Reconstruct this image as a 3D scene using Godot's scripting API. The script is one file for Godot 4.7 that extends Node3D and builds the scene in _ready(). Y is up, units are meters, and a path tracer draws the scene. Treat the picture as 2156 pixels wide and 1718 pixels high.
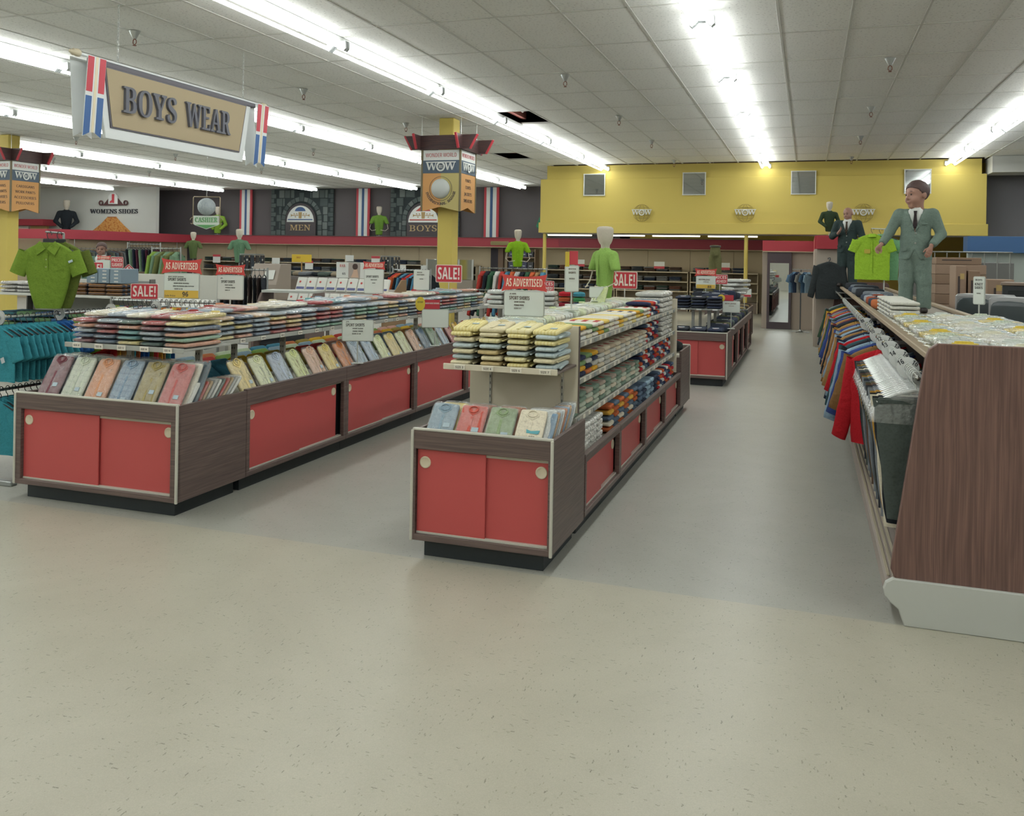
extends Node3D

const EYE := 1.46
const CEIL := 3.626
var mats := {}
var shapes := {}
var used := {}
var tex := {}
var rng := RandomNumberGenerator.new()
var ORD := ["lowest", "second lowest", "third", "fourth", "fifth", "sixth", "seventh", "eighth", "ninth", "tenth", "eleventh", "twelfth"]
var NTH := ["first", "second", "third", "fourth", "fifth", "sixth", "seventh", "eighth", "ninth", "tenth", "eleventh", "twelfth", "thirteenth", "fourteenth", "fifteenth", "sixteenth", "seventeenth", "eighteenth", "nineteenth", "twentieth", "twenty-first", "twenty-second", "twenty-third", "twenty-fourth", "twenty-fifth", "twenty-sixth", "twenty-seventh", "twenty-eighth", "twenty-ninth", "thirtieth", "thirty-first", "thirty-second", "thirty-third", "thirty-fourth", "thirty-fifth", "thirty-sixth", "thirty-seventh", "thirty-eighth", "thirty-ninth", "fortieth"]

# ---------------------------------------------------------------- nodes
func P(x: float, y: float, d: float) -> Vector3:
	return Vector3(x, y, -d)

func numbered(called: String) -> String:
	var k: int = used.get(called, -1) + 1
	used[called] = k
	return called if k == 0 else "%s_%03d" % [called, k]

func tag(o: Node, label: String, category: String, group := "") -> Node:
	o.set_meta("label", label)
	o.set_meta("category", category)
	if group != "":
		o.set_meta("group", group)
	return o

func thing(called: String, label: String, category: String, at: Vector3, turn := 0.0, group := "") -> Node3D:
	var o := Node3D.new()
	o.name = numbered(called)
	add_child(o)
	o.position = at
	o.rotation.y = turn
	tag(o, label, category, group)
	return o

func struct(called: String) -> Node3D:
	var o := Node3D.new()
	o.name = numbered(called)
	add_child(o)
	o.set_meta("kind", "structure")
	return o

func part(parent: Node, called: String, m: Mesh, mt: Material, at := Vector3.ZERO, rot := Vector3.ZERO, sc := Vector3.ONE) -> MeshInstance3D:
	var o := MeshInstance3D.new()
	o.name = called
	o.mesh = m
	o.material_override = mt
	parent.add_child(o, true)
	o.position = at
	o.rotation = rot
	o.scale = sc
	return o

func wall(called: String, m: Mesh, mt: Material, at: Vector3, rot := Vector3.ZERO) -> MeshInstance3D:
	var o := part(self, numbered(called), m, mt, at, rot)
	o.set_meta("kind", "structure")
	return o

func copy(src: Node3D, at: Vector3, turn: float, label: String) -> Node3D:
	var base := String(src.name).rstrip("0123456789").rstrip("_")
	var c: Node3D = src.duplicate()
	c.name = numbered(base)
	add_child(c)
	c.position = at
	c.rotation = Vector3(0, turn, 0)
	c.set_meta("label", label)
	return c

# ---------------------------------------------------------------- materials
func noise_tex(key: String, freq: float, oct: int, size: int, ramp := [], normal := 0.0, kind := FastNoiseLite.TYPE_SIMPLEX_SMOOTH) -> NoiseTexture2D:
	if tex.has(key):
		return tex[key]
	var t := NoiseTexture2D.new()
	var n := FastNoiseLite.new()
	n.noise_type = kind
	n.seed = key.hash() & 0xffff
	n.frequency = freq
	n.fractal_octaves = oct
	t.noise = n
	t.width = size
	t.height = size
	t.seamless = true
	t.generate_mipmaps = false
	if normal > 0.0:
		t.as_normal_map = true
		t.bump_strength = normal
	if ramp.size():
		var g := Gradient.new()
		var off := PackedFloat32Array()
		var col := PackedColorArray()
		for k in ramp.size():
			off.append(float(k) / (ramp.size() - 1))
			col.append(ramp[k])
		g.offsets = off
		g.colors = col
		t.color_ramp = g
	tex[key] = t
	return t

func mat(c: Color, rough := 0.8, metal := 0.0, spec := 0.5) -> StandardMaterial3D:
	var key := "%s_%.2f_%.2f_%.2f" % [c.to_html(), rough, metal, spec]
	if mats.has(key):
		return mats[key]
	var m := StandardMaterial3D.new()
	m.resource_name = "paint " + c.to_html(false)
	m.albedo_color = c
	m.roughness = rough
	m.metallic = metal
	m.metallic_specular = spec
	mats[key] = m
	return m

func H(s: String) -> Color:
	return Color.html(s)

func cloth(c: Color) -> StandardMaterial3D:
	var key := "cloth" + c.to_html()
	if mats.has(key):
		return mats[key]
	var m := StandardMaterial3D.new()
	m.resource_name = "cloth " + c.to_html(false)
	m.albedo_color = c
	m.albedo_texture = noise_tex("cloth", 0.09, 3, 256, [Color(0.9, 0.9, 0.9), Color(1, 1, 1), Color(1, 1, 1)])
	m.uv1_triplanar = true
	m.uv1_scale = Vector3(3, 3, 3)
	m.roughness = 0.92
	m.metallic_specular = 0.25
	m.normal_enabled = true
	m.normal_texture = noise_tex("clothn", 0.02, 3, 256, [], 6.0)
	m.normal_scale = 0.7
	mats[key] = m
	return m

func check(c: Color, c2: Color, kind: int) -> StandardMaterial3D:
	# woven check (0), fine stripe (1), bold bands (2)
	var key := "check%s%s%d" % [c.to_html(), c2.to_html(), kind]
	if mats.has(key):
		return mats[key]
	var im := Image.create(64, 64, false, Image.FORMAT_RGB8)
	for y in 64:
		for x in 64:
			var k := 0.0
			if kind == 0:
				k = (0.5 if x % 32 < 5 else 0.0) + (0.5 if y % 32 < 5 else 0.0)
			elif kind == 1:
				k = 0.75 if x % 16 < 4 else 0.0
			else:
				k = 1.0 if y % 32 < 14 else 0.0
			im.set_pixel(x, y, c.lerp(c2, k))
	var m := StandardMaterial3D.new()
	m.resource_name = "woven " + c.to_html(false)
	m.albedo_texture = ImageTexture.create_from_image(im)
	m.uv1_triplanar = true
	m.uv1_scale = Vector3(14, 14, 14) if kind < 2 else Vector3(7, 7, 7)
	m.roughness = 0.9
	m.metallic_specular = 0.25
	mats[key] = m
	return m

func film() -> StandardMaterial3D:
	if mats.has("film"):
		return mats["film"]
	var m := StandardMaterial3D.new()
	m.resource_name = "clear plastic film"
	m.transparency = BaseMaterial3D.TRANSPARENCY_ALPHA
	m.albedo_color = Color(0.93, 0.95, 0.95, 0.13)
	m.roughness = 0.12
	m.metallic_specular = 0.6
	m.normal_enabled = true
	m.normal_texture = noise_tex("filmn", 0.012, 4, 256, [], 14.0, FastNoiseLite.TYPE_CELLULAR)
	m.uv1_triplanar = true
	m.uv1_scale = Vector3(5, 5, 5)
	m.normal_scale = 1.6
	mats["film"] = m
	return m

func wood(c1: Color, c2: Color, key: String, along: Vector3, rough := 0.35) -> StandardMaterial3D:
	if mats.has(key):
		return mats[key]
	var im := Image.create(512, 512, false, Image.FORMAT_RGB8)
	var n := FastNoiseLite.new()
	n.seed = 11
	n.frequency = 1.0
	n.fractal_octaves = 2
	for y in 512:
		var a := TAU * y / 512.0
		for x in 512:
			# long grain along x, wraps round both ways
			var b := TAU * x / 512.0
			var w := n.get_noise_3d(cos(a) * 1.3 + 7.0, sin(a) * 1.3, cos(b) * 0.35 + sin(b) * 0.2)
			var g := n.get_noise_3d(cos(a) * 9.0 + w * 1.2, sin(a) * 9.0, cos(b) * 0.5) * 0.6 + n.get_noise_3d(cos(a) * 30.0, sin(a) * 30.0 + 5.0, sin(b) * 1.1) * 0.5
			im.set_pixel(x, y, c1.lerp(c2, clampf(0.5 + g * 1.1, 0.0, 1.0)))
	var m := StandardMaterial3D.new()
	m.resource_name = "walnut laminate"
	m.albedo_texture = ImageTexture.create_from_image(im)
	m.uv1_triplanar = true
	m.uv1_world_triplanar = true
	m.uv1_scale = along
	m.uv1_triplanar_sharpness = 8.0
	m.roughness = rough
	mats[key] = m
	return m

# ---------------------------------------------------------------- mesh building
class Shape:
	var v := PackedVector3Array()
	var t := PackedInt32Array()          # counter-clockwise triangles
	func tri(a: int, b: int, c: int) -> void:
		t.append(a); t.append(b); t.append(c)
	func quad(a: int, b: int, c: int, d: int) -> void:
		tri(a, b, c); tri(a, c, d)
	func add(o: Shape, x := Transform3D.IDENTITY) -> void:
		var k := v.size()
		for p in o.v:
			v.append(x * p)
		for i in o.t:
			t.append(i + k)
	func mesh(smooth := false) -> ArrayMesh:
		var pv := PackedVector3Array()
		var pn := PackedVector3Array()
		var pi := PackedInt32Array()
		if smooth:
			pv = v
			pn.resize(v.size())
			for k in range(0, t.size(), 3):
				var n := (v[t[k + 1]] - v[t[k]]).cross(v[t[k + 2]] - v[t[k]])
				pn[t[k]] += n
				pn[t[k + 1]] += n
				pn[t[k + 2]] += n
			for k in pn.size():
				pn[k] = pn[k].normalized() if pn[k].length() > 1e-12 else Vector3.UP
			for k in range(0, t.size(), 3):
				pi.append(t[k]); pi.append(t[k + 2]); pi.append(t[k + 1])
		else:
			for k in range(0, t.size(), 3):
				var a := v[t[k]]
				var b := v[t[k + 1]]
				var c := v[t[k + 2]]
				var n := (b - a).cross(c - a).normalized()
				pv.append(a); pv.append(c); pv.append(b)
				pn.append(n); pn.append(n); pn.append(n)
				pi.append(k); pi.append(k + 1); pi.append(k + 2)
		var arr := []
		arr.resize(Mesh.ARRAY_MAX)
		arr[Mesh.ARRAY_VERTEX] = pv
		arr[Mesh.ARRAY_NORMAL] = pn
		arr[Mesh.ARRAY_INDEX] = pi
		var m := ArrayMesh.new()
		m.add_surface_from_arrays(Mesh.PRIMITIVE_TRIANGLES, arr)
		return m

func cbox_s(s: Vector3, b: float) -> Shape:
	var h := s / 2.0
	b = minf(b, minf(h.x, minf(h.y, h.z)) * 0.9)
	var o := Shape.new()
	var id := {}
	for sx in [-1, 1]:
		for sy in [-1, 1]:
			for sz in [-1, 1]:
				for ax in 3:
					var q := Vector3(sx * (h.x - (0.0 if ax == 0 else b)), sy * (h.y - (0.0 if ax == 1 else b)), sz * (h.z - (0.0 if ax == 2 else b)))
					id[[sx, sy, sz, ax]] = o.v.size()
					o.v.append(q)
	for ax in 3:
		var u := (ax + 1) % 3
		var w := (ax + 2) % 3
		for s1 in [-1, 1]:
			var c := []
			for k in [[-1, -1], [1, -1], [1, 1], [-1, 1]]:
				var sg := [0, 0, 0]
				sg[ax] = s1
				sg[u] = k[0]
				sg[w] = k[1]
				c.append(id[[sg[0], sg[1], sg[2], ax]])
			if s1 > 0:
				o.quad(c[0], c[1], c[2], c[3])
			else:
				o.quad(c[3], c[2], c[1], c[0])
		# edges along ax: between faces u and w
		for s1 in [-1, 1]:
			for s2 in [-1, 1]:
				var a := [0, 0, 0]
				a[u] = s1
				a[w] = s2
				var e := a.duplicate()
				a[ax] = -1
				e[ax] = 1
				var p0: int = id[[a[0], a[1], a[2], u]]
				var p1: int = id[[e[0], e[1], e[2], u]]
				var p2: int = id[[e[0], e[1], e[2], w]]
				var p3: int = id[[a[0], a[1], a[2], w]]
				if s1 * s2 > 0:
					o.quad(p0, p3, p2, p1)
				else:
					o.quad(p0, p1, p2, p3)
	for sx in [-1, 1]:
		for sy in [-1, 1]:
			for sz in [-1, 1]:
				var p := [id[[sx, sy, sz, 0]], id[[sx, sy, sz, 1]], id[[sx, sy, sz, 2]]]
				if sx * sy * sz > 0:
					o.tri(p[0], p[1], p[2])
				else:
					o.tri(p[0], p[2], p[1])
	return o

func cbox(sx: float, sy: float, sz: float, b := 0.003) -> ArrayMesh:
	var key := "box%.4f,%.4f,%.4f,%.4f" % [sx, sy, sz, b]
	if not shapes.has(key):
		shapes[key] = cbox_s(Vector3(sx, sy, sz), b).mesh()
	return shapes[key]

# box between two corners in (x, y, depth)
func slab(parent: Node, called: String, lo: Vector3, hi: Vector3, mt: Material, b := 0.003) -> MeshInstance3D:
	var s := hi - lo
	return part(parent, called, cbox(absf(s.x), absf(s.y), absf(s.z), b), mt, P((lo.x + hi.x) / 2, (lo.y + hi.y) / 2, (lo.z + hi.z) / 2) - (parent.position if parent != self else Vector3.ZERO))

func extrude_s(poly: PackedVector2Array, depth: float, bevel := 0.0) -> Shape:
	# polygon in xy, front face at z = +depth / 2
	var o := Shape.new()
	if not Geometry2D.is_polygon_clockwise(poly):
		pass
	else:
		poly = poly.duplicate()
		poly.reverse()
	var n := poly.size()
	var inner := poly
	if bevel > 0.0:
		var off := Geometry2D.offset_polygon(poly, -bevel)
		if off.size() == 1 and off[0].size() == n:
			# match start
			var best := 0
			for k in n:
				if off[0][k].distance_to(poly[0]) < off[0][best].distance_to(poly[0]):
					best = k
			inner = PackedVector2Array()
			for k in n:
				inner.append(off[0][(best + k) % n])
			if Geometry2D.is_polygon_clockwise(inner):
				inner = poly
				bevel = 0.0
		else:
			bevel = 0.0
	var tris := Geometry2D.triangulate_polygon(inner)
	var z := depth / 2.0
	for p in inner:
		o.v.append(Vector3(p.x, p.y, z))
	for p in inner:
		o.v.append(Vector3(p.x, p.y, -z))
	for k in range(0, tris.size(), 3):
		var a := tris[k]
		var b := tris[k + 1]
		var c := tris[k + 2]
		if (inner[b] - inner[a]).cross(inner[c] - inner[a]) < 0.0:
			var s := b
			b = c
			c = s
		o.tri(a, b, c)
		o.tri(n + a, n + c, n + b)
	var rings := [0]
	if bevel > 0.0:
		var r1 := o.v.size()
		for p in poly:
			o.v.append(Vector3(p.x, p.y, z - bevel))
		var r2 := o.v.size()
		for p in poly:
			o.v.append(Vector3(p.x, p.y, -z + bevel))
		rings = [0, r1, r2, n]
	else:
		rings = [0, n]
	for r in rings.size() - 1:
		for k in n:
			var k2 := (k + 1) % n
			o.quad(rings[r] + k, rings[r + 1] + k, rings[r + 1] + k2, rings[r] + k2)
	return o

func extrude(poly: PackedVector2Array, depth: float, bevel := 0.0) -> ArrayMesh:
	return extrude_s(poly, depth, bevel).mesh()

func rounded(w: float, h: float, r: float, seg := 4) -> PackedVector2Array:
	var o := PackedVector2Array()
	for c in [[1, 1, 0.0], [-1, 1, 0.5], [-1, -1, 1.0], [1, -1, 1.5]]:
		for k in seg + 1:
			var a: float = PI * (c[2] + 0.5 * k / seg)
			o.append(Vector2(c[0] * (w / 2 - r), c[1] * (h / 2 - r)) + Vector2(cos(a), sin(a)) * r)
	return o

# a sheet of (nu + 1) x (nv + 1) points; wrap joins u = 1 to u = 0
func sheet_s(nu: int, nv: int, f: Callable, wrap := false) -> Shape:
	var o := Shape.new()
	var cols := nu if wrap else nu + 1
	for j in nv + 1:
		for i in cols:
			o.v.append(f.call(float(i) / nu, float(j) / nv))
	for j in nv:
		for i in nu:
			var i2 := (i + 1) % cols
			o.quad(j * cols + i, j * cols + i2, (j + 1) * cols + i2, (j + 1) * cols + i)
	return o

func lathe_s(prof: Array, seg := 16) -> Shape:
	# prof: Vector2(radius, y) from bottom to top
	var o := sheet_s(seg, prof.size() - 1, func(u, v):
		var p: Vector2 = prof[int(round(v * (prof.size() - 1)))]
		var a: float = -u * TAU
		return Vector3(cos(a) * p.x, p.y, sin(a) * p.x), true)
	return o

func lathe(prof: Array, seg := 16) -> ArrayMesh:
	return lathe_s(prof, seg).mesh(true)

func tube_s(path: Array, r: float, seg := 6, r2 := -1.0) -> Shape:
	var n := path.size()
	var frames := []
	var up := Vector3(0.13, 0.97, 0.21)
	for k in n:
		var d: Vector3 = (path[mini(k + 1, n - 1)] - path[maxi(k - 1, 0)]).normalized()
		var s := d.cross(up)
		if s.length() < 0.05:
			s = d.cross(Vector3(1, 0, 0.1))
		s = s.normalized()
		up = s.cross(d).normalized()
		frames.append([s, up])
	var o := sheet_s(seg, n - 1, func(u: float, v: float):
		var k := int(round(v * (n - 1)))
		var a: float = u * TAU
		var rr: float = r if r2 < 0.0 else lerpf(r, r2, v)
		return path[k] + (frames[k][0] * cos(a) + frames[k][1] * sin(a)) * rr, true)
	for e in [0, n - 1]:
		var c := o.v.size()
		o.v.append(path[e])
		for i in seg:
			var a: int = e * seg + i
			var b: int = e * seg + (i + 1) % seg
			if e == 0:
				o.tri(c, b, a)
			else:
				o.tri(c, a, b)
	return o

func tube(path: Array, r: float, seg := 6, r2 := -1.0) -> ArrayMesh:
	return tube_s(path, r, seg, r2).mesh(true)

func rod(parent: Node, called: String, a: Vector3, b: Vector3, r: float, mt: Material, seg := 8) -> MeshInstance3D:
	var l := a.distance_to(b)
	var key := "rod%.4f,%.4f,%d" % [l, r, seg]
	if not shapes.has(key):
		shapes[key] = tube([Vector3(0, 0, 0), Vector3(0, l / 2, 0), Vector3(0, l, 0)], r, seg)
	var d := (b - a) / l
	var q := Quaternion(Vector3.UP, d) if d.dot(Vector3.UP) > -0.999 else Quaternion(Vector3.RIGHT, PI)
	var o := part(parent, called, shapes[key], mt, a)
	o.quaternion = q
	return o

# surface nets of a distance field
func nets_s(f: Callable, lo: Vector3, hi: Vector3, cell: float) -> Shape:
	var o := Shape.new()
	var nx := int(ceil((hi.x - lo.x) / cell)) + 1
	var ny := int(ceil((hi.y - lo.y) / cell)) + 1
	var nz := int(ceil((hi.z - lo.z) / cell)) + 1
	var g := PackedFloat32Array()
	g.resize(nx * ny * nz)
	g.fill(9.0)
	# coarse pass skips far cells
	var st := 4
	for k in range(0, nz, st):
		for j in range(0, ny, st):
			for i in range(0, nx, st):
				var c := lo + Vector3(i + 1.5, j + 1.5, k + 1.5) * cell
				if absf(f.call(c)) < cell * 5.0:
					for kk in range(k, mini(k + st, nz)):
						for jj in range(j, mini(j + st, ny)):
							for ii in range(i, mini(i + st, nx)):
								g[(kk * ny + jj) * nx + ii] = f.call(lo + Vector3(ii, jj, kk) * cell)
				else:
					var s: float = f.call(c)
					for kk in range(k, mini(k + st, nz)):
						for jj in range(j, mini(j + st, ny)):
							for ii in range(i, mini(i + st, nx)):
								g[(kk * ny + jj) * nx + ii] = s
	var at := {}
	var corner := [0, 1, nx, nx + 1, nx * ny, nx * ny + 1, nx * ny + nx, nx * ny + nx + 1]
	var edges := [[0, 1], [2, 3], [4, 5], [6, 7], [0, 2], [1, 3], [4, 6], [5, 7], [0, 4], [1, 5], [2, 6], [3, 7]]
	for k in nz - 1:
		for j in ny - 1:
			for i in nx - 1:
				var b := (k * ny + j) * nx + i
				var neg := 0
				for c in corner:
					if g[b + c] < 0.0:
						neg += 1
				if neg == 0 or neg == 8:
					continue
				var sum := Vector3.ZERO
				var cnt := 0
				for e in edges:
					var a0: float = g[b + corner[e[0]]]
					var a1: float = g[b + corner[e[1]]]
					if (a0 < 0.0) != (a1 < 0.0):
						var tt := a0 / (a0 - a1)
						var p0 := Vector3(e[0] & 1, (e[0] >> 1) & 1, e[0] >> 2)
						var p1 := Vector3(e[1] & 1, (e[1] >> 1) & 1, e[1] >> 2)
						sum += p0.lerp(p1, tt)
						cnt += 1
				at[b] = o.v.size()
				o.v.append(lo + (Vector3(i, j, k) + sum / cnt) * cell)
	var step := [1, nx, nx * ny]
	for k in range(1, nz - 1):
		for j in range(1, ny - 1):
			for i in range(1, nx - 1):
				var b := (k * ny + j) * nx + i
				var in0 := g[b] < 0.0
				for ax in 3:
					var in1: bool = g[b + step[ax]] < 0.0
					if in0 == in1:
						continue
					var u: int = step[(ax + 1) % 3]
					var w: int = step[(ax + 2) % 3]
					var q := [b - u - w, b - w, b, b - u]
					if not (at.has(q[0]) and at.has(q[1]) and at.has(q[2]) and at.has(q[3])):
						continue
					if in0:
						o.quad(at[q[0]], at[q[1]], at[q[2]], at[q[3]])
					else:
						o.quad(at[q[3]], at[q[2]], at[q[1]], at[q[0]])
	return o

func cap_d(p: Vector3, a: Vector3, b: Vector3, ra: float, rb: float) -> float:
	var ab := b - a
	var t := clampf((p - a).dot(ab) / ab.length_squared(), 0.0, 1.0)
	return p.distance_to(a + ab * t) - lerpf(ra, rb, t)

func smin(a: float, b: float, k: float) -> float:
	var h := maxf(k - absf(a - b), 0.0) / k
	return minf(a, b) - h * h * k * 0.25

# ---------------------------------------------------------------- lettering
func letters(parent: Node, called: String, text: String, height: float, wide: float, mt: Material, at: Vector3, rot := Vector3.ZERO, serif := false, deep := 0.002, weight := 700) -> MeshInstance3D:
	# height of the capitals; wide: width of the whole line (0 keeps the font's own)
	var key := "txt%s|%s|%d|%.4f" % [text, serif, weight, deep / height]
	if not shapes.has(key):
		var t := TextMesh.new()
		var f := SystemFont.new()
		f.font_names = PackedStringArray(["Droid Serif" if serif else "Droid Sans"])
		f.font_weight = weight
		t.font = f
		t.font_size = 64
		t.pixel_size = 1.0 / 64.0
		t.text = text
		t.depth = deep / height * 0.72
		t.curve_step = 3.0 if text.length() < 12 else 6.0
		shapes[key] = t
	var tm: TextMesh = shapes[key]
	var bb := tm.get_aabb()
	var k := height / 0.72
	var kx := k if wide <= 0.0 else wide / bb.size.x
	var o := part(parent, called, tm, mt, at, rot, Vector3(kx, k, k))
	return o

# ---------------------------------------------------------------- the scene
var LIGHT := 0.4
var GLOW := 14.0

func _ready() -> void:
	rng.seed = 20240611
	var cam := Camera3D.new()
	cam.name = "camera"
	cam.projection = Camera3D.PROJECTION_FRUSTUM
	cam.near = 0.05
	cam.far = 120.0
	cam.size = 0.05 * 1718.0 / 1846.0
	cam.frustum_offset = Vector2(0.05 * 3.0 / 1846.0, -0.05 * 317.9 / 1846.0)
	cam.transform = Transform3D(Basis(Vector3.UP, 0.3274) * Basis(Vector3.BACK, 0.0171), Vector3(0, EYE, 0))
	add_child(cam)
	cam.current = true
	var we := WorldEnvironment.new()
	we.name = "environment"
	var env := Environment.new()
	env.background_mode = Environment.BG_COLOR
	env.background_color = Color(0.02, 0.02, 0.02)
	env.tonemap_mode = Environment.TONE_MAPPER_LINEAR
	env.tonemap_exposure = 1.06
	env.sdfgi_enabled = true
	env.ssao_enabled = true
	env.ssil_enabled = true
	we.environment = env
	add_child(we)
	ceiling_lights()
	shell()
	back_wall()
	left_counter()
	centre_counter()
	right_rack()
	hanging_signs()
	rear_counters()
	left_floor()
	background()
	figures()

# camera's own pixel of a point, to sort pieces by the size they show
func pixel(x: float, y: float, d: float) -> Vector3:
	var xc := x * cos(0.3274) + d * sin(0.3274)
	var z := -x * sin(0.3274) + d * cos(0.3274)
	return Vector3(1075 + 1846 * xc / z, 541 - 1846 * (y - EYE) / z, z)

# ---------------------------------------------------------------- lights
func ceiling_lights() -> void:
	var white := mat(Color(0.86, 0.87, 0.86), 0.4)
	var glow := StandardMaterial3D.new()
	glow.resource_name = "fluorescent tube glow"
	glow.albedo_color = Color(0.9, 0.9, 0.9)
	glow.emission_enabled = true
	glow.emission = Color(0.975, 0.99, 0.985)
	glow.emission_energy_multiplier = GLOW
	var holder := mat(Color(0.72, 0.74, 0.74), 0.5)
	var tubem := lathe([Vector2(0.0, -1.17), Vector2(0.014, -1.17), Vector2(0.019, -1.155), Vector2(0.019, 1.155), Vector2(0.014, 1.17), Vector2(0.0, 1.17)], 8)
	var house := extrude(PackedVector2Array([Vector2(-0.05, 0.05), Vector2(-0.055, 0.0), Vector2(-0.05, -0.035), Vector2(0.05, -0.035), Vector2(0.055, 0.0), Vector2(0.05, 0.05)]), 2.434)
	var hold := extrude(PackedVector2Array([Vector2(-0.105, 0.015), Vector2(-0.11, -0.06), Vector2(-0.085, -0.085), Vector2(-0.055, -0.06), Vector2(-0.03, -0.035), Vector2(0.03, -0.035), Vector2(0.055, -0.06), Vector2(0.085, -0.085), Vector2(0.11, -0.06), Vector2(0.105, 0.015)]), 0.03)
	var rows := [[-0.91, 19.95, "right aisle"], [-4.5, 19.95, "broken ceiling tile"], [-8.1, 24.9, "hanging banner sign"], [-11.65, 24.9, "middle striped panel"], [-15.2, 24.9, "men sign"], [-18.8, 24.9, "dark corner wall"], [-22.4, 23.8, "womens shoes sign"], [2.73, 19.95, "stacked cartons"], [6.3, 19.95, "far side wall"], [-26.0, 20.0, "far shoe wall"]]
	var src: Node3D = null
	for r in rows:
		var k := 0
		var e: float = r[1]
		while e > -5.0:
			var d := e - 1.2192
			var nth: String = NTH[k]
			var lab := "twin fluorescent strip light, %s from the back, row over the %s" % [nth, r[2]]
			var far_out: bool = d < -1.0
			if src == null:
				src = thing("ceiling_light", lab, "light", P(r[0], CEIL, d), 0.0, "fluorescent strip lights")
				part(src, "housing", house, white, Vector3(0, -0.051, 0))
				for s in [-1, 1]:
					part(src, "lamp_tube", tubem, glow, Vector3(s * 0.08, -0.115, 0), Vector3(PI / 2, 0, 0))
					part(src, "lamp_holder", hold, holder, Vector3(0, -0.055, s * 1.195))
				var al := AreaLight3D.new()
				al.name = "lamp"
				al.area_size = Vector2(0.2, 2.3)
				al.light_energy = LIGHT
				al.light_color = Color(0.975, 0.99, 0.985)
				al.shadow_enabled = true
				src.add_child(al)
				al.position = Vector3(0, -0.14, 0)
				al.rotation = Vector3(-PI / 2, 0, 0)
			else:
				copy(src, P(r[0], CEIL, d), 0.0, lab)
			k += 1
			e -= 2.4384

# ---------------------------------------------------------------- floor, ceiling, walls
func floor_texture() -> ImageTexture:
	var im := Image.create(1024, 1024, false, Image.FORMAT_RGB8)
	var n := FastNoiseLite.new()
	n.seed = 5
	n.frequency = 0.9
	n.fractal_octaves = 4
	for y in 1024:
		var a := TAU * y / 1024.0
		for x in 1024:
			var b := TAU * x / 1024.0
			var g := n.get_noise_3d(cos(a) * 1.6 + cos(b) * 1.6, sin(a) * 1.6, sin(b) * 1.6) * 0.025
			g += rng.randf_range(-0.025, 0.025)
			im.set_pixel(x, y, Color(0.95 + g, 0.95 + g, 0.95 + g * 1.1))
	for k in 5200:
		var x0 := rng.randi_range(0, 1023)
		var y0 := rng.randi_range(0, 1023)
		# each foot-square tile runs its streaks one way
		var along := ((x0 / 128) + (y0 / 128)) % 2 == 0
		var l := rng.randi_range(1, 5)
		var dark := rng.randf_range(0.72, 0.92)
		if rng.randf() < 0.07:
			dark *= 0.8
			l += 3
		var tone := Color(dark, dark, dark * 0.97) if rng.randf() < 0.8 else Color(1, 1, 1)
		for i in l:
			var px := (x0 + (i if along else int(rng.randf() < 0.2))) % 1024
			var py := (y0 + (int(rng.randf() < 0.2) if along else i)) % 1024
			im.set_pixel(px, py, im.get_pixel(px, py) * tone)
	return ImageTexture.create_from_image(im)

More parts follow.
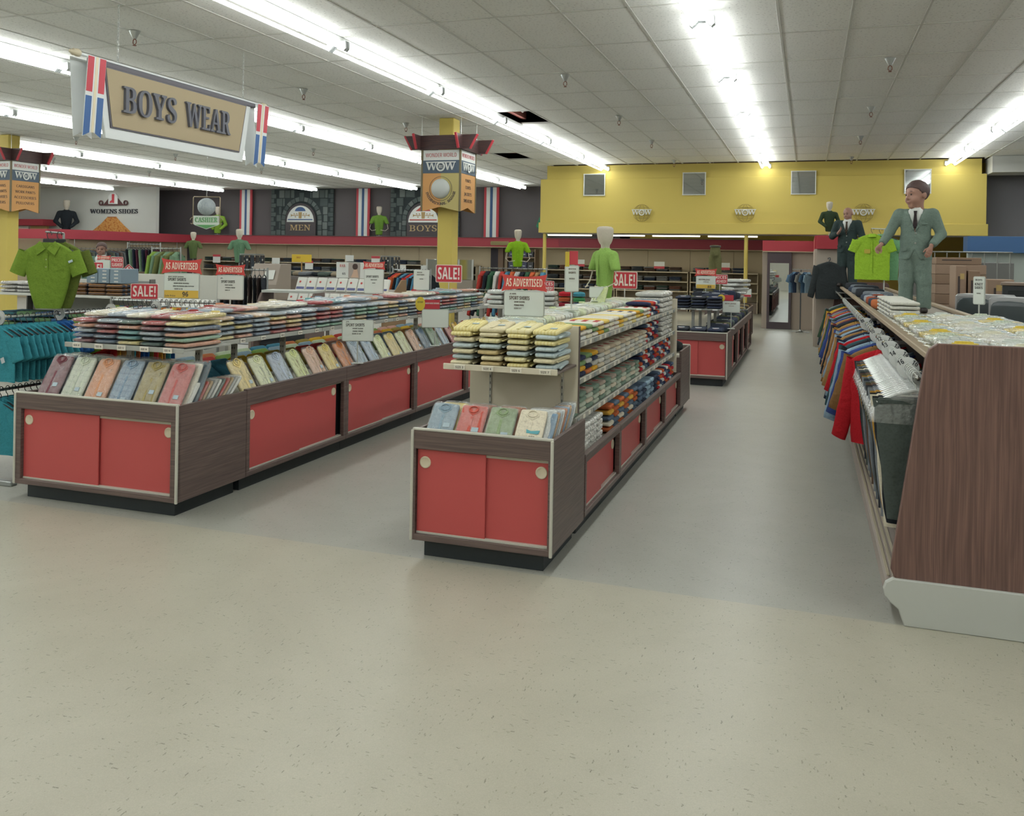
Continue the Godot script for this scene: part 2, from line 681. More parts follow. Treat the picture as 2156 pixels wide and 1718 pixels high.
func shell() -> void:
	var ft := floor_texture()
	var fl := []
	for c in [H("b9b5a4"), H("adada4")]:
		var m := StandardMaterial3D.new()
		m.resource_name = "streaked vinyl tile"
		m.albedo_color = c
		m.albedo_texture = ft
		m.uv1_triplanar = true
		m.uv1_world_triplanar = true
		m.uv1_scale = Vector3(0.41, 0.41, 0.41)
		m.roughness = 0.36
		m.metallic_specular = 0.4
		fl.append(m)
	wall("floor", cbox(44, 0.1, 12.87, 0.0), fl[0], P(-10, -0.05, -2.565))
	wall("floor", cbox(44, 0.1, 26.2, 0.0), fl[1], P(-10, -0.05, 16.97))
	# ceiling: lay-in tiles two feet by four on a metal grid
	var tile := StandardMaterial3D.new()
	tile.resource_name = "acoustic tile"
	tile.albedo_color = H("e8e8e3")
	tile.albedo_texture = noise_tex("acoustic", 0.06, 4, 512, [Color(0.78, 0.78, 0.78), Color(1, 1, 1), Color(1, 1, 1), Color(1, 1, 1)])
	tile.uv1_triplanar = true
	tile.uv1_world_triplanar = true
	tile.uv1_scale = Vector3(0.9, 0.9, 0.9)
	tile.roughness = 0.95
	tile.metallic_specular = 0.2
	var bar := mat(H("c6c6bf"), 0.55)
	var top := struct("ceiling")
	var list := []
	for i in range(-48, 17):
		for j in range(-12, 15):
			var x := -1.5025 + 0.6096 * (i + 0.5)
			var d := 8.70 + 1.2243 * (j + 0.5)
			if (i == -5 and j == 3) or (i == -8 and j == 7):
				continue
			if d > 20.0 and x > -5.9:
				continue
			var q := pixel(x, CEIL, d)
			var seen: bool = q.z > 0.5 and q.x > -60 and q.x < 2210 and q.y > -60 and q.y < 620
			list.append([(1.0 / (q.z * q.z * q.z)) if seen else 0.0, x, d])
	list.sort_custom(func(a, b): return a[0] > b[0])
	var tm := cbox(0.590, 0.02, 1.204, 0.004)
	var rest := Shape.new()
	var plain := cbox_s(Vector3(0.590, 0.02, 1.204), 0.004)
	for k in list.size():
		var at := P(list[k][1], CEIL + 0.016, list[k][2])
		if k < 300 and list[k][0] > 0.0:
			part(top, "tile", tm, tile, at)
		else:
			rest.add(plain, Transform3D(Basis(), at))
	var ro := part(top, "far_tile", rest.mesh(), tile)
	ro.set_meta("kind", "stuff")
	var bars := Shape.new()
	for i in range(-48, 18):
		var x := -1.5025 + 0.6096 * i
		var far := 25.8 if x < -5.8 else 20.0
		bars.add(cbox_s(Vector3(0.024, 0.03, far + 6.0), 0.002), Transform3D(Basis(), P(x, CEIL + 0.015, (far - 6.0) / 2)))
	for j in range(-12, 16):
		var d := 8.70 + 1.2243 * j
		var x1 := 8.9 if d < 20.0 else -5.9
		bars.add(cbox_s(Vector3(x1 + 30.8, 0.029, 0.024), 0.002), Transform3D(Basis(), P((x1 - 30.8) / 2, CEIL + 0.0155, d)))
	var bo := part(top, "grid_bar", bars.mesh(), bar)
	bo.set_meta("kind", "stuff")
	slab(top, "roof_deck", Vector3(-31.2, CEIL + 0.5, -6.4), Vector3(9.2, CEIL + 0.6, 26.2), mat(H("6b5a54"), 0.9), 0.0)
	# loose insulation that shows through the two missing tiles
	var ins := mat(H("7d6763"), 0.95)
	var pink := mat(H("9c6258"), 0.9)
	slab(top, "joist", Vector3(-4.6, CEIL + 0.2, 13.35), Vector3(-3.9, CEIL + 0.3, 13.42), pink, 0.004)
	slab(top, "joist", Vector3(-4.5, CEIL + 0.1, 12.4), Vector3(-4.42, CEIL + 0.22, 13.7), pink, 0.004)
	var bat := sheet_s(16, 16, func(u: float, v: float): return P(-4.4 + u * 0.46, CEIL + 0.17 + 0.04 * sin(u * 17.0 + v * 9.0) + 0.03 * sin(v * 23.0) + (0.1 if (u < 0.02 or u > 0.98 or v < 0.02 or v > 0.98) else 0.0), 12.45 + v * 0.85)).mesh(true)
	part(top, "insulation", bat, mat(H("a39c93"), 0.95))
	slab(top, "joist", Vector3(-6.3, CEIL + 0.12, 18.2), Vector3(-5.7, CEIL + 0.25, 18.28), pink, 0.004)
	slab(top, "joist", Vector3(-6.1, CEIL + 0.2, 17.2), Vector3(-6.0, CEIL + 0.3, 18.5), ins, 0.004)
	# outer walls
	var grey := mat(H("5f5a5c"), 0.8)
	var pale := mat(H("b9b5aa"), 0.8)
	wall("wall_front", cbox(44, 4.3, 0.2, 0.0), pale, P(-10, 2.1, -6.4))
	wall("wall_left", cbox(0.2, 4.3, 34, 0.0), pale, P(-31, 2.1, 10))
	wall("wall_right", cbox(0.2, 4.3, 34, 0.0), mat(H("8d8a82"), 0.8), P(9, 2.1, 10))
	wall("wall_back", cbox(20.0, 4.3, 0.2, 0.0), grey, P(-15.0, 2.1, 25.75))
	wall("wall_back", cbox(14.4, 4.3, 0.2, 0.0), mat(H("b9a04c"), 0.8), P(1.9, 2.1, 25.75))
	wall("wall_back", cbox(10.2, 4.3, 0.15, 0.0), mat(H("c9ccc6"), 0.8), P(-26.02, 2.1, 24.3))
	# sprinkler heads
	var chrome := mat(H("b9bdbb"), 0.3, 0.8)
	var brass := mat(H("8a5f52"), 0.45, 0.6)
	var src: Node3D = null
	for a in [[-6.34, 7.0], [-6.33, 10.05], [-6.28, 13.05], [-6.3, 16.1], [-2.76, 10.03], [-2.75, 13.1], [-2.73, 15.9], [-2.8, 19.2], [0.785, 10.05], [0.79, 13.1], [0.81, 16.1], [0.8, 19.2], [-9.7, 15.8], [-9.75, 12.8], [-9.8, 18.9], [-13.4, 13.3], [-13.4, 16.1], [-13.3, 19.2], [-17.0, 19.4], [-17.0, 16.2]]:
		var row := "chrome cone sprinkler over the %s, %s from the entrance side" % [["middle aisle", "cream shirt stacks", "walnut-ended rack", "banner sign", "cashier sign", "left column sign"][0 if absf(a[0] + 2.76) < 0.2 else 2 if a[0] > 0 else 3 if a[0] > -7 else 4 if a[0] > -11 else 5 if a[0] > -14 else 1].replace("cream shirt stacks", "shoe wall corner"), NTH[int((a[1] - 6.5) / 3.05)]]
		if src == null:
			src = thing("sprinkler_head", row, "sprinkler", P(a[0], CEIL, a[1]), 0.0, "ceiling sprinkler heads")
			part(src, "cup", lathe([Vector2(0.016, -0.075), Vector2(0.02, -0.07), Vector2(0.055, 0.0), Vector2(0.05, 0.0), Vector2(0.014, -0.068)], 14), chrome)
			part(src, "yoke", tube([Vector3(0, -0.07, 0), Vector3(0.018, -0.09, 0), Vector3(0.02, -0.115, 0), Vector3(0, -0.135, 0), Vector3(-0.02, -0.115, 0), Vector3(-0.018, -0.09, 0), Vector3(0, -0.07, 0)], 0.005, 6), brass)
			part(src, "deflector", lathe([Vector2(0.0, -0.142), Vector2(0.018, -0.142), Vector2(0.018, -0.136), Vector2(0.0, -0.134)], 10), brass)
		else:
			copy(src, P(a[0], CEIL, a[1]), 0.0, row)
	# two yellow columns
	var yel := StandardMaterial3D.new()
	yel.resource_name = "yellow paint"
	yel.albedo_color = H("cbb75f")
	yel.roughness = 0.7
	mats["yellow"] = yel
	for x in [-5.415, -14.55]:
		var c := part(self, numbered("wall_column"), cbox(0.25, CEIL, 0.26, 0.012), yel, P(x, CEIL / 2, 12.83))
		c.set_meta("kind", "structure")

# "WOW" mark: W, ringed globe, W
func wow_mark(parent: Node, w: float, at: Vector3, white: Material, turn := 0.0) -> void:
	# one part: bar on top, two W's and a round badge between
	var s := Shape.new()
	var h := w * 0.24
	s.add(cbox_s(Vector3(w, h * 0.14, 0.008), 0.001), Transform3D(Basis(), Vector3(0, h * 0.5, 0)))
	for sd in [-1, 1]:
		var cx: float = sd * w * 0.31
		var ww := w * 0.30
		for k in 4:
			var x0 := cx - ww / 2 + ww * 0.25 * k
			var a := Vector3(x0, h * 0.5 if k % 2 == 0 else -h * 0.5, 0)
			var b := Vector3(x0 + ww * 0.25, -h * 0.5 if k % 2 == 0 else h * 0.5, 0)
			var d := b - a
			var t := Transform3D(Basis(Vector3.BACK, atan2(d.y, d.x)), (a + b) / 2)
			s.add(cbox_s(Vector3(d.length(), h * (0.22 if k % 2 == 0 else 0.12), 0.008), 0.001), t)
	var g := part(parent, "lettering", s.mesh(), white, at, Vector3(0, turn, 0))
	g.set_meta("label", "white WOW letters under a bar")
	var ring := lathe([Vector2(h * 0.42, -0.005), Vector2(h * 0.62, -0.005), Vector2(h * 0.62, 0.005), Vector2(h * 0.42, 0.005), Vector2(h * 0.42, -0.005)], 20)
	part(g, "ring", ring, white, Vector3(0, -h * 0.08, 0.004), Vector3(PI / 2, 0, 0))
	letters(g, "initials", "HU", h * 0.42, h * 0.6, white, Vector3(0, -h * 0.08, 0.004), Vector3.ZERO, true, 0.004)

func back_wall() -> void:
	var yel: Material = mats["yellow"]
	var white := mat(H("d9dcd8"), 0.6)
	var red := mat(H("9c3440"), 0.6)
	var maroon := mat(H("8e3340"), 0.6)
	var beige := mat(H("b7a98e"), 0.85)
	var trim := mat(H("b5a58a"), 0.6)
	# yellow upper wall over the stock doorway
	var f := struct("wall_upper")
	slab(f, "fascia", Vector3(-6.04, 2.05, 19.92), Vector3(3.4, 3.315, 20.1), yel, 0.004)
	slab(f, "frieze", Vector3(-5.89, 3.315, 19.94), Vector3(3.31, CEIL, 20.1), yel, 0.002)
	slab(f, "lip", Vector3(-6.065, 2.05, 19.88), Vector3(3.43, 2.29, 19.925), yel, 0.004)
	slab(f, "under_side", Vector3(-6.0, 2.035, 19.9), Vector3(3.4, 2.05, 20.6), mat(H("8b8378"), 0.7), 0.002)
	for x in [-5.94, -1.305]:
		rod(f, "post", P(x, 0, 19.99), P(x, 2.04, 19.99), 0.042, yel, 12)
	# four square observation mirrors
	var mir := mat(Color(0.78, 0.8, 0.8), 0.03, 1.0)
	var k := 1
	for x in [-4.735, -2.449, -0.126, 2.118]:
		var w := struct("window_%d" % k)
		w.position = P(x, 3.17, 19.9)
		part(w, "pane", cbox(0.478, 0.478, 0.012, 0.001), mir, Vector3(0, 0, -0.004))
		for s in [-1, 1]:
			part(w, "frame_bar", cbox(0.52, 0.018, 0.022, 0.003), white, Vector3(0, s * 0.247, 0.002))
			part(w, "frame_bar", cbox(0.018, 0.48, 0.022, 0.003), white, Vector3(s * 0.247, 0, 0.002))
		k += 1
	# wire globes with the store's initials
	var wire := mat(H("8d7c3e"), 0.5)
	var pos := [-3.607, -1.328, 1.081]
	var says := ["between the first two square mirrors", "above the striped jeans counter, under two mirrors", "beside the dark-suited mannequin's head"]
	for i in 3:
		var g := thing("globe_emblem", "round wire globe emblem with white WOW letters, " + says[i], "emblem", P(pos[i], 2.512, 19.87), 0.0, "WOW globe emblems")
		for m in 5:
			var a := PI * m / 5.0
			var path := []
			for q in 25:
				var b := TAU * q / 24.0
				path.append(Vector3(cos(b) * 0.195 * cos(a), sin(b) * 0.195, cos(b) * 0.012 * sin(a) + 0.01))
			part(g, "meridian", tube(path, 0.0035, 5), wire)
		for m in [-0.12, -0.05, 0.05, 0.12]:
			var r := sqrt(0.195 * 0.195 - m * m)
			part(g, "parallel", tube([Vector3(-r, m, 0.012), Vector3(0, m, 0.02), Vector3(r, m, 0.012)], 0.0035, 5), wire)
		wow_mark(g, 0.46, Vector3(0, 0.02, 0.03), white)
	# fluorescent strips tucked behind the yellow wall, over the stock shelves
	var glow := StandardMaterial3D.new()
	glow.resource_name = "strip lamp glow"
	glow.albedo_color = Color(0.9, 0.9, 0.85)
	glow.emission_enabled = true
	glow.emission = Color(1.0, 0.97, 0.86)
	glow.emission_energy_multiplier = 4.0
	for i in 4:
		var x := -6.0 + i * 1.4
		var t := thing("strip_light", "bare strip lamp under the yellow wall, %s from the left post" % NTH[i], "light", P(x, 2.1, 22.5), 0.0, "strip lights under the yellow wall")
		part(t, "housing", cbox(1.22, 0.035, 0.09, 0.004), white, Vector3(0, 0.0, 0))
		for s in [-0.5, 0.5]:
			rod(t, "hang_rod", Vector3(s, 0.0, 0), Vector3(s, CEIL + 0.5 - 2.1, 0), 0.005, white, 5)
		part(t, "lamp_tube", lathe([Vector2(0, -0.6), Vector2(0.016, -0.6), Vector2(0.016, 0.6), Vector2(0, 0.6)], 8), glow, Vector3(0, -0.036, 0), Vector3(0, 0, PI / 2))
		var al := AreaLight3D.new()
		al.name = "lamp"
		al.area_size = Vector2(1.2, 0.05)
		al.light_energy = 1.6
		al.light_color = Color(1.0, 0.97, 0.86)
		al.shadow_enabled = true
		t.add_child(al)
		al.position = Vector3(0, -0.06, 0)
		al.rotation = Vector3(-PI / 2, 0, 0)
	# back wall: red band over beige panels
	var bw := struct("wall_panelling")
	slab(bw, "red_band", Vector3(-20.3, 1.765, 25.2), Vector3(-7.05, 2.04, 25.62), red, 0.004)
	slab(bw, "red_band", Vector3(-7.05, 1.765, 25.2), Vector3(-0.9, 2.04, 25.62), maroon, 0.004)
	slab(bw, "ledge", Vector3(-20.3, 2.04, 25.17), Vector3(-0.9, 2.056, 25.62), mat(H("6c5a58"), 0.5), 0.003)
	slab(bw, "moulding", Vector3(-20.3, 1.745, 25.18), Vector3(-0.9, 1.765, 25.62), trim, 0.003)
	for i in 16:
		var x := -20.3 + 1.22 * i
		if x + 1.22 > -8.6 and x < -9.5:
			continue
		slab(bw, "panel", Vector3(x + 0.004, 0.0, 25.55), Vector3(x + 1.216, 1.746, 25.64), beige, 0.004)
	# canopy that turns along the left department, with the red band carried on
	var cw := struct("wall_canopy")
	slab(cw, "red_band", Vector3(-20.75, 1.765, 19.6), Vector3(-20.3, 2.04, 25.5), red, 0.004)
	slab(cw, "red_band", Vector3(-24.6, 1.765, 19.6), Vector3(-20.75, 2.04, 20.0), mat(H("b5404c"), 0.6), 0.004)
	slab(cw, "panel", Vector3(-20.75, 0, 20.3), Vector3(-20.65, 1.765, 25.5), beige, 0.004)
	slab(cw, "panel", Vector3(-24.6, 0, 20.3), Vector3(-20.75, 1.765, 20.4), beige, 0.004)
	slab(cw, "upper_band", Vector3(-29.5, 2.28, 23.6), Vector3(-25.2, 2.5, 24.2), mat(H("b5404c"), 0.6), 0.004)
	for i in 5:
		slab(cw, "picture_panel", Vector3(-29.4 + i * 0.83, 2.08, 23.9), Vector3(-28.65 + i * 0.83, 2.27, 24.0), mat(H("b79c6a") if i % 2 == 0 else H("d8d4c8"), 0.7), 0.003)
	# striped panels
	var blue := mat(H("3c5a86"), 0.6)
	var rd := mat(H("c1444e"), 0.6)
	var i3 := 0
	for x in [-18.53, -14.03, -9.57]:
		var says3: String = ["between the dark corner and the men sign", "between the men sign and the boys sign", "between the boys sign and the yellow wall"][i3]
		var t := thing("striped_panel", "tall red white and blue striped panel " + says3, "panel", P(x + 0.243, 2.06, 25.55), 0.0, "striped wall panels")
		var edge := [0.0, 0.075, 0.2, 0.285, 0.41, 0.49]
		var col := [rd, white, blue, white, rd]
		for q in 5:
			var w: float = edge[q + 1] - edge[q]
			part(t, "stripe", cbox(w - 0.002, 1.55, 0.05, 0.003), col[q], Vector3(edge[q] + w / 2 - 0.243, 0.775, 0))
		i3 += 1
	stone_arch(-16.09, "MEN", H("3f5d8c"), "men")
	stone_arch(-11.6, "BOYS", H("b94a44"), "boys")
	# plaque and fitting room doorway under the band
	var pq := thing("brass_plaque", "blank tan plaque with clipped corners on the red band", "plaque", P(-8.91, 1.875, 25.19))
	part(pq, "plate", extrude(PackedVector2Array([Vector2(-0.3, -0.04), Vector2(-0.28, -0.06), Vector2(0.28, -0.06), Vector2(0.3, -0.04), Vector2(0.3, 0.04), Vector2(0.28, 0.06), Vector2(-0.28, 0.06), Vector2(-0.3, 0.04)]), 0.02, 0.004), mat(H("8f8355"), 0.5))
	part(pq, "rim", extrude(PackedVector2Array([Vector2(-0.26, -0.035), Vector2(0.26, -0.035), Vector2(0.26, 0.035), Vector2(-0.26, 0.035)]), 0.006, 0.002), mat(H("857a4e"), 0.5), Vector3(0, 0, 0.012))
	# womens shoes lettering on the white wall
	var ws := thing("wall_sign", "dark serif WOMENS SHOES letters on the white wall", "sign", P(-22.69, 2.8, 24.2))
	letters(ws, "lettering", "WOMENS SHOES", 0.15, 2.05, mat(H("33363c"), 0.6), Vector3(0, 0, -0.01), Vector3.ZERO, true, 0.02)
	var bt := thing("boot_emblem", "red boot on a small gabled emblem with two scrolls above the shoe letters", "emblem", P(-22.7, 3.03, 24.2))
	var dk := mat(H("5a3a3a"), 0.6)
	part(bt, "gable", extrude(PackedVector2Array([Vector2(-0.42, 0), Vector2(0.42, 0), Vector2(0.2, 0.22), Vector2(-0.2, 0.22)]), 0.03, 0.004), dk, Vector3(0, 0, 0.01))
	part(bt, "shield", extrude(PackedVector2Array([Vector2(-0.2, 0.02), Vector2(0.2, 0.02), Vector2(0.2, 0.3), Vector2(0.1, 0.4), Vector2(-0.1, 0.4), Vector2(-0.2, 0.3)]), 0.03, 0.004), white, Vector3(0, 0, 0.02))
	part(bt, "boot", extrude(PackedVector2Array([Vector2(-0.11, 0.06), Vector2(0.01, 0.07), Vector2(0.06, 0.05), Vector2(0.06, 0.36), Vector2(-0.03, 0.36), Vector2(-0.03, 0.16), Vector2(-0.12, 0.1)]), 0.02, 0.003), rd, Vector3(0, 0, 0.045))
	part(bt, "base_bar", cbox(1.0, 0.03, 0.04, 0.004), dk, Vector3(0, -0.01, 0.012))
	for s in [-1, 1]:
		part(bt, "scroll", lathe([Vector2(0.055, -0.02), Vector2(0.09, -0.02), Vector2(0.09, 0.02), Vector2(0.055, 0.02), Vector2(0.055, -0.02)], 16), dk, Vector3(s * 0.53, 0.06, 0.012), Vector3(PI / 2, 0, 0))
	var vm := StandardMaterial3D.new()
	vm.resource_name = "mottled orange print"
	vm.albedo_texture = noise_tex("volcano", 0.03, 3, 256, [H("8a4a2c"), H("c07b3e"), H("d0a05a"), H("b0522e")])
	vm.uv1_triplanar = true
	vm.uv1_scale = Vector3(1.2, 1.2, 1.2)
	var vo := thing("volcano_panel", "mottled orange mountain-shaped panel below the shoe letters", "panel", P(-22.75, 2.0, 24.2))
	part(vo, "board", extrude(PackedVector2Array([Vector2(-1.0, 0.0), Vector2(0.95, 0.0), Vector2(0.5, 0.33), Vector2(0.19, 0.6), Vector2(-0.17, 0.6), Vector2(-0.45, 0.36)]), 0.04, 0.004), vm, Vector3(0, 0, 0.02))
	part(vo, "crater_rim", cbox(0.36, 0.03, 0.05, 0.004), mat(H("9c6238"), 0.7), Vector3(0.01, 0.6, 0.02))
	# panelled recess with the tall mirror at the end of the aisle
	var mw := struct("wall_recess")
	slab(mw, "plaster", Vector3(-0.95, 0, 19.9), Vector3(0.12, 1.68, 20.05), mat(H("a4978a"), 0.85), 0.003)
	slab(mw, "red_band", Vector3(-0.945, 1.685, 19.8), Vector3(0.1, 1.91, 20.05), mat(H("a83640"), 0.6), 0.003)
	slab(mw, "moulding", Vector3(-0.945, 1.665, 19.79), Vector3(0.1, 1.685, 20.05), trim, 0.002)
	slab(mw, "plaster", Vector3(0.1, 0, 16.1), Vector3(0.25, 1.69, 20.0), mat(H("b5aa9c"), 0.85), 0.003)
	slab(mw, "plaster", Vector3(0.13, 0, 16.0), Vector3(0.72, 1.69, 16.15), mat(H("b5aa9c"), 0.85), 0.003)
	slab(mw, "red_band", Vector3(0.13, 1.69, 15.9), Vector3(0.72, 1.92, 16.15), mat(H("b23842"), 0.6), 0.003)
	slab(mw, "red_band", Vector3(0.1, 1.69, 16.1), Vector3(0.25, 1.92, 19.9), mat(H("a83640"), 0.6), 0.003)
	var ml := thing("tall_mirror", "tall wall mirror in a dark brown frame at the aisle's end", "mirror", P(-0.59, 0, 19.86))
	var brown := mat(H("4d4247"), 0.5)
	part(ml, "glass", cbox(0.4, 1.29, 0.012, 0.001), mat(Color(0.85, 0.87, 0.87), 0.02, 1.0), Vector3(0.0, 0.79, 0.012), Vector3(0.0, 0, 0))
	part(ml, "frame_top", cbox(0.505, 0.235, 0.05, 0.004), brown, Vector3(0, 1.545, 0.01))
	part(ml, "frame_bottom", cbox(0.505, 0.15, 0.05, 0.004), brown, Vector3(0, 0.075, 0.01))
	for s in [-1, 1]:
		part(ml, "frame_side", cbox(0.055, 1.28, 0.05, 0.004), brown, Vector3(s * 0.225, 0.79, 0.01))

func stone_arch(cx: float, text: String, tint: Color, nm: String) -> void:
	# grey stone surround with quoins, courses and a ring of arch stones; in it a brown sign with a white half-round top
	var t := thing("stone_arch", "grey stone arch panel around the %s sign" % nm, "arch", P(cx, 2.06, 25.58), 0.0, "stone arches")
	var tones := [mat(H("56605f"), 0.9), mat(H("626c6a"), 0.9), mat(H("4d5757"), 0.9), mat(H("6b7371"), 0.9)]
	part(t, "mortar", cbox(2.4, 1.55, 0.03, 0.0), mat(H("363e40"), 0.95), Vector3(0, 0.775, 0))
	var r0 := 0.62
	var cy := 0.52
	var k := 0
	for s in [-1, 1]:
		for j in 10:
			var w: float = 0.2 if j % 2 == 0 else 0.12
			part(t, "quoin", cbox(w, 0.14, 0.03, 0.01), tones[(k * 7 + j) % 4], Vector3(s * (1.2 - w / 2), 0.08 + j * 0.155, 0.025))
			k += 1
	var rowy := 0.0
	var hs := [0.2, 0.26, 0.24, 0.27, 0.28, 0.28]
	for j in 6:
		var h: float = hs[j]
		var x := -0.99 + (0.1 if j % 2 else 0.0)
		while x < 0.95:
			var w := rng.randf_range(0.2, 0.34)
			w = minf(w, 0.99 - x)
			var c := Vector2(x + w / 2, rowy + h / 2)
			# clip against the arch
			var clear := true
			var far := Vector2(maxf(absf(c.x) - w / 2, 0.0), maxf(c.y + h / 2 - cy, 0.0))
			var near := Vector2(maxf(absf(c.x) - w / 2, 0.0), maxf(c.y - h / 2 - cy, 0.0))
			if near.length() < r0 + 0.17:
				clear = false
				# keep the outer part of the stone beside the ring
				var lim := sqrt(maxf(pow(r0 + 0.17, 2) - pow(maxf(c.y - h / 2 - cy, 0.0), 2), 0.0))
				if c.x < 0 and -lim - x > 0.09:
					w = -lim - x
					clear = true
				elif c.x > 0 and x + w - lim > 0.09:
					w = x + w - lim
					x = lim
					clear = true
			if clear and w > 0.05 and rowy + h < 1.58:
				part(t, "stone", cbox(w - 0.016, h - 0.016, 0.03, 0.012), tones[k % 4], Vector3(x + w / 2, rowy + h / 2, 0.02 + 0.006 * (k % 3)))
				k += 1
			x += w
		rowy += h
	var n := 13
	for j in n:
		var a0 := PI * j / n + 0.012
		var a1 := PI * (j + 1) / n - 0.012
		var poly := PackedVector2Array([Vector2(cos(a0), sin(a0)) * (r0 + 0.005), Vector2(cos(a0), sin(a0)) * (r0 + 0.155), Vector2(cos(a1), sin(a1)) * (r0 + (0.155 if j != 6 else 0.3)), Vector2(cos(a1), sin(a1)) * (r0 + 0.005)])
		if j == 6:
			poly[1] = Vector2(cos(a0), sin(a0)) * (r0 + 0.3)
		part(t, "arch_stone", extrude(poly, 0.045, 0.008), tones[(j * 3) % 4], Vector3(0, cy, 0.03))
	for s in [-1, 1]:
		for j in 3:
			part(t, "arch_stone", cbox(0.15, 0.16, 0.045, 0.01), tones[(j + 1) % 4], Vector3(s * (r0 + 0.08), 0.09 + j * 0.172, 0.03))
	# the sign
	var g := thing("department_sign", "dark arched sign reading %s in gold under a white half-round crest" % text, "sign", P(cx, 2.06, 25.5), 0.0, "arched department signs")
	var arch := PackedVector2Array([Vector2(-0.58, 0), Vector2(0.58, 0)])
	var lun := PackedVector2Array()
	for j in 17:
		var a := PI * j / 16.0
		arch.append(Vector2(cos(a) * 0.58, cy + sin(a) * 0.56))
	for j in 17:
		var a := PI * j / 16.0
		lun.append(Vector2(cos(a) * 0.52, 0.45 + sin(a) * 0.55))
	part(g, "board", extrude(arch, 0.05, 0.006), mat(H("4a4548"), 0.7))
	var white := mat(H("d9dcd8"), 0.6)
	part(g, "crest_field", extrude(lun, 0.02, 0.004), white, Vector3(0, 0, 0.032))
	var tm := mat(tint, 0.6)
	part(g, "rule", cbox(0.94, 0.035, 0.012, 0.002), tm, Vector3(0, 0.53, 0.045))
	var gold := mat(H("a88d5c"), 0.5)
	var cap := PackedVector2Array()
	for j in 11:
		var a := PI * j / 10.0
		cap.append(Vector2(cos(a) * 0.2, sin(a) * 0.14))
	if nm == "boys":
		cap = PackedVector2Array([Vector2(-0.26, 0), Vector2(0.26, 0), Vector2(0.12, 0.15), Vector2(0.04, 0.1), Vector2(-0.06, 0.17), Vector2(-0.14, 0.09)])
	part(g, "crest", extrude(cap, 0.014, 0.002), tm, Vector3(0, 0.81, 0.046))
	part(g, "urn", extrude(PackedVector2Array([Vector2(-0.05, -0.11), Vector2(0.05, -0.11), Vector2(0.065, 0.1), Vector2(-0.065, 0.1)]), 0.014, 0.002), gold, Vector3(0, 0.68, 0.046))
	for s in [-1, 1]:
		part(g, "flourish", extrude(PackedVector2Array([Vector2(0.08, -0.012), Vector2(0.3, -0.012), Vector2(0.36, -0.04), Vector2(0.35, 0.0), Vector2(0.36, 0.04), Vector2(0.3, 0.012), Vector2(0.08, 0.012)]), 0.012, 0.0), gold, Vector3(0, 0.67, 0.046), Vector3(0, 0.0 if s > 0 else PI, 0))
		for j in 3:
			part(g, "leaf", extrude(PackedVector2Array([Vector2(-0.03, 0), Vector2(0, -0.02), Vector2(0.03, 0), Vector2(0, 0.02)]), 0.012), gold, Vector3(s * (0.13 + j * 0.05), 0.67 + (0.05 if j % 2 == 0 else -0.05), 0.046), Vector3(0, 0, 0.5 * s))
	letters(g, "lettering", text, 0.19, 0.78 if text == "MEN" else 0.95, mat(H("b8a074"), 0.45), Vector3(0, 0.26, 0.03), Vector3.ZERO, true, 0.02, 400)

# ---------------------------------------------------------------- counters
var WOOD: Material
var WOODV: Material
var RED: Material
var KICK: Material
var ALU: Material
var PULL: Material

func fixtures_materials() -> void:
	WOOD = wood(H("564845"), H("72615b"), "walnut", Vector3(0.8, 1.6, 0.8), 0.42)
	RED = mat(H("be5150"), 0.45)
	KICK = mat(H("262d30"), 0.55)
	ALU = mat(H("c9c8bd"), 0.45, 0.25)
	PULL = mat(H("d3c8ae"), 0.45)

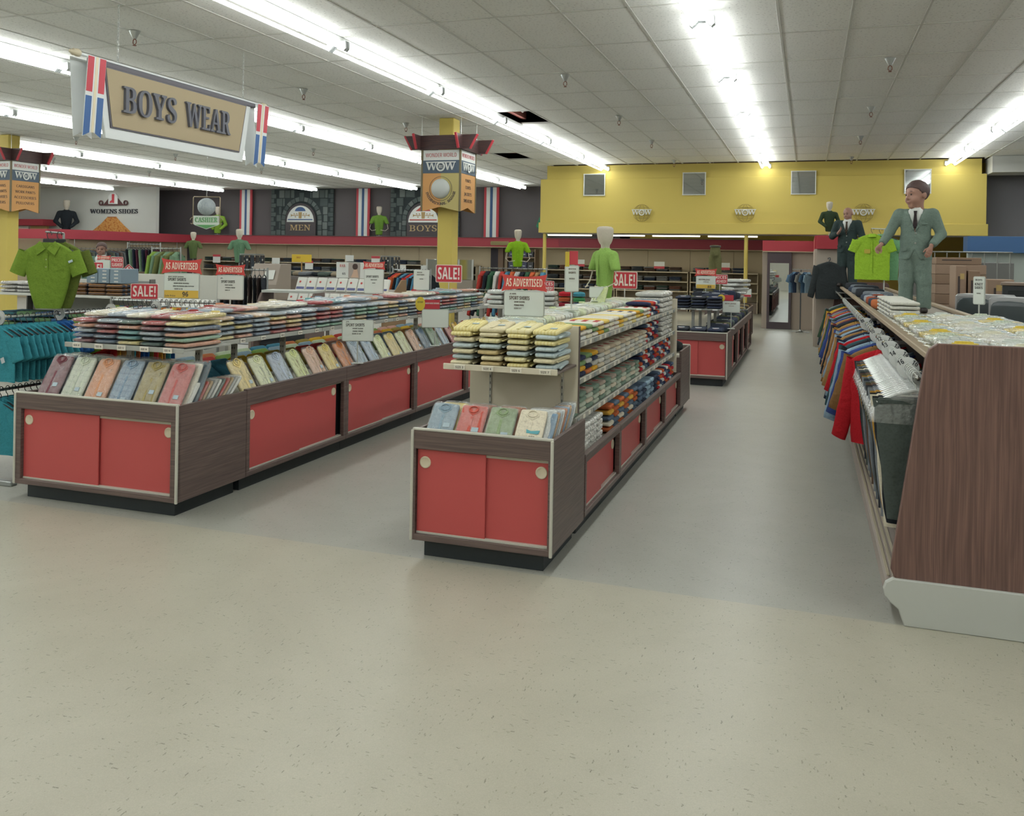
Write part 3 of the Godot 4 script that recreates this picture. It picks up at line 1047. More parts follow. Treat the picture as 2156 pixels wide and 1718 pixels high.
# a cabinet with two sliding doors; front towards local +z, base on the floor, centred on x; depth runs to -z
func counter(label: String, w: float, dp: float, h: float, lo: float, hi: float, stile: float, at: Vector3, turn: float, group: String, closed := true, ajar := 0.0, trims := false, drop := 0.05) -> Node3D:
	var t := thing("display_counter", label, "counter", at, turn, group)
	var iw := w - 2 * stile
	part(t, "kick_plate", cbox(w - (0.1 if trims else 0.0), lo - 0.03, dp - 0.1, 0.002), KICK, Vector3(0, (lo - 0.03) / 2, -dp / 2))
	part(t, "top_rail", cbox(w, h - hi, 0.03, 0.003), WOOD, Vector3(0, (h + hi) / 2, -0.015))
	part(t, "bottom_rail", cbox(w, 0.03, 0.03, 0.003), WOOD, Vector3(0, lo - 0.015, -0.015))
	for s in [-1, 1]:
		part(t, "stile", cbox(stile, hi - lo, 0.03, 0.002), WOOD, Vector3(s * (w / 2 - stile / 2), (lo + hi) / 2, -0.015))
	part(t, "door_track", cbox(iw, 0.012, 0.03, 0.001), ALU, Vector3(0, lo + 0.004, -0.034))
	var ct := minf(hi, h - drop - 0.013)
	part(t, "carcass", cbox(w - 0.002, ct - lo, 0.01, 0.0), mat(H("1b1f22"), 0.9), Vector3(0, (lo + ct) / 2, -0.075))
	part(t, "deck", cbox(w - 0.004, 0.02, dp - 0.03, 0.001), mat(H("b9b5a6"), 0.7), Vector3(0, h - drop, -dp / 2 - 0.015))
	part(t, "back_panel", cbox(w - 0.004, h - lo - 0.05, 0.015, 0.001), WOOD, Vector3(0, (h + lo) / 2 - 0.025, -dp + 0.01))
	if closed:
		for s in [-1, 1]:
			part(t, "side_panel", cbox(0.02, h - lo + 0.03, dp, 0.002), WOOD, Vector3(s * (w / 2 - 0.01), (h + lo - 0.03) / 2, -dp / 2 - 0.001))
	if trims:
		for s in [-1, 1]:
			part(t, "corner_trim", cbox(0.014, h - lo + 0.034, 0.014, 0.003), ALU, Vector3(s * (w / 2 - 0.002), (h + lo - 0.03) / 2, 0.0))
		part(t, "top_trim", cbox(w, 0.012, 0.02, 0.003), ALU, Vector3(0, h + 0.004, -0.01))
	else:
		part(t, "top_trim", cbox(w, 0.008, 0.03, 0.002), WOOD, Vector3(0, h + 0.003, -0.014))
	var dw := iw / 2 + 0.02
	for s in [-1, 1]:
		var dx: float = s * (iw / 2 - dw / 2) - (ajar if s > 0 else 0.0)
		var d := part(t, "sliding_door", cbox(dw, hi - lo - 0.004, 0.008, 0.002), RED, Vector3(dx, (lo + hi) / 2, -0.026 if s < 0 else -0.042))
		var f := part(d, "finger_pull", lathe([Vector2(0.0, 0.001), Vector2(0.018, 0.001), Vector2(0.021, 0.005), Vector2(0.026, 0.006), Vector2(0.029, 0.003), Vector2(0.029, -0.002)], 20), PULL, Vector3(s * (dw / 2 - 0.042), (hi - lo) / 2 - 0.066, 0.004), Vector3(PI / 2, 0, 0))
		f.set_meta("label", "round cream finger pull")
	return t

# ---------------------------------------------------------------- folded and bagged goods
func pillow_s(s: Vector3, e1: float, e2: float, wob: float, sd: int, nu := 16, nv := 8) -> Shape:
	# superellipsoid resting on y = 0
	var n := FastNoiseLite.new()
	n.seed = sd
	n.frequency = 1.0
	return sheet_s(nu, nv, func(u: float, v: float):
		var a: float = -u * TAU
		var b: float = (v - 0.5) * PI
		var cb := cos(b)
		var p := Vector3(signf(cos(a)) * pow(absf(cos(a)), e2) * pow(cb, e1), signf(b) * pow(absf(sin(b)), e1), signf(sin(a)) * pow(absf(sin(a)), e2) * pow(cb, e1))
		var q := Vector3(p.x * s.x, p.y * s.y, p.z * s.z) / 2.0
		var k := n.get_noise_3d(q.x * 14.0, q.y * 30.0, q.z * 14.0)
		return q + Vector3(p.x * 0.6, p.y, p.z * 0.6) * k * wob + Vector3(0, s.y / 2.0, 0), true)

func pillow(s: Vector3, e1 := 0.5, e2 := 0.22, wob := 0.004, sd := 1) -> ArrayMesh:
	var key := "pil%s%.2f%.2f%.3f%d" % [s, e1, e2, wob, sd]
	if not shapes.has(key):
		shapes[key] = pillow_s(s, e1, e2, wob, sd).mesh(true)
	return shapes[key]

func crumple(s: Vector3, sd: int) -> ArrayMesh:
	# clear bag: a pillow with pinched, wrinkled edges
	var key := "bag%s%d" % [s, sd]
	if not shapes.has(key):
		var n := FastNoiseLite.new()
		n.seed = sd
		n.frequency = 1.0
		shapes[key] = sheet_s(20, 8, func(u: float, v: float):
			var a: float = -u * TAU
			var b: float = (v - 0.5) * PI
			var cb := pow(cos(b), 0.4)
			var p := Vector3(signf(cos(a)) * pow(absf(cos(a)), 0.25) * cb, signf(b) * pow(absf(sin(b)), 0.7), signf(sin(a)) * pow(absf(sin(a)), 0.25) * cb)
			var q := Vector3(p.x * s.x, p.y * s.y, p.z * s.z) / 2.0
			var k := n.get_noise_3d(q.x * 40.0, q.y * 60.0, q.z * 40.0)
			var e := maxf(absf(p.x), absf(p.z))
			return q * (1.0 + 0.05 * k * e) + Vector3(0, k * 0.004 * (0.4 + e) + s.y / 2.0, 0), true).mesh(true)
	return shapes[key]

# flat collar of a folded shirt, lying on y = 0, neck towards -z
func collar_mesh() -> ArrayMesh:
	if not shapes.has("collar"):
		var s := Shape.new()
		for d in [-1, 1]:
			var poly := PackedVector2Array([Vector2(0.0, 0.0), Vector2(0.05, 0.03), Vector2(0.045, 0.05), Vector2(0.02, 0.055), Vector2(-0.002, 0.02)])
			var e := extrude_s(poly, 0.004)
			s.add(e, Transform3D(Basis(Vector3(d, 0, 0), Vector3(0, 0, -1), Vector3(0, d, 0)), Vector3(0, 0.004, 0.0)))
		s.add(lathe_s([Vector2(0.03, 0.0), Vector2(0.038, 0.0), Vector2(0.036, 0.012), Vector2(0.03, 0.011), Vector2(0.03, 0.0)], 14), Transform3D(Basis().scaled(Vector3(1, 1, 0.7)), Vector3(0, 0.0, -0.045)))
		shapes["collar"] = s.mesh()
	return shapes["collar"]

# folded shirt; bagged: in a clear bag; face: collar, placket and tag show
func shirt(called: String, label: String, mt: Material, at: Vector3, rot: Vector3, size: Vector3, group: String, bagged: bool, face: bool, sd := 0) -> Node3D:
	var t := thing(called, label, "shirt", at, 0.0, group)
	t.rotation = rot
	part(t, "folded_body", pillow(size * Vector3(1, 0.9, 1), 0.42, 0.16, 0.004, 1 + sd % 3), mt, Vector3(0, size.y * 0.04, 0))
	if face:
		part(t, "collar", collar_mesh(), mt, Vector3(0, size.y - 0.004, -size.z / 2 + 0.062), Vector3.ZERO, Vector3.ONE * clampf(size.x / 0.19, 0.7, 1.3))
		part(t, "placket", cbox(0.016, 0.003, size.z * 0.62, 0.001), mt, Vector3(0, size.y - 0.001, size.z * 0.14))
		part(t, "price_tag", cbox(0.035, 0.002, 0.024, 0.0005), mat(H("a9bcc4"), 0.5), Vector3(size.x * 0.24, size.y + 0.0015, size.z * (0.1 + 0.06 * (sd % 4))))
	if bagged:
		part(t, "plastic_bag", crumple(Vector3(size.x * 1.07, size.y * 1.04, size.z * 1.08), 1 + sd % 3), film(), Vector3(0, -size.y * 0.02, 0))
	return t

# ---------------------------------------------------------------- signs
# upright card in a slim frame on a stem; lines: [text, height, width, x, y, colour]
func sign_card(label: String, w: float, h: float, stem: float, at: Vector3, turn: float, lines: Array, group := "price cards", topper := "", band := false) -> Node3D:
	var t := thing("price_sign", label, "sign", at, turn, group)
	var card := mat(H("d3dad2"), 0.5)
	var fr := mat(H("b9beb8"), 0.4, 0.3)
	if stem > 0.0:
		rod(t, "stem", Vector3(0, 0, 0), Vector3(0, stem + 0.002, 0), 0.005, fr, 8)
		part(t, "foot", cbox(0.09, 0.006, 0.06, 0.002), fr, Vector3(0, 0.003, 0))
	part(t, "frame", extrude(rounded(w, h, 0.012), 0.008, 0.002), fr, Vector3(0, stem + h / 2, 0))
	part(t, "card", extrude(rounded(w - 0.012, h - 0.012, 0.008), 0.004), card, Vector3(0, stem + h / 2, 0.0045))
	if band:
		part(t, "price_band", cbox(w - 0.014, h * 0.3, 0.003, 0.0005), mat(H("d2ae49"), 0.55), Vector3(0, stem + h * 0.17, 0.0065))
	for l in lines:
		letters(t, "lettering", l[0], l[1], l[2], mat(l[5], 0.6), Vector3(l[3], stem + l[4], 0.0075), Vector3.ZERO, false, 0.0012)
	if topper == "adv":
		adv_topper(t, Vector3(0, stem + h + w * 0.185, 0.004), w * 1.12)
	return t

func adv_topper(t: Node3D, at: Vector3, w: float) -> void:
	var h := w * 0.37
	var p := PackedVector2Array()
	p.append(Vector2(-w / 2, -h / 2))
	for k in 7:
		var u := k / 6.0 * 2.0 - 1.0
		p.append(Vector2(u * w * 0.42, -h * (0.34 + 0.1 * u * u)))
	p.append(Vector2(w / 2, -h / 2))
	p.append(Vector2(w * 0.44, 0))
	p.append(Vector2(w / 2, h / 2))
	for k in 7:
		var u := 1.0 - k / 6.0 * 2.0
		p.append(Vector2(u * w * 0.42, h * (0.34 + 0.1 * u * u)))
	p.append(Vector2(-w / 2, h / 2))
	p.append(Vector2(-w * 0.44, 0))
	var b := part(t, "topper", extrude(p, 0.004), mat(H("cc4640"), 0.5), at)
	b.set_meta("label", "red bow-tie topper reading AS ADVERTISED")
	letters(b, "lettering", "AS ADVERTISED", h * 0.44, w * 0.8, mat(H("ecdcc8"), 0.6), Vector3(0, 0.0, 0.003), Vector3.ZERO, false, 0.0012)

func sale_card(text: String, label: String, w: float, h: float, stem: float, at: Vector3, turn: float, tilt := 0.0, group := "red sale cards") -> Node3D:
	var t := thing("sale_sign", label, "sign", at, turn, group)
	var fr := mat(H("c9c4bd"), 0.4)
	if stem > 0.0:
		rod(t, "stem", Vector3(0, 0, -0.002), Vector3(0, stem + 0.02, -0.002), 0.005, fr, 8)
	var b := part(t, "card", extrude(rounded(w, h, 0.015), 0.006, 0.001), mat(H("d8cdc4"), 0.5), Vector3(0, stem + h / 2, 0), Vector3(0, 0, tilt))
	part(b, "red_field", extrude(rounded(w * 0.94, h * 0.92, 0.01), 0.003), mat(H("bf3440"), 0.5), Vector3(0, 0, 0.004))
	var lines := text.split("|")
	for i in lines.size():
		var lh: float = h * (0.66 if lines.size() == 1 else 0.3)
		letters(b, "lettering", lines[i], lh, w * 0.82, mat(H("e3dbd2"), 0.6), Vector3(0, (0.0 if lines.size() == 1 else (0.5 - i) * h * 0.42), 0.006), Vector3.ZERO, false, 0.0015)
	return t

# palette of bagged sport shirts: [words, material]
var SPORT := []
var PASTEL := []

func palettes() -> void:
	SPORT = [["rose red", cloth(H("b0504e"))], ["salmon", cloth(H("d49a7d"))], ["burgundy", cloth(H("83464e"))], ["slate blue", cloth(H("5d7086"))], ["grey blue", cloth(H("9aa9b4"))], ["pale yellow", cloth(H("dcca84"))], ["mint green", cloth(H("88b096"))], ["dark green", cloth(H("4b6a5e"))], ["teal", cloth(H("68a0a4"))], ["cream", cloth(H("ddd6bd"))], ["tan", cloth(H("c3a27a"))], ["bright red", cloth(H("b8363c"))]]
	PASTEL = [["pale yellow", cloth(H("e2cf93"))], ["cream green checked", check(H("d9dcb8"), H("c3cfa0"), 0)], ["light blue", cloth(H("b3bfce"))], ["pale lime", cloth(H("d8dfa6"))], ["peach", cloth(H("dfbba4"))], ["buttercup yellow", cloth(H("e3d08a"))], ["orange", cloth(H("d48a56"))], ["sky blue", cloth(H("b4c4d4"))], ["powder blue striped", check(H("b7c6d2"), H("98aabb"), 1)], ["soft green", cloth(H("d3e0ae"))], ["gold", cloth(H("dcb862"))], ["pale lime checked", check(H("dde3b8"), H("c8d49a"), 0)], ["rose", cloth(H("b96a66"))], ["steel blue", cloth(H("7a8ea0"))], ["sage green", cloth(H("8fa58c"))]]

# ---------------------------------------------------------------- the long counter on the left
func left_counter() -> void:
	fixtures_materials()
	palettes()
	var g := "walnut counters with red doors"
	counter("walnut end counter with red doors holding leaning plaid and solid bagged shirts", 1.155, 0.62, 0.615, 0.115, 0.525, 0.045, P(-3.8135, 0, 3.94), 0.0, g, true, 0.0, true, 0.1)
	for k in 4:
		var d := 4.565 + 1.2225 * (k + 0.5)
		counter("walnut counter section with red sliding doors, %s behind the left end counter" % NTH[k], 1.221, 1.15, 0.615, 0.115, 0.52, 0.035, P(-3.236, 0, d), PI / 2, g, false, 0.05 if k == 0 else 0.0, false, 0.1)
	# upper shelf on slotted uprights
	var sh := mat(H("a9aca6"), 0.45, 0.2)
	var up := mat(H("b3b2a6"), 0.5)
	var dark := mat(H("4a4d4c"), 0.7)
	var r := thing("shelf_rack", "grey metal shelf on slotted uprights over the left red-door counter", "shelf", P(-3.8, 0.56, 4.5))
	for a in [[-4.065, 4.5], [-3.545, 4.5], [-3.8, 5.2], [-3.8, 5.8], [-3.8, 7.02], [-3.8, 8.2], [-3.8, 9.3]]:
		var u := slab(r, "upright", Vector3(a[0] - 0.02, 0.527, a[1] - 0.012), Vector3(a[0] + 0.02, 0.895, a[1] + 0.012), up, 0.002)
		for k in 7:
			for s in [-1, 1]:
				part(u, "slot", cbox(0.006, 0.014, 0.003, 0.0), dark, Vector3(s * 0.009, -0.13 + k * 0.042, 0.012))
	slab(r, "end_shelf", Vector3(-4.225, 0.885, 4.14), Vector3(-3.365, 0.897, 4.57), sh, 0.002)
	slab(r, "tag_rail", Vector3(-4.225, 0.876, 4.13), Vector3(-3.365, 0.905, 4.142), sh, 0.002)
	for k in 4:
		slab(r, "long_shelf", Vector3(-4.17, 0.885, 4.59 + k * 1.2), Vector3(-3.46, 0.897, 5.785 + k * 1.2), sh, 0.002)
		slab(r, "tag_rail", Vector3(-3.462, 0.876, 4.59 + k * 1.2), Vector3(-3.45, 0.905, 5.785 + k * 1.2), sh, 0.002)
	var tagm := mat(H("dcd8cc"), 0.6)
	var ink := mat(H("4b4640"), 0.7)
	for k in 5:
		var q := slab(r, "size_tag", Vector3(-4.155 + k * 0.165, 0.875, 4.122), Vector3(-4.095 + k * 0.165, 0.905, 4.129), tagm, 0.001)
		letters(q, "lettering", "SIZE %d" % [8, 10, 12, 14, 16][k], 0.011, 0.042, ink, Vector3(0, 0, 0.0036), Vector3.ZERO, false, 0.0006)
	for k in 20:
		var q := slab(r, "size_tag", Vector3(-3.449, 0.878, 4.78 + k * 0.225), Vector3(-3.444, 0.904, 4.83 + k * 0.225), tagm, 0.001)
		letters(q, "lettering", "SIZE %d" % [8, 10, 12, 14, 16][k % 5], 0.011, 0.036, ink, Vector3(0.003, 0, 0), Vector3(0, PI / 2, 0), false, 0.0006)
	# stacks on the end shelf: colours read off the photograph, bottom to top
	var E5 := [[2, 3, 4, 1, 0], [3, 3, 0, 2, 4], [5, 8, 8, 1, 7], [7, 4, 4, 2, 0], [1, 6, 1, 3, 5]]
	var gs := "bagged shirts stacked on the left shelf"
	for c in 5:
		for l in 5:
			var p: Array = SPORT[E5[c][l]]
			shirt("bagged_shirt", "%s bagged shirt, %s in the size-%s stack on the end shelf" % [p[0], ORD[l], ["eight", "ten", "twelve", "fourteen", "sixteen"][c]], p[1], P(-4.13 + c * 0.168 + rng.randf_range(-0.006, 0.006), 0.901 + l * 0.0305, 4.335 + rng.randf_range(-0.008, 0.008)), Vector3(0, rng.randf_range(-0.04, 0.04), 0), Vector3(0.145, 0.0272, 0.34), gs, true, false, c + l)
	for c in 5:
		var p: Array = SPORT[[9, 4, 9, 0, 5][c]]
		shirt("bagged_shirt", "%s bagged shirt lying loose on top of the size-%s stack" % [p[0], ["eight", "ten", "twelve", "fourteen", "sixteen"][c]], p[1], P(-4.1 + c * 0.165, 1.061, 4.36 + 0.02 * (c % 2)), Vector3(0.03, 0.2 - 0.1 * c, 0.02), Vector3(0.16, 0.03, 0.3), gs, true, true, c)
	# stacks along the long shelf, fronts to the aisle
	for c in 24:
		var d := 4.68 + c * 0.198
		for l in 5:
			var i: int = [5, 4, 3, 0, 10, 1, 6, 4, 11, 5, 3, 6][(c * 5 + l * 7 + (c * l) % 3) % 12]
			var p: Array = SPORT[i]
			shirt("bagged_shirt", "%s bagged shirt, %s in the %s long-shelf stack from the end shelf" % [p[0], ORD[l], NTH[c]], p[1], P(-3.625, 0.901 + l * 0.0305, d), Vector3(0, PI / 2 + rng.randf_range(-0.05, 0.05), 0), Vector3(0.172, 0.0272, 0.30), gs, true, false, c + l)
	for c in 22:
		var p: Array = [SPORT[4], SPORT[9], SPORT[4], SPORT[0], SPORT[9], SPORT[4], SPORT[1], SPORT[11], SPORT[1], SPORT[9], SPORT[8]][(c * 3) % 11]
		var d := 4.75 + c * 0.212
		shirt("bagged_shirt", "%s bagged shirt laid atop the long-shelf stacks, %s from the end shelf" % [p[0], NTH[c]], p[1], P(-3.68 - 0.05 * (c % 3), 1.061, d), Vector3(0.04 * (c % 3 - 1), PI / 2 + rng.randf_range(-0.14, 0.14), 0.0), Vector3(0.178, 0.03, 0.28), gs, true, true, c)
	for c in 12:
		# taller rear packs that hold the upper layer on the far half of the shelf
		var p: Array = [SPORT[9], SPORT[4], SPORT[10]][c % 3]
		shirt("bagged_shirt", "thick %s shirt pack on the long shelf's far half, %s from its end" % [p[0], NTH[c]], p[1], P(-3.98, 0.8985, 4.85 + c * 0.39), Vector3(0, PI / 2, 0), Vector3(0.35, 0.145, 0.3), gs, true, false, c)
	# shirts leaning in the end counter's tray
	var F := [["burgundy", cloth(H("7d5057"))], ["pale green plaid", check(H("c9d0bd"), H("a9b5a2"), 0)], ["peach", cloth(H("d8a07c"))], ["blue plaid", check(H("8fa3b4"), H("6f8598"), 0)], ["olive", cloth(H("a79a6a"))], ["rose pink", cloth(H("c4706c"))]]
	var behind := [["cream", cloth(H("d6d2c0"))], ["dark slate", cloth(H("5b6a74"))], ["sage", cloth(H("8f9b88"))]]
	var gl := "bagged shirts leaning in the left end counter"
	for c in 6:
		var x := -4.27 + c * 0.176
		for q in 3:
			var p: Array = F[c] if q == 0 else behind[(c + q) % 3]
			var lab := "%s shirt in clear bag leaning in the left end counter" % p[0] if q == 0 else "%s bagged shirt tucked behind the leaning %s shirt, %s back" % [p[0], F[c][0], NTH[q - 1]]
			shirt("leaning_shirt", lab, p[1], P(x + 0.022 * q, 0.67 + 0.002 * q, 4.115 + 0.04 * q), Vector3(1.05, -0.05, 0), Vector3(0.158, 0.026, 0.315), gl, true, q == 0, c + q)
	for c in 11:
		var p: Array = [["white", cloth(H("d5d6ce"))], ["tan", cloth(H("b29a74"))], ["dark green", cloth(H("5a6a60"))], ["grey", cloth(H("a9aaa4"))], ["brick red", cloth(H("b25a50"))]][(c * 2) % 5]
		shirt("leaning_shirt", "%s bagged shirt seen edge-on, %s back from the rose pink shirt" % [p[0], NTH[c]], p[1], P(-3.327, 0.622, 4.13 + c * 0.037), Vector3(1.0 - 0.015 * c, -0.15, 0), Vector3(0.11, 0.022, 0.2), gl, true, false, c)
	# shirts leaning along the aisle side
	var order := [0, 1, 2, 3, 4, 5, 6, 8, 7, 11, 0, 1, 4, 13, 14, 8, 12, 10, 12, 2, 9, 0]
	var ga := "bagged pastel shirts leaning along the left counter"
	for c in 22:
		var d := 4.7 + c * 0.213
		var p: Array = PASTEL[order[c]]
		shirt("leaning_shirt", "%s bagged shirt, %s leaning along the aisle side from the end counter" % [p[0], NTH[c]], p[1], P(-3.372, 0.65, d), Vector3(1.02, PI / 2 + 0.1 + rng.randf_range(-0.05, 0.05), 0), Vector3(0.185, 0.026, 0.275), ga, true, true, c)
		if c % 2 == 0:
			var p2: Array = [["brown", cloth(H("8f6a5a"))], ["dark grey", cloth(H("6a6d70"))], ["wine", cloth(H("7f3f48"))]][(c / 2) % 3]
			shirt("leaning_shirt", "%s bagged shirt half hidden behind the %s leaning aisle-side shirt" % [p2[0], NTH[c]], p2[1], P(-3.405, 0.634, d + 0.07), Vector3(1.05, PI / 2, 0), Vector3(0.17, 0.024, 0.24), ga, true, false, c)
	# knit shirts stood in rows on the far half, collars up
	var KN := [["rust", cloth(H("a9663f"))], ["teal blue", cloth(H("41798e"))], ["mustard", cloth(H("bd9a2e"))], ["olive", cloth(H("8a7a3a"))], ["brick red", cloth(H("a33a34"))], ["dusty pink", cloth(H("b98f80"))], ["moss green", cloth(H("6d8a44"))], ["grey blue", cloth(H("7d94a0"))], ["caramel", cloth(H("b07d48"))], ["pale sage", cloth(H("a9b79a"))]]
	for rw in 3:
		for c in 21:
			var p: Array = KN[(c / 2 + rw * 3 + (c * rw) % 3) % 10]
			shirt("knit_shirt", "%s knit shirt stood upright, %s in the %s row behind the uprights" % [p[0], NTH[c], NTH[rw]], p[1], P(-4.0 - rw * 0.145, 0.592, 4.68 + c * 0.225 + 0.04 * (rw % 2)), Vector3(0.62, PI / 2, 0), Vector3(0.2, 0.05, 0.2), "knit shirts in rows on the left counter", false, false, c + rw)
	# cards above this counter
	var ink2 := H("4a4a46")
	sign_card("white SPORT SHIRTS card with yellow 96 price band and red AS ADVERTISED topper", 0.26, 0.175, 0.06, P(-4.09, 1.075, 5.0), 0.22, [["BOYS' SHORT SLEEVED", 0.007, 0.11, -0.04, 0.15, ink2], ["SPORT SHIRTS", 0.02, 0.13, -0.032, 0.131, ink2], ["NEVER NEEDS IRONING", 0.008, 0.11, 0.0, 0.105, ink2], ["65% POLYESTER 35% COTTON", 0.008, 0.15, 0.015, 0.085, ink2], ["SIZES 6-18", 0.008, 0.06, -0.02, 0.066, ink2], ["Sale Price", 0.012, 0.075, -0.08, 0.018, ink2], ["96", 0.032, 0.042, 0.03, 0.03, H("2d3038")]], "price cards", "adv", true)
	sign_card("white SPORT SHIRTS card with red AS ADVERTISED topper beside the dark trouser rack", 0.195, 0.175, 0.05, P(-3.84, 1.075, 5.2), 0.22, [["JR.", 0.006, 0.02, -0.06, 0.152, ink2], ["SPORT SHIRTS", 0.018, 0.1, -0.015, 0.128, ink2], ["SHORT SLEEVES", 0.007, 0.055, -0.01, 0.104, ink2], ["PERMA PRESS", 0.007, 0.07, 0.002, 0.086, ink2], ["SIZES 3-7", 0.007, 0.035, -0.018, 0.068, ink2]], "price cards", "adv")
	sign_card("narrow white card with red AS ADVERTISED topper in front of the white underwear boxes", 0.19, 0.23, 0.02, P(-3.84, 1.075, 7.35), 0.2, [["SPORT SHIRTS", 0.02, 0.12, -0.015, 0.16, ink2], ["SHORT SLEEVE", 0.009, 0.06, 0, 0.13, ink2], ["SIZES", 0.009, 0.03, 0, 0.1, ink2]], "price cards", "adv")
	sale_card("SALE!", "red SALE card on a stem over the left shelf, beside the yellow column", 0.3, 0.2, 0.1, P(-3.84, 1.06, 9.15), 0.25)
	sign_card("small white size card behind the left shelf stacks near the red SALE card", 0.17, 0.22, 0.03, P(-3.88, 1.06, 8.5), 0.3, [["BOYS", 0.012, 0.05, -0.02, 0.19, ink2], ["SPORT SHIRTS", 0.012, 0.08, -0.01, 0.165, ink2], ["SIZES", 0.01, 0.04, 0, 0.12, ink2]])
	sign_card("white SPORT SHIRTS card standing among the pastel shirts of the left counter", 0.24, 0.165, 0.17, P(-3.255, 0.625, 5.98), 0.45, [["JR.", 0.007, 0.03, -0.075, 0.15, ink2], ["SPORT SHIRTS", 0.022, 0.14, -0.02, 0.125, ink2], ["SHORT SLEEVE", 0.009, 0.08, 0.0, 0.098, ink2], ["PERM PRESS", 0.009, 0.075, 0.0, 0.078, ink2], ["SIZES 8-18", 0.009, 0.065, -0.01, 0.058, ink2]])
	var s3 := sign_card("blank white card with red and yellow toppers among the shirts of the left counter", 0.25, 0.17, 0.17, P(-3.255, 0.625, 7.45), 0.45, [])
	part(s3, "topper", cbox(0.14, 0.085, 0.004, 0.001), mat(H("b93540"), 0.5), Vector3(-0.03, 0.385, 0.004))
	letters(s3, "lettering", "NEVER NEEDS IRONING", 0.014, 0.125, mat(H("e3dbd2"), 0.6), Vector3(-0.03, 0.395, 0.0075), Vector3.ZERO, false, 0.001)
	var oval := PackedVector2Array()
	for k in 16:
		oval.append(Vector2(cos(TAU * k / 16) * 0.045, sin(TAU * k / 16) * 0.065))
	part(s3, "price_seal", extrude(oval, 0.004), mat(H("d0b93a"), 0.5), Vector3(-0.14, 0.39, 0.006))
	letters(s3, "lettering", "STOP", 0.014, 0.05, mat(H("3a3a34"), 0.6), Vector3(-0.14, 0.405, 0.0095), Vector3.ZERO, false, 0.001)

# ---------------------------------------------------------------- the counter in the middle
# stacks of folded goods along an edge that faces the aisle (turn PI / 2) from depth d0 to d1
func goods(called: String, what: String, cat: String, pal: Array, x: float, y: float, d0: float, d1: float, pitch: float, layers: int, thick: float, deep: float, group: String, where: String, e1 := 0.45, bag := false, messy := 0.0, dots := false) -> void:
	var n := int((d1 - d0) / pitch + 0.001)
	for c in n:
		for l in layers:
			var p: Array = pal[(c * 2 + l * 3 + (c * l) % 2) % pal.size()]
			var t := thing(called, "%s %s, %s in the %s stack %s" % [p[0], what, ORD[l], NTH[c], where], cat, P(x, y + l * thick * 1.06, d0 + (c + 0.5) * pitch), 0.0, group)
			t.rotation = Vector3(0, PI / 2 + rng.randf_range(-0.03 - messy, 0.03 + messy), 0)
			part(t, "folded_body", pillow(Vector3(pitch * 0.9, thick, deep), e1, 0.16, 0.003, 1 + (c + l) % 3), p[1])
			part(t, "fold", pillow(Vector3(pitch * 0.84, thick * 0.34, 0.03), 0.7, 0.3, 0.001, 1), p[1], Vector3(0, thick * 0.1, deep / 2 - 0.016))
			if dots and l == layers - 1:
				for q in 2:
					part(t, "printed_dot", lathe([Vector2(0, 0), Vector2(0.02, 0), Vector2(0.02, 0.0015), Vector2(0, 0.0015)], 14), mat(H("a8453c") if q == 0 else H("5f4038"), 0.8), Vector3(-0.02 + q * 0.045, thick - 0.001, deep * 0.3 - q * 0.02), Vector3.ZERO, Vector3.ONE * (1.0 - 0.3 * q))
			if bag:
				part(t, "plastic_bag", crumple(Vector3(pitch * 0.95, thick * 1.03, deep * 1.02), 1 + c % 3), film(), Vector3(0, 0, 0))

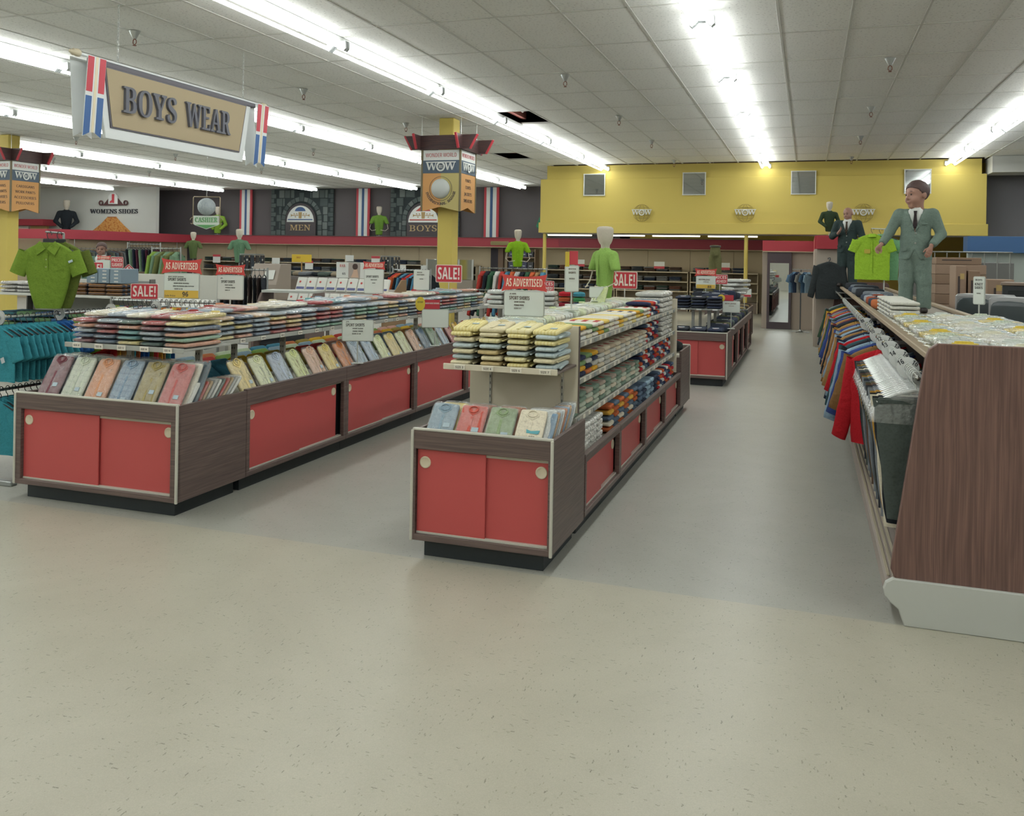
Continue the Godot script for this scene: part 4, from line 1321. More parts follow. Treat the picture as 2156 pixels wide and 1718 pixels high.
func centre_counter() -> void:
	var g := "walnut counters with red doors"
	counter("walnut end counter with red doors below the cream shirt stacks", 0.706, 0.62, 0.617, 0.115, 0.526, 0.02, P(-1.448, 0, 3.87), 0.0, g, true, 0.0, true, 0.1)
	for k in 4:
		counter("low walnut counter section with red doors, %s behind the cream shirt stacks" % NTH[k], 0.914, 0.7, 0.415, 0.12, 0.376, 0.03, P(-1.095, 0, 4.515 + 0.915 * (k + 0.5)), PI / 2, g, false)
	counter("walnut end counter holding dark trousers, back to back with the sock shelves", 0.706, 0.62, 0.617, 0.115, 0.526, 0.02, P(-1.448, 0, 8.805), PI, g, true, 0.0, true)
	# shelf unit: cream end panels, spine, three shelves
	var cream := StandardMaterial3D.new()
	cream.resource_name = "speckled cream enamel"
	cream.albedo_color = H("cfc7b2")
	cream.roughness = 0.6
	var rail := mat(H("aaa99f"), 0.45, 0.15)
	var dark := mat(H("3f4244"), 0.7)
	var u := thing("shelf_unit", "cream shelf unit with three sloping tiers of folded childrens shirts", "shelf", P(-1.448, 0.42, 4.46))
	var pn := slab(u, "end_panel", Vector3(-1.752, 0.64, 4.5), Vector3(-1.14, 1.1, 4.518), cream, 0.002)
	slab(u, "panel_edge", Vector3(-1.14, 0.64, 4.498), Vector3(-1.136, 1.1, 4.52), mat(H("5a4f4a"), 0.6), 0.001)
	for s in [-0.185, 0.22]:
		var st := part(pn, "slotted_strip", cbox(0.014, 0.44, 0.006, 0.001), rail, Vector3(s, -0.005, 0.011))
		for q in 12:
			part(st, "slot", cbox(0.004, 0.014, 0.002, 0.0), dark, Vector3(0, -0.2 + q * 0.036, 0.003))
		part(pn, "bracket", extrude(PackedVector2Array([Vector2(0, 0.03), Vector2(0.2, 0.03), Vector2(0.2, 0.02), Vector2(0.02, -0.05), Vector2(0, -0.05)]), 0.006), cream, Vector3(s, 0.012, 0.012), Vector3(0, -PI / 2, 0))
	slab(u, "spine", Vector3(-1.46, 0.42, 4.52), Vector3(-1.436, 1.03, 8.17), cream, 0.002)
	slab(u, "end_panel", Vector3(-1.752, 0.42, 8.165), Vector3(-1.14, 1.1, 8.18), cream, 0.002)
	var sx := slab(u, "end_shelf", Vector3(-1.752, 0.888, 4.13), Vector3(-1.15, 0.9, 4.497), mat(H("6e625b"), 0.5), 0.002)
	slab(u, "tag_rail", Vector3(-1.752, 0.884, 4.12), Vector3(-1.15, 0.914, 4.132), cream, 0.002)
	var tagm := mat(H("ddd8c8"), 0.6)
	var ink := mat(H("4b4640"), 0.7)
	for k in 4:
		var q := slab(u, "size_tag", Vector3(-1.69 + k * 0.15, 0.887, 4.112), Vector3(-1.63 + k * 0.15, 0.911, 4.119), tagm, 0.001)
		letters(q, "lettering", "SIZE %d" % [3, 4, 6, 7][k], 0.011, 0.042, ink, Vector3(0, 0, 0.0036), Vector3.ZERO, false, 0.0006)
	var ys := [1.0, 0.8, 0.6]
	for y in ys:
		for k in 4:
			var d0 := 4.522 + k * 0.911
			slab(u, "shelf", Vector3(-1.43, y - 0.012, d0), Vector3(-1.165, y, d0 + 0.909), rail, 0.002)
			slab(u, "tag_rail", Vector3(-1.167, y - 0.022, d0), Vector3(-1.155, y + 0.008, d0 + 0.909), rail, 0.002)
			for q in 7:
				slab(u, "size_tag", Vector3(-1.1545, y - 0.018, d0 + 0.03 + q * 0.125), Vector3(-1.151, y + 0.004, d0 + 0.075 + q * 0.125), tagm if (q + k) % 3 else mat(H("8f9694"), 0.6), 0.0005)
	slab(u, "top_shelf", Vector3(-1.75, 1.03, 4.522), Vector3(-1.436, 1.045, 8.165), rail, 0.002)
	# cream and blue shirts on the end shelf
	var CR := [["cream", cloth(H("ddd3b0"))], ["pale blue", cloth(H("b9c7c9"))], ["butter yellow striped", check(H("e2d79f"), H("d0bd72"), 1)], ["tan", cloth(H("cdb98a"))], ["pale yellow checked", check(H("e2dab0"), H("cfc27e"), 0)], ["light blue checked", check(H("bccacb"), H("9cb0b8"), 0)]]
	var seq := [[0, 1, 0, 1, 0, 2], [3, 0, 3, 1, 4, 0], [2, 4, 1, 0, 4, 2], [5, 0, 5, 5, 2, 1]]
	for c in 4:
		for l in 6:
			var p: Array = CR[seq[c][l]]
			var t := shirt("stacked_shirt", "%s folded shirt, %s in the size-%s stack on the cream shelf" % [p[0], ORD[l], ["three", "four", "six", "seven"][c]], p[1], P(-1.672 + c * 0.148 + rng.randf_range(-0.005, 0.005), 0.9015 + l * 0.0296, 4.31 + rng.randf_range(-0.006, 0.006)), Vector3(0, rng.randf_range(-0.05, 0.05), 0), Vector3(0.108, 0.028, 0.3), "shirts stacked on the cream end shelf", false, false, c + l)
			for s in [-1, 1]:
				part(t, "sleeve", extrude(PackedVector2Array([Vector2(0, -0.1), Vector2(0.014, -0.12), Vector2(0.016, 0.1), Vector2(0, 0.12)]), 0.005), p[1], Vector3(s * 0.05, 0.012 + 0.002 * ((c + l) % 3), 0.02), Vector3(-PI / 2, 0.0, 0.12 * s) if s > 0 else Vector3(-PI / 2, PI, 0.12))
	for c in 4:
		var p: Array = CR[[2, 0, 4, 2][c]]
		shirt("stacked_shirt", "%s shirt, collar up, on top of the size-%s stack" % [p[0], ["three", "four", "six", "seven"][c]], p[1], P(-1.672 + c * 0.149, 1.082, 4.3), Vector3(0.1, 0.12 - 0.07 * c, 0), Vector3(0.135, 0.03, 0.25), "shirts stacked on the cream end shelf", false, true, c)
	# bagged shirts leaning in the end tray
	var F := [["chambray blue", cloth(H("8fa4b0"))], ["coral red", cloth(H("cc6558"))], ["sage green", cloth(H("95a882"))], ["cream printed", cloth(H("ded6c0"))]]
	var B := [["yellow", cloth(H("d9c36a"))], ["brown", cloth(H("9a6244"))], ["rust", cloth(H("a86a48"))], ["white", cloth(H("d4d8d4"))]]
	var gl := "bagged shirts leaning in the middle end counter"
	for c in 4:
		for q in 2:
			var p: Array = F[c] if q == 0 else B[c]
			var lab := "%s shirt leaning in the middle end counter" % p[0] if q == 0 else "%s bagged shirt tucked behind the leaning %s shirt" % [p[0], F[c][0]]
			var t := shirt("leaning_shirt", lab, p[1], P(-1.7 + c * 0.152 + q * 0.03, 0.63, 4.01 + q * 0.05), Vector3(0.88, -0.03, 0), Vector3(0.138, 0.026, 0.21), gl, not (c == 3 and q == 0), q == 0, c + q)
			if c == 3 and q == 0:
				var ik := mat(H("4a4440"), 0.7)
				for l in 3:
					letters(t, "lettering", ["JR BOYS", "SHORT SLEEVE", "SPORT SHIRT"][l], 0.006, [0.03, 0.045, 0.042][l], ik, Vector3(0.02, 0.0275, 0.045 + l * 0.011), Vector3(-PI / 2, 0, 0), false, 0.0006)
				part(t, "printed_motif", extrude(PackedVector2Array([Vector2(-0.03, -0.008), Vector2(0.03, -0.01), Vector2(0.035, 0.01), Vector2(-0.01, 0.004), Vector2(-0.034, 0.012)]), 0.001), mat(H("5fa7b0"), 0.7), Vector3(0.02, 0.0275, 0.02), Vector3(-PI / 2, 0, 0))
	for c in 9:
		var p: Array = [["blue", cloth(H("7f9ab0"))], ["white", cloth(H("d2d6d2"))], ["tan", cloth(H("c0996c"))], ["orange", cloth(H("c07a4c"))], ["grey", cloth(H("a8b0b4"))]][(c * 2) % 5]
		shirt("leaning_shirt", "%s bagged shirt edge-on, %s back from the cream printed shirt" % [p[0], NTH[c]], p[1], P(-1.177, 0.622, 4.05 + c * 0.044), Vector3(0.9, -0.1, 0), Vector3(0.08, 0.022, 0.19), gl, true, false, c)
	# tiers along the aisle
	var TEE := [["yellow", cloth(H("dfc46a"))], ["white", cloth(H("dcd9cc"))], ["navy", cloth(H("3c4258"))], ["red striped", check(H("d8d2c4"), H("b0383a"), 2)], ["gold", cloth(H("d9a73c"))], ["green", cloth(H("7f9a6a"))], ["orange", cloth(H("c9794a"))], ["navy striped", check(H("d8d2c4"), H("3d4562"), 2)]]
	var PR := [["cream", cloth(H("d6ccb4"))], ["oatmeal", cloth(H("bfae97"))], ["pale grey", cloth(H("c2c2b8"))], ["white", cloth(H("dad8ce"))]]
	var GR := [["grey green", cloth(H("7f9484"))], ["taupe", cloth(H("b0a294"))], ["pale sage", cloth(H("b7c0ae"))], ["cream", cloth(H("d6ccb8"))]]
	var FL := StandardMaterial3D.new()
	FL.resource_name = "floral print cotton"
	FL.albedo_texture = noise_tex("floral", 0.06, 2, 256, [H("8a8f8c"), H("c9ccc6"), H("d8d6ce"), H("d8d6ce"), H("a07a74")], 0.0, FastNoiseLite.TYPE_CELLULAR)
	FL.uv1_triplanar = true
	FL.uv1_scale = Vector3(7, 7, 7)
	FL.roughness = 0.8
	mats["floral"] = FL
	var FP := [["grey floral", FL], ["white floral", FL]]
	var SK := [["red", cloth(H("b2303a"))], ["navy", cloth(H("363c58"))], ["white", cloth(H("d3d2cc"))], ["orange", cloth(H("bf5a34"))], ["slate blue", cloth(H("56687e"))]]
	var JN := [["blue denim", cloth(H("56677a"))], ["light blue", cloth(H("8ea6b4"))], ["dark navy", cloth(H("343c4c"))]]
	var OR := [["rust orange", cloth(H("b5613a"))], ["gold", cloth(H("d3a648"))], ["slate", cloth(H("5c6c7c"))], ["cream", cloth(H("d8d0bc"))]]
	var gt := "folded tee shirts on the middle shelves"
	var TOP := [["pale yellow", cloth(H("e0cf8c"))], ["white", cloth(H("dcd9cc"))], ["white", cloth(H("d5d6d0"))], TEE[3], ["cream", cloth(H("ddd6bc"))], TEE[0], TEE[7], ["white", cloth(H("dcd9cc"))], TEE[4], ["ivory", cloth(H("d9d4c0"))], TEE[5]]
	goods("folded_tee", "folded tee", "shirt", TOP, -1.295, 1.001, 4.53, 6.95, 0.151, 3, 0.026, 0.24, gt, "on the top tier")
	goods("sock_bundle", "sock bundle", "socks", SK, -1.29, 1.001, 6.97, 7.5, 0.105, 3, 0.038, 0.2, "sock bundles on the middle shelves", "on the top tier", 0.8, false, 0.06)
	goods("bagged_pyjama", "bagged pyjama set", "pyjamas", FP, -1.295, 1.001, 7.52, 8.15, 0.155, 4, 0.042, 0.24, "bagged pyjamas on the middle shelves", "on the top tier", 0.5, true)
	goods("folded_tee", "folded tee", "shirt", [PR[2], TEE[4], TEE[2], TEE[5], TEE[6]], -1.295, 0.801, 4.53, 5.14, 0.151, 4, 0.028, 0.24, gt, "on the second tier's near end")
	goods("folded_tee", "printed tee", "shirt", PR, -1.295, 0.801, 5.15, 6.8, 0.165, 4, 0.027, 0.24, gt, "on the second tier", 0.45, false, 0.0, true)
	goods("sock_bundle", "sock bundle", "socks", SK, -1.29, 0.801, 6.82, 7.5, 0.105, 4, 0.036, 0.2, "sock bundles on the middle shelves", "on the second tier", 0.8, false, 0.06)
	goods("bagged_pyjama", "bagged pyjama set", "pyjamas", FP, -1.295, 0.801, 7.52, 8.15, 0.155, 4, 0.04, 0.24, "bagged pyjamas on the middle shelves", "on the second tier", 0.5, true)
	goods("folded_tee", "printed tee", "shirt", GR, -1.295, 0.601, 4.53, 6.6, 0.165, 4, 0.027, 0.24, gt, "on the lowest tier", 0.45, false, 0.0, true)
	goods("sock_bundle", "sock bundle", "socks", SK, -1.29, 0.601, 6.62, 8.15, 0.109, 4, 0.037, 0.2, "sock bundles on the middle shelves", "on the lowest tier", 0.8, false, 0.06)
	goods("bagged_pyjama", "bagged pyjama set", "pyjamas", FP, -1.268, 0.381, 4.53, 5.3, 0.155, 5, 0.032, 0.25, "bagged pyjamas on the middle shelves", "in the low tray", 0.5, true)
	goods("folded_sweater", "folded sweater", "sweater", OR, -1.268, 0.381, 5.32, 6.3, 0.161, 5, 0.033, 0.25, "folded sweaters in the low tray", "in the low tray", 0.7)
	goods("folded_jeans", "folded jeans", "jeans", JN, -1.268, 0.381, 6.32, 7.2, 0.17, 4, 0.036, 0.25, "folded jeans in the low tray", "in the low tray", 0.6)
	goods("sock_bundle", "sock bundle", "socks", SK, -1.25, 0.381, 7.22, 8.15, 0.109, 4, 0.037, 0.2, "sock bundles on the middle shelves", "in the low tray", 0.8, false, 0.06)
	# red and brown dots printed on some tees of the second and third tiers
	# goods on the top, towards the far side
	var PW := [["white", cloth(H("d6dcd2"))], ["pale mint", cloth(H("cfdcc8"))], ["pale lime", cloth(H("d2dcae"))], ["ivory", cloth(H("dcdac6"))]]
	for c in 16:
		var p: Array = PW[c % 4]
		shirt("top_shirt", "%s bagged shirt lying on the shelf unit's top, %s from the cream stacks" % [p[0], NTH[c]], p[1], P(-1.6, 1.047, 4.72 + c * 0.21), Vector3(0, PI / 2 + rng.randf_range(-0.15, 0.15), 0), Vector3(0.17, 0.06, 0.26), "bagged shirts on top of the shelf unit", true, c % 2 == 0, c)
	var ink2 := H("5a4a40")
	sign_card("white JR BOYS SPORT SHIRTS card with red AS ADVERTISED topper above the cream stacks", 0.25, 0.152, 0.0, P(-1.575, 1.112, 4.9), 0.0, [["JR. BOYS", 0.008, 0.04, -0.068, 0.132, ink2], ["SPORT SHIRTS", 0.021, 0.125, -0.028, 0.108, ink2], ["SHORT SLEEVES", 0.0085, 0.065, -0.027, 0.085, ink2], ["PERMA PRESS", 0.0085, 0.06, -0.03, 0.066, ink2], ["SIZES 3-7", 0.0085, 0.045, -0.038, 0.047, ink2]], "price cards", "adv")
	var nar := sign_card("narrow white card on a thin stem in front of the light green mannequin", 0.1, 0.18, 0.12, P(-1.5, 1.112, 5.7), 0.55, [["BOYS", 0.008, 0.05, 0, 0.155, ink2], ["SHIRTS", 0.012, 0.05, 0, 0.13, ink2], ["SIZES", 0.008, 0.04, 0, 0.09, ink2]])
	part(nar, "topper", cbox(0.06, 0.09, 0.003, 0.001), mat(H("c0404a"), 0.5), Vector3(0.01, 0.35, 0.004))
	part(nar, "price_seal", cbox(0.03, 0.1, 0.003, 0.001), mat(H("cdb53e"), 0.5), Vector3(-0.035, 0.34, 0.006))
	sale_card("SALE!", "red SALE card on a stem beside the light green mannequin", 0.225, 0.155, 0.08, P(-1.55, 1.112, 7.75), 0.0)
	sign_card("small grey card with pink topper behind the SALE card on the shelf unit", 0.12, 0.09, 0.03, P(-1.62, 1.112, 6.95), 0.2, [])

# ---------------------------------------------------------------- hanging clothes
# all hang from a rail through the origin, spread along x, thin along z
func hanger_mesh(w: float) -> ArrayMesh:
	var key := "hanger%.2f" % w
	if not shapes.has(key):
		var s := Shape.new()
		var hook := []
		for k in 9:
			var a := -0.6 + k * (PI + 0.6) / 8.0
			hook.append(Vector3(cos(a) * 0.016, 0.004 + sin(a) * 0.016, 0))
		hook.append(Vector3(-0.0165, -0.008, 0))
		hook.append(Vector3(-0.012, -0.024, 0))
		hook.append(Vector3(0, -0.034, 0))
		hook.append(Vector3(0, -0.06, 0))
		s.add(tube_s(hook, 0.0028, 5))
		s.add(tube_s([Vector3(-w / 2, -0.115, 0), Vector3(-w / 4, -0.078, 0), Vector3(0, -0.058, 0), Vector3(w / 4, -0.078, 0), Vector3(w / 2, -0.115, 0)], 0.007, 6))
		shapes[key] = s.mesh(true)
	return shapes[key]

func body_mesh(w: float, l: float, thick: float, sd: int, taper := 1.0) -> ArrayMesh:
	var key := "hbody%.3f%.3f%.3f%d%.2f" % [w, l, thick, sd, taper]
	if not shapes.has(key):
		var n := FastNoiseLite.new()
		n.seed = sd
		n.frequency = 1.0
		shapes[key] = sheet_s(22, 12, func(u: float, v: float):
			var a: float = u * TAU
			# v: 0 hem, 1 neck
			var y := 0.0
			var hw := 0.0
			var th := thick
			if v < 0.75:
				var q: float = v / 0.75
				y = lerpf(-l, -0.125, q)
				hw = w / 2 * lerpf(taper, 1.0, pow(q, 0.6))
				th = thick * lerpf(1.25, 0.8, q)
			else:
				var q: float = (v - 0.75) / 0.25
				y = lerpf(-0.125, -0.055, q)
				hw = lerpf(w / 2, 0.045, pow(q, 1.4))
				th = thick * lerpf(0.8, 0.7, q)
			var cx := signf(cos(a)) * pow(absf(cos(a)), 0.7) * hw
			var cz := signf(sin(a)) * pow(absf(sin(a)), 0.7) * th / 2
			var k := n.get_noise_3d(cx * 9.0, y * 4.0, 3.0)
			return Vector3(cx + 0.01 * n.get_noise_3d(5, y * 5.0, cx), y + 0.012 * k * (1.0 if v < 0.05 else 0.0), cz * (1.0 + 0.8 * k) + 0.012 * n.get_noise_3d(cx * 5.0, y * 3.0, 9.0)), true).mesh(true)
	return shapes[key]

func sleeve_mesh(side: int, w: float, len: float, out: float, r0: float, r1: float, sd: int) -> ArrayMesh:
	var key := "slv%d%.3f%.3f%.3f%.3f%d" % [side, w, len, out, r0, sd]
	if not shapes.has(key):
		var n := FastNoiseLite.new()
		n.seed = sd + 40
		n.frequency = 1.0
		var o := sheet_s(12, 9, func(u: float, v: float):
			var a: float = u * TAU * side
			var c := Vector3(side * (w / 2 - 0.03 + out * v), -0.13 - len * v * (1.0 - 0.1 * v), 0.0)
			var r := lerpf(r0, r1, v)
			var k := n.get_noise_2d(v * 6.0, a)
			return c + Vector3(cos(a) * r * (1.0 + 0.15 * k), sin(a) * 0.0 + cos(a) * r * 0.35 * side, sin(a) * r * (0.55 if len > 0.2 else 0.27)), true)
		# close the cuff
		var k0 := 9 * 12
		var cc := o.v.size()
		o.v.append(Vector3(side * (w / 2 - 0.03 + out), -0.13 - len * 0.9, 0))
		for i in 12:
			o.tri(cc, k0 + i, k0 + (i + 1) % 12)
		shapes[key] = o.mesh(true)
	return shapes[key]

# kind: "shirt" short sleeves, "jacket" long sleeves
func hang(called: String, label: String, cat: String, kind: String, mt: Material, at: Vector3, turn: float, group: String, hm: Material, sd := 0, w := 0.34, l := 0.5) -> Node3D:
	var t := thing(called, label, cat, at, turn, group)
	part(t, "hanger", hanger_mesh(w - 0.04), hm)
	part(t, "body", body_mesh(w, l, 0.09 if kind == "jacket" else 0.024, sd % 3), mt)
	for s in [-1, 1]:
		if kind == "jacket":
			part(t, "sleeve", sleeve_mesh(s, w, l * 0.86, 0.11, 0.062, 0.044, sd % 2), mt)
		else:
			part(t, "sleeve", sleeve_mesh(s, w, 0.15, 0.06, 0.06, 0.05, sd % 2), mt)
	part(t, "collar", lathe_collar(), mt, Vector3(0, -0.075, 0))
	return t

func lathe_collar() -> ArrayMesh:
	if not shapes.has("hcollar"):
		shapes["hcollar"] = lathe_s([Vector2(0.042, 0.0), Vector2(0.052, -0.012), Vector2(0.05, -0.018), Vector2(0.036, 0.026), Vector2(0.032, 0.026), Vector2(0.036, 0.0)], 14).mesh(true)
	return shapes["hcollar"]

func trouser_mesh(w: float, l: float, sd: int) -> ArrayMesh:
	var key := "trs%.3f%.3f%d" % [w, l, sd]
	if not shapes.has(key):
		var n := FastNoiseLite.new()
		n.seed = sd + 70
		n.frequency = 1.0
		shapes[key] = sheet_s(16, 9, func(u: float, v: float):
			var a: float = u * TAU
			var y := lerpf(-l, -0.1, v)
			var hw := w / 2 * lerpf(0.62, 1.0, v)
			var k := n.get_noise_2d(cos(a) * 2.0, y * 5.0)
			return Vector3(signf(cos(a)) * pow(absf(cos(a)), 0.6) * hw + 0.01 * k, y, sin(a) * 0.016 * (1.0 + 0.5 * k) + 0.008 * n.get_noise_2d(y * 4.0, 3.0)), true).mesh(true)
	return shapes[key]

func right_rack() -> void:
	WOODV = wood_up()
	var t := thing("hanging_rack", "long walnut-ended clothes rack with a rail of trousers and jackets", "rack", P(0.86, 0, 3.875))
	# end panel: leaning sides, rounded corners
	var pts := PackedVector2Array()
	var c := 0.86
	var prof := [[0.383, 0.166], [0.352, 0.185], [0.337, 0.22], [0.34, 0.26], [0.452, 1.085], [0.465, 1.12], [0.495, 1.142]]
	for p in prof:
		pts.append(Vector2(p[0] - c, p[1]))
	for k in prof.size():
		var p: Array = prof[prof.size() - 1 - k]
		pts.append(Vector2(c - p[0], p[1]))
	part(t, "end_panel", extrude(pts, 0.03, 0.004), WOODV, Vector3(0, 0, -0.015))
	part(t, "end_panel", extrude(pts, 0.03, 0.004), WOODV, Vector3(0, 0, -11.8))
	# base with a rounded toe
	var base := PackedVector2Array()
	var bp := [[0.389, 0.0], [0.366, 0.065], [0.335, 0.09], [0.315, 0.115], [0.309, 0.14], [0.318, 0.168], [0.345, 0.186], [0.4, 0.186]]
	for p in bp:
		base.append(Vector2(p[0] - c, p[1]))
	for k in bp.size():
		var p: Array = bp[bp.size() - 1 - k]
		base.append(Vector2(c - p[0], p[1]))
	part(t, "base_end", extrude(base, 0.03, 0.004), mat(H("b9bcb6"), 0.5), Vector3(0, 0, 0.0))
	part(t, "base", extrude(base, 11.75, 0.0), mat(H("8f857d"), 0.6), Vector3(0, 0, -5.89))
	for s in [-1, 1]:
		for q in 3:
			part(t, "trim_strip", cbox(0.012, 0.006, 11.74, 0.001), mat(H("a89e88"), 0.45), Vector3(s * (c - 0.33 - q * 0.022), 0.188, -5.89))
	part(t, "deck", cbox(0.9, 0.01, 11.74, 0.001), mat(H("8f857d"), 0.7), Vector3(0, 0.19, -5.89))
	# top plank, tray and rails
	var tan := mat(H("9b8a72"), 0.5)
	for s in [-1, 1]:
		part(t, "top_plank", cbox(0.05, 0.03, 11.72, 0.004), tan, Vector3(s * 0.34, 1.055, -5.9))
		part(t, "hanging_rail", tube([Vector3(0, 0, 0), Vector3(0, 0, -5.86), Vector3(0, 0, -11.72)], 0.011, 8), mat(H("b7b9b6"), 0.25, 0.9), Vector3(s * 0.43, 0.995, -0.04))
	part(t, "top_tray", cbox(0.68, 0.015, 11.72, 0.002), mat(H("8b8478"), 0.6), Vector3(0, 1.03, -5.9))
	part(t, "centre_wall", cbox(0.03, 0.83, 11.7, 0.002), mat(H("5d5654"), 0.7), Vector3(0, 0.61, -5.9))
	for k in 5:
		part(t, "rail_arm", cbox(0.43, 0.02, 0.02, 0.002), mat(H("8d8f8d"), 0.4, 0.6), Vector3(-0.22, 0.975, -2.0 - k * 2.3))
	var X := 0.43
	var Y := 0.995
	var clear := mat(H("cfd3d0"), 0.2)
	# trousers under clear shoulder covers
	var TR := [["dark green grey", H("4a524e")], ["charcoal", H("35383c")], ["mustard", H("a67e38")], ["grey", H("7c8186")], ["slate", H("5c6268")], ["brown", H("5f4c40")], ["olive drab", H("55543f")], ["black", H("26292d")], ["cream striped", H("c9c2ae")], ["navy", H("343a48")]]
	var trs := [0, 7, 8, 7, 2, 3, 3, 4, 1, 5, 6, 4, 9, 0, 3, 2, 6, 5, 1, 0, 4, 8, 7, 3, 6, 2, 0, 5, 4, 1]
	for k in 30:
		var p: Array = TR[trs[k]]
		var o := thing("hanging_trousers", "%s trousers under a clear cover, %s on the rail from the walnut end" % [p[0], NTH[k]], "trousers", P(X, Y, 3.98 + k * 0.05), rng.randf_range(-0.06, 0.06), "trousers on the right rail")
		part(o, "hanger", hanger_mesh(0.3), clear)
		part(o, "legs", trouser_mesh(0.33, 0.6 + 0.03 * (k % 3), k % 3), cloth(p[1]))
		part(o, "waistband", cbox(0.29, 0.03, 0.036, 0.008), cloth(p[1]), Vector3(0, -0.11, 0))
		part(o, "plastic_cover", cover_mesh(k % 2), film())
	# jackets and shirts, fronts fanned towards the aisle
	var JK := [["bright red", H("b3242c")], ["brown", H("85643f")], ["royal blue", H("3b4c86")], ["light blue", H("8ba3b6")], ["mustard", H("a8843c")], ["navy", H("2d3648")], ["dark teal", H("37535a")], ["tan", H("a07c50")], ["grey", H("7d868c")], ["wine", H("7c3a40")], ["forest green", H("3c5440")], ["gold", H("c79a34")], ["black", H("2a2d33")], ["sky blue", H("7da3bb")]]
	var seqj := [1, 2, 3, 4, 12, 6, 0, 6, 3, 5, 7, 0, 5, 3, 1, 9, 3, 2, 7, 0, 4, 12, 5, 13, 9, 7, 2, 0, 8, 5, 10, 1, 3, 0, 7, 5, 2, 8, 9, 12, 5, 11, 11, 10, 10, 12, 10, 6, 5, 8, 10, 12]
	for k in 38:
		var p: Array = JK[seqj[k + (k / 3)]]
		var o := hang("hanging_jacket", "%s boys jacket, %s on the rail beyond the red jacket" % [p[0], NTH[k] if k < 40 else "%s past the fortieth" % NTH[k - 40]], "jacket", "jacket", cloth(p[1]), P(X, Y, 5.9 + k * 0.158 + rng.randf_range(-0.02, 0.02)), rng.randf_range(-0.22, 0.2) - 0.1, "jackets on the right rail", clear, k, 0.35 + 0.02 * (k % 3), 0.44 + 0.035 * ((k * 7) % 5))
		o.rotation.z = 0.0
	hang("hanging_jacket", "bright red boys jacket turned to face the aisle, first after the trousers", "jacket", "jacket", cloth(H("b3242c")), P(X, Y, 5.66), -0.5, "jackets on the right rail", clear, 5, 0.38, 0.62)
	# round size dividers riding on the rail
	var disc := lathe([Vector2(0.018, -0.002), Vector2(0.048, -0.002), Vector2(0.048, 0.002), Vector2(0.018, 0.002), Vector2(0.018, -0.002)], 20)
	var sz := [["sixteen", "16", 4.28], ["fourteen", "14", 4.68], ["thirteen", "13", 5.13], ["twelve", "12", 5.53], ["ten", "10", 6.1], ["eight", "8", 7.2]]
	for s in sz:
		var o := thing("size_disc", "round white size %s divider on the right rail" % s[0], "divider", P(X, Y, s[2] + 0.012), -0.25, "round size dividers")
		part(o, "disc", disc, mat(H("c9ccc9"), 0.5), Vector3.ZERO, Vector3(PI / 2, 0, 0))
		for q in [-1, 1]:
			letters(o, "lettering", s[1], 0.022, 0.026, mat(H("3b3e42"), 0.6), Vector3(q * 0.03, 0.022, 0.003), Vector3(0, 0, -0.5 * q), false, 0.001)
	# goods on the tray: loose bagged shirts, then boxes of tees, patterned shirts and jeans
	var PW := [["white", cloth(H("ccd2ca"))], ["pale green striped", check(H("cbd3c2"), H("9fb0a0"), 1)], ["cream printed", mats["floral"]], ["lemon yellow", cloth(H("d9c257"))], ["ivory", cloth(H("d6d4c0"))], ["grey checked", check(H("c6cac4"), H("8f9a98"), 0)]]
	var n := 0
	for row in 3:
		for k in 11:
			for l in 2:
				var p: Array = PW[(k * 2 + row + l * 3) % 6]
				var o := shirt("bagged_shirt", "%s bagged shirt on the rack tray, %s of %s row, %s layer" % [p[0], NTH[k], ["plank side", "middle", "carton side"][row], ["lower", "upper"][l]], p[1], P(0.645 + row * 0.235, 1.043 + l * 0.043, 4.06 + k * 0.245), Vector3(0, rng.randf_range(-0.12, 0.12) + 0.1, 0), Vector3(0.2, 0.038, 0.225), "bagged shirts on the rack tray", true, l == 1, n)
				n += 1
	for k in 5:
		for l in 5:
			var o := thing("tee_pack", "white packaged tee, %s in the %s pile beside the grey-suited mannequin" % [ORD[l], NTH[k]], "tee pack", P(0.66, 1.039 + l * 0.03, 6.95 + k * 0.26), 0.0, "packaged tees on the rack tray")
			part(o, "pack", pillow(Vector3(0.2, 0.027, 0.235), 0.35, 0.14, 0.002, 1 + k % 3), cloth(H("cfcfc4")))
			part(o, "label_strip", cbox(0.204, 0.012, 0.05, 0.002), mat(H("8f9496"), 0.6), Vector3(0, 0.0135, 0.04))
	for k in 4:
		shirt("folded_shirt", "%s patterned shirt pile on the tray, %s beyond the white tees" % [["orange", "navy", "rust", "grey plaid"][k], NTH[k]], [cloth(H("b5693f")), cloth(H("3a4250")), cloth(H("9c5238")), check(H("9ba2a8"), H("5f6a74"), 0)][k], P(0.68, 1.039, 8.6 + k * 0.36), Vector3(0, 0.1, 0), Vector3(0.24, 0.1, 0.3), "shirt piles on the rack tray", false, true, k)
	for k in 9:
		shirt("folded_jeans", "%s folded jeans pile on the tray, %s beyond the patterned shirts" % [["dark blue", "grey", "black"][k % 3], NTH[k]], cloth([H("3d4756"), H("6d757c"), H("2f3338")][k % 3]), P(0.7 + 0.05 * (k % 2), 1.039, 10.2 + k * 0.52), Vector3(0, 0.2, 0), Vector3(0.26, 0.09 + 0.02 * (k % 3), 0.34), "jeans piles on the rack tray", false, false, k)
	sign_card("tall narrow white card on a stem behind the bagged shirts, beside the television sets", 0.09, 0.2, 0.14, P(1.15, 1.039, 6.95), -0.75, [["BOYS", 0.012, 0.05, 0, 0.175, H("5a5a58")], ["KNIT", 0.018, 0.06, 0, 0.145, H("5a5a58")], ["SHIRTS", 0.018, 0.06, 0, 0.12, H("5a5a58")], ["SIZES", 0.008, 0.03, 0, 0.08, H("5a5a58")]])

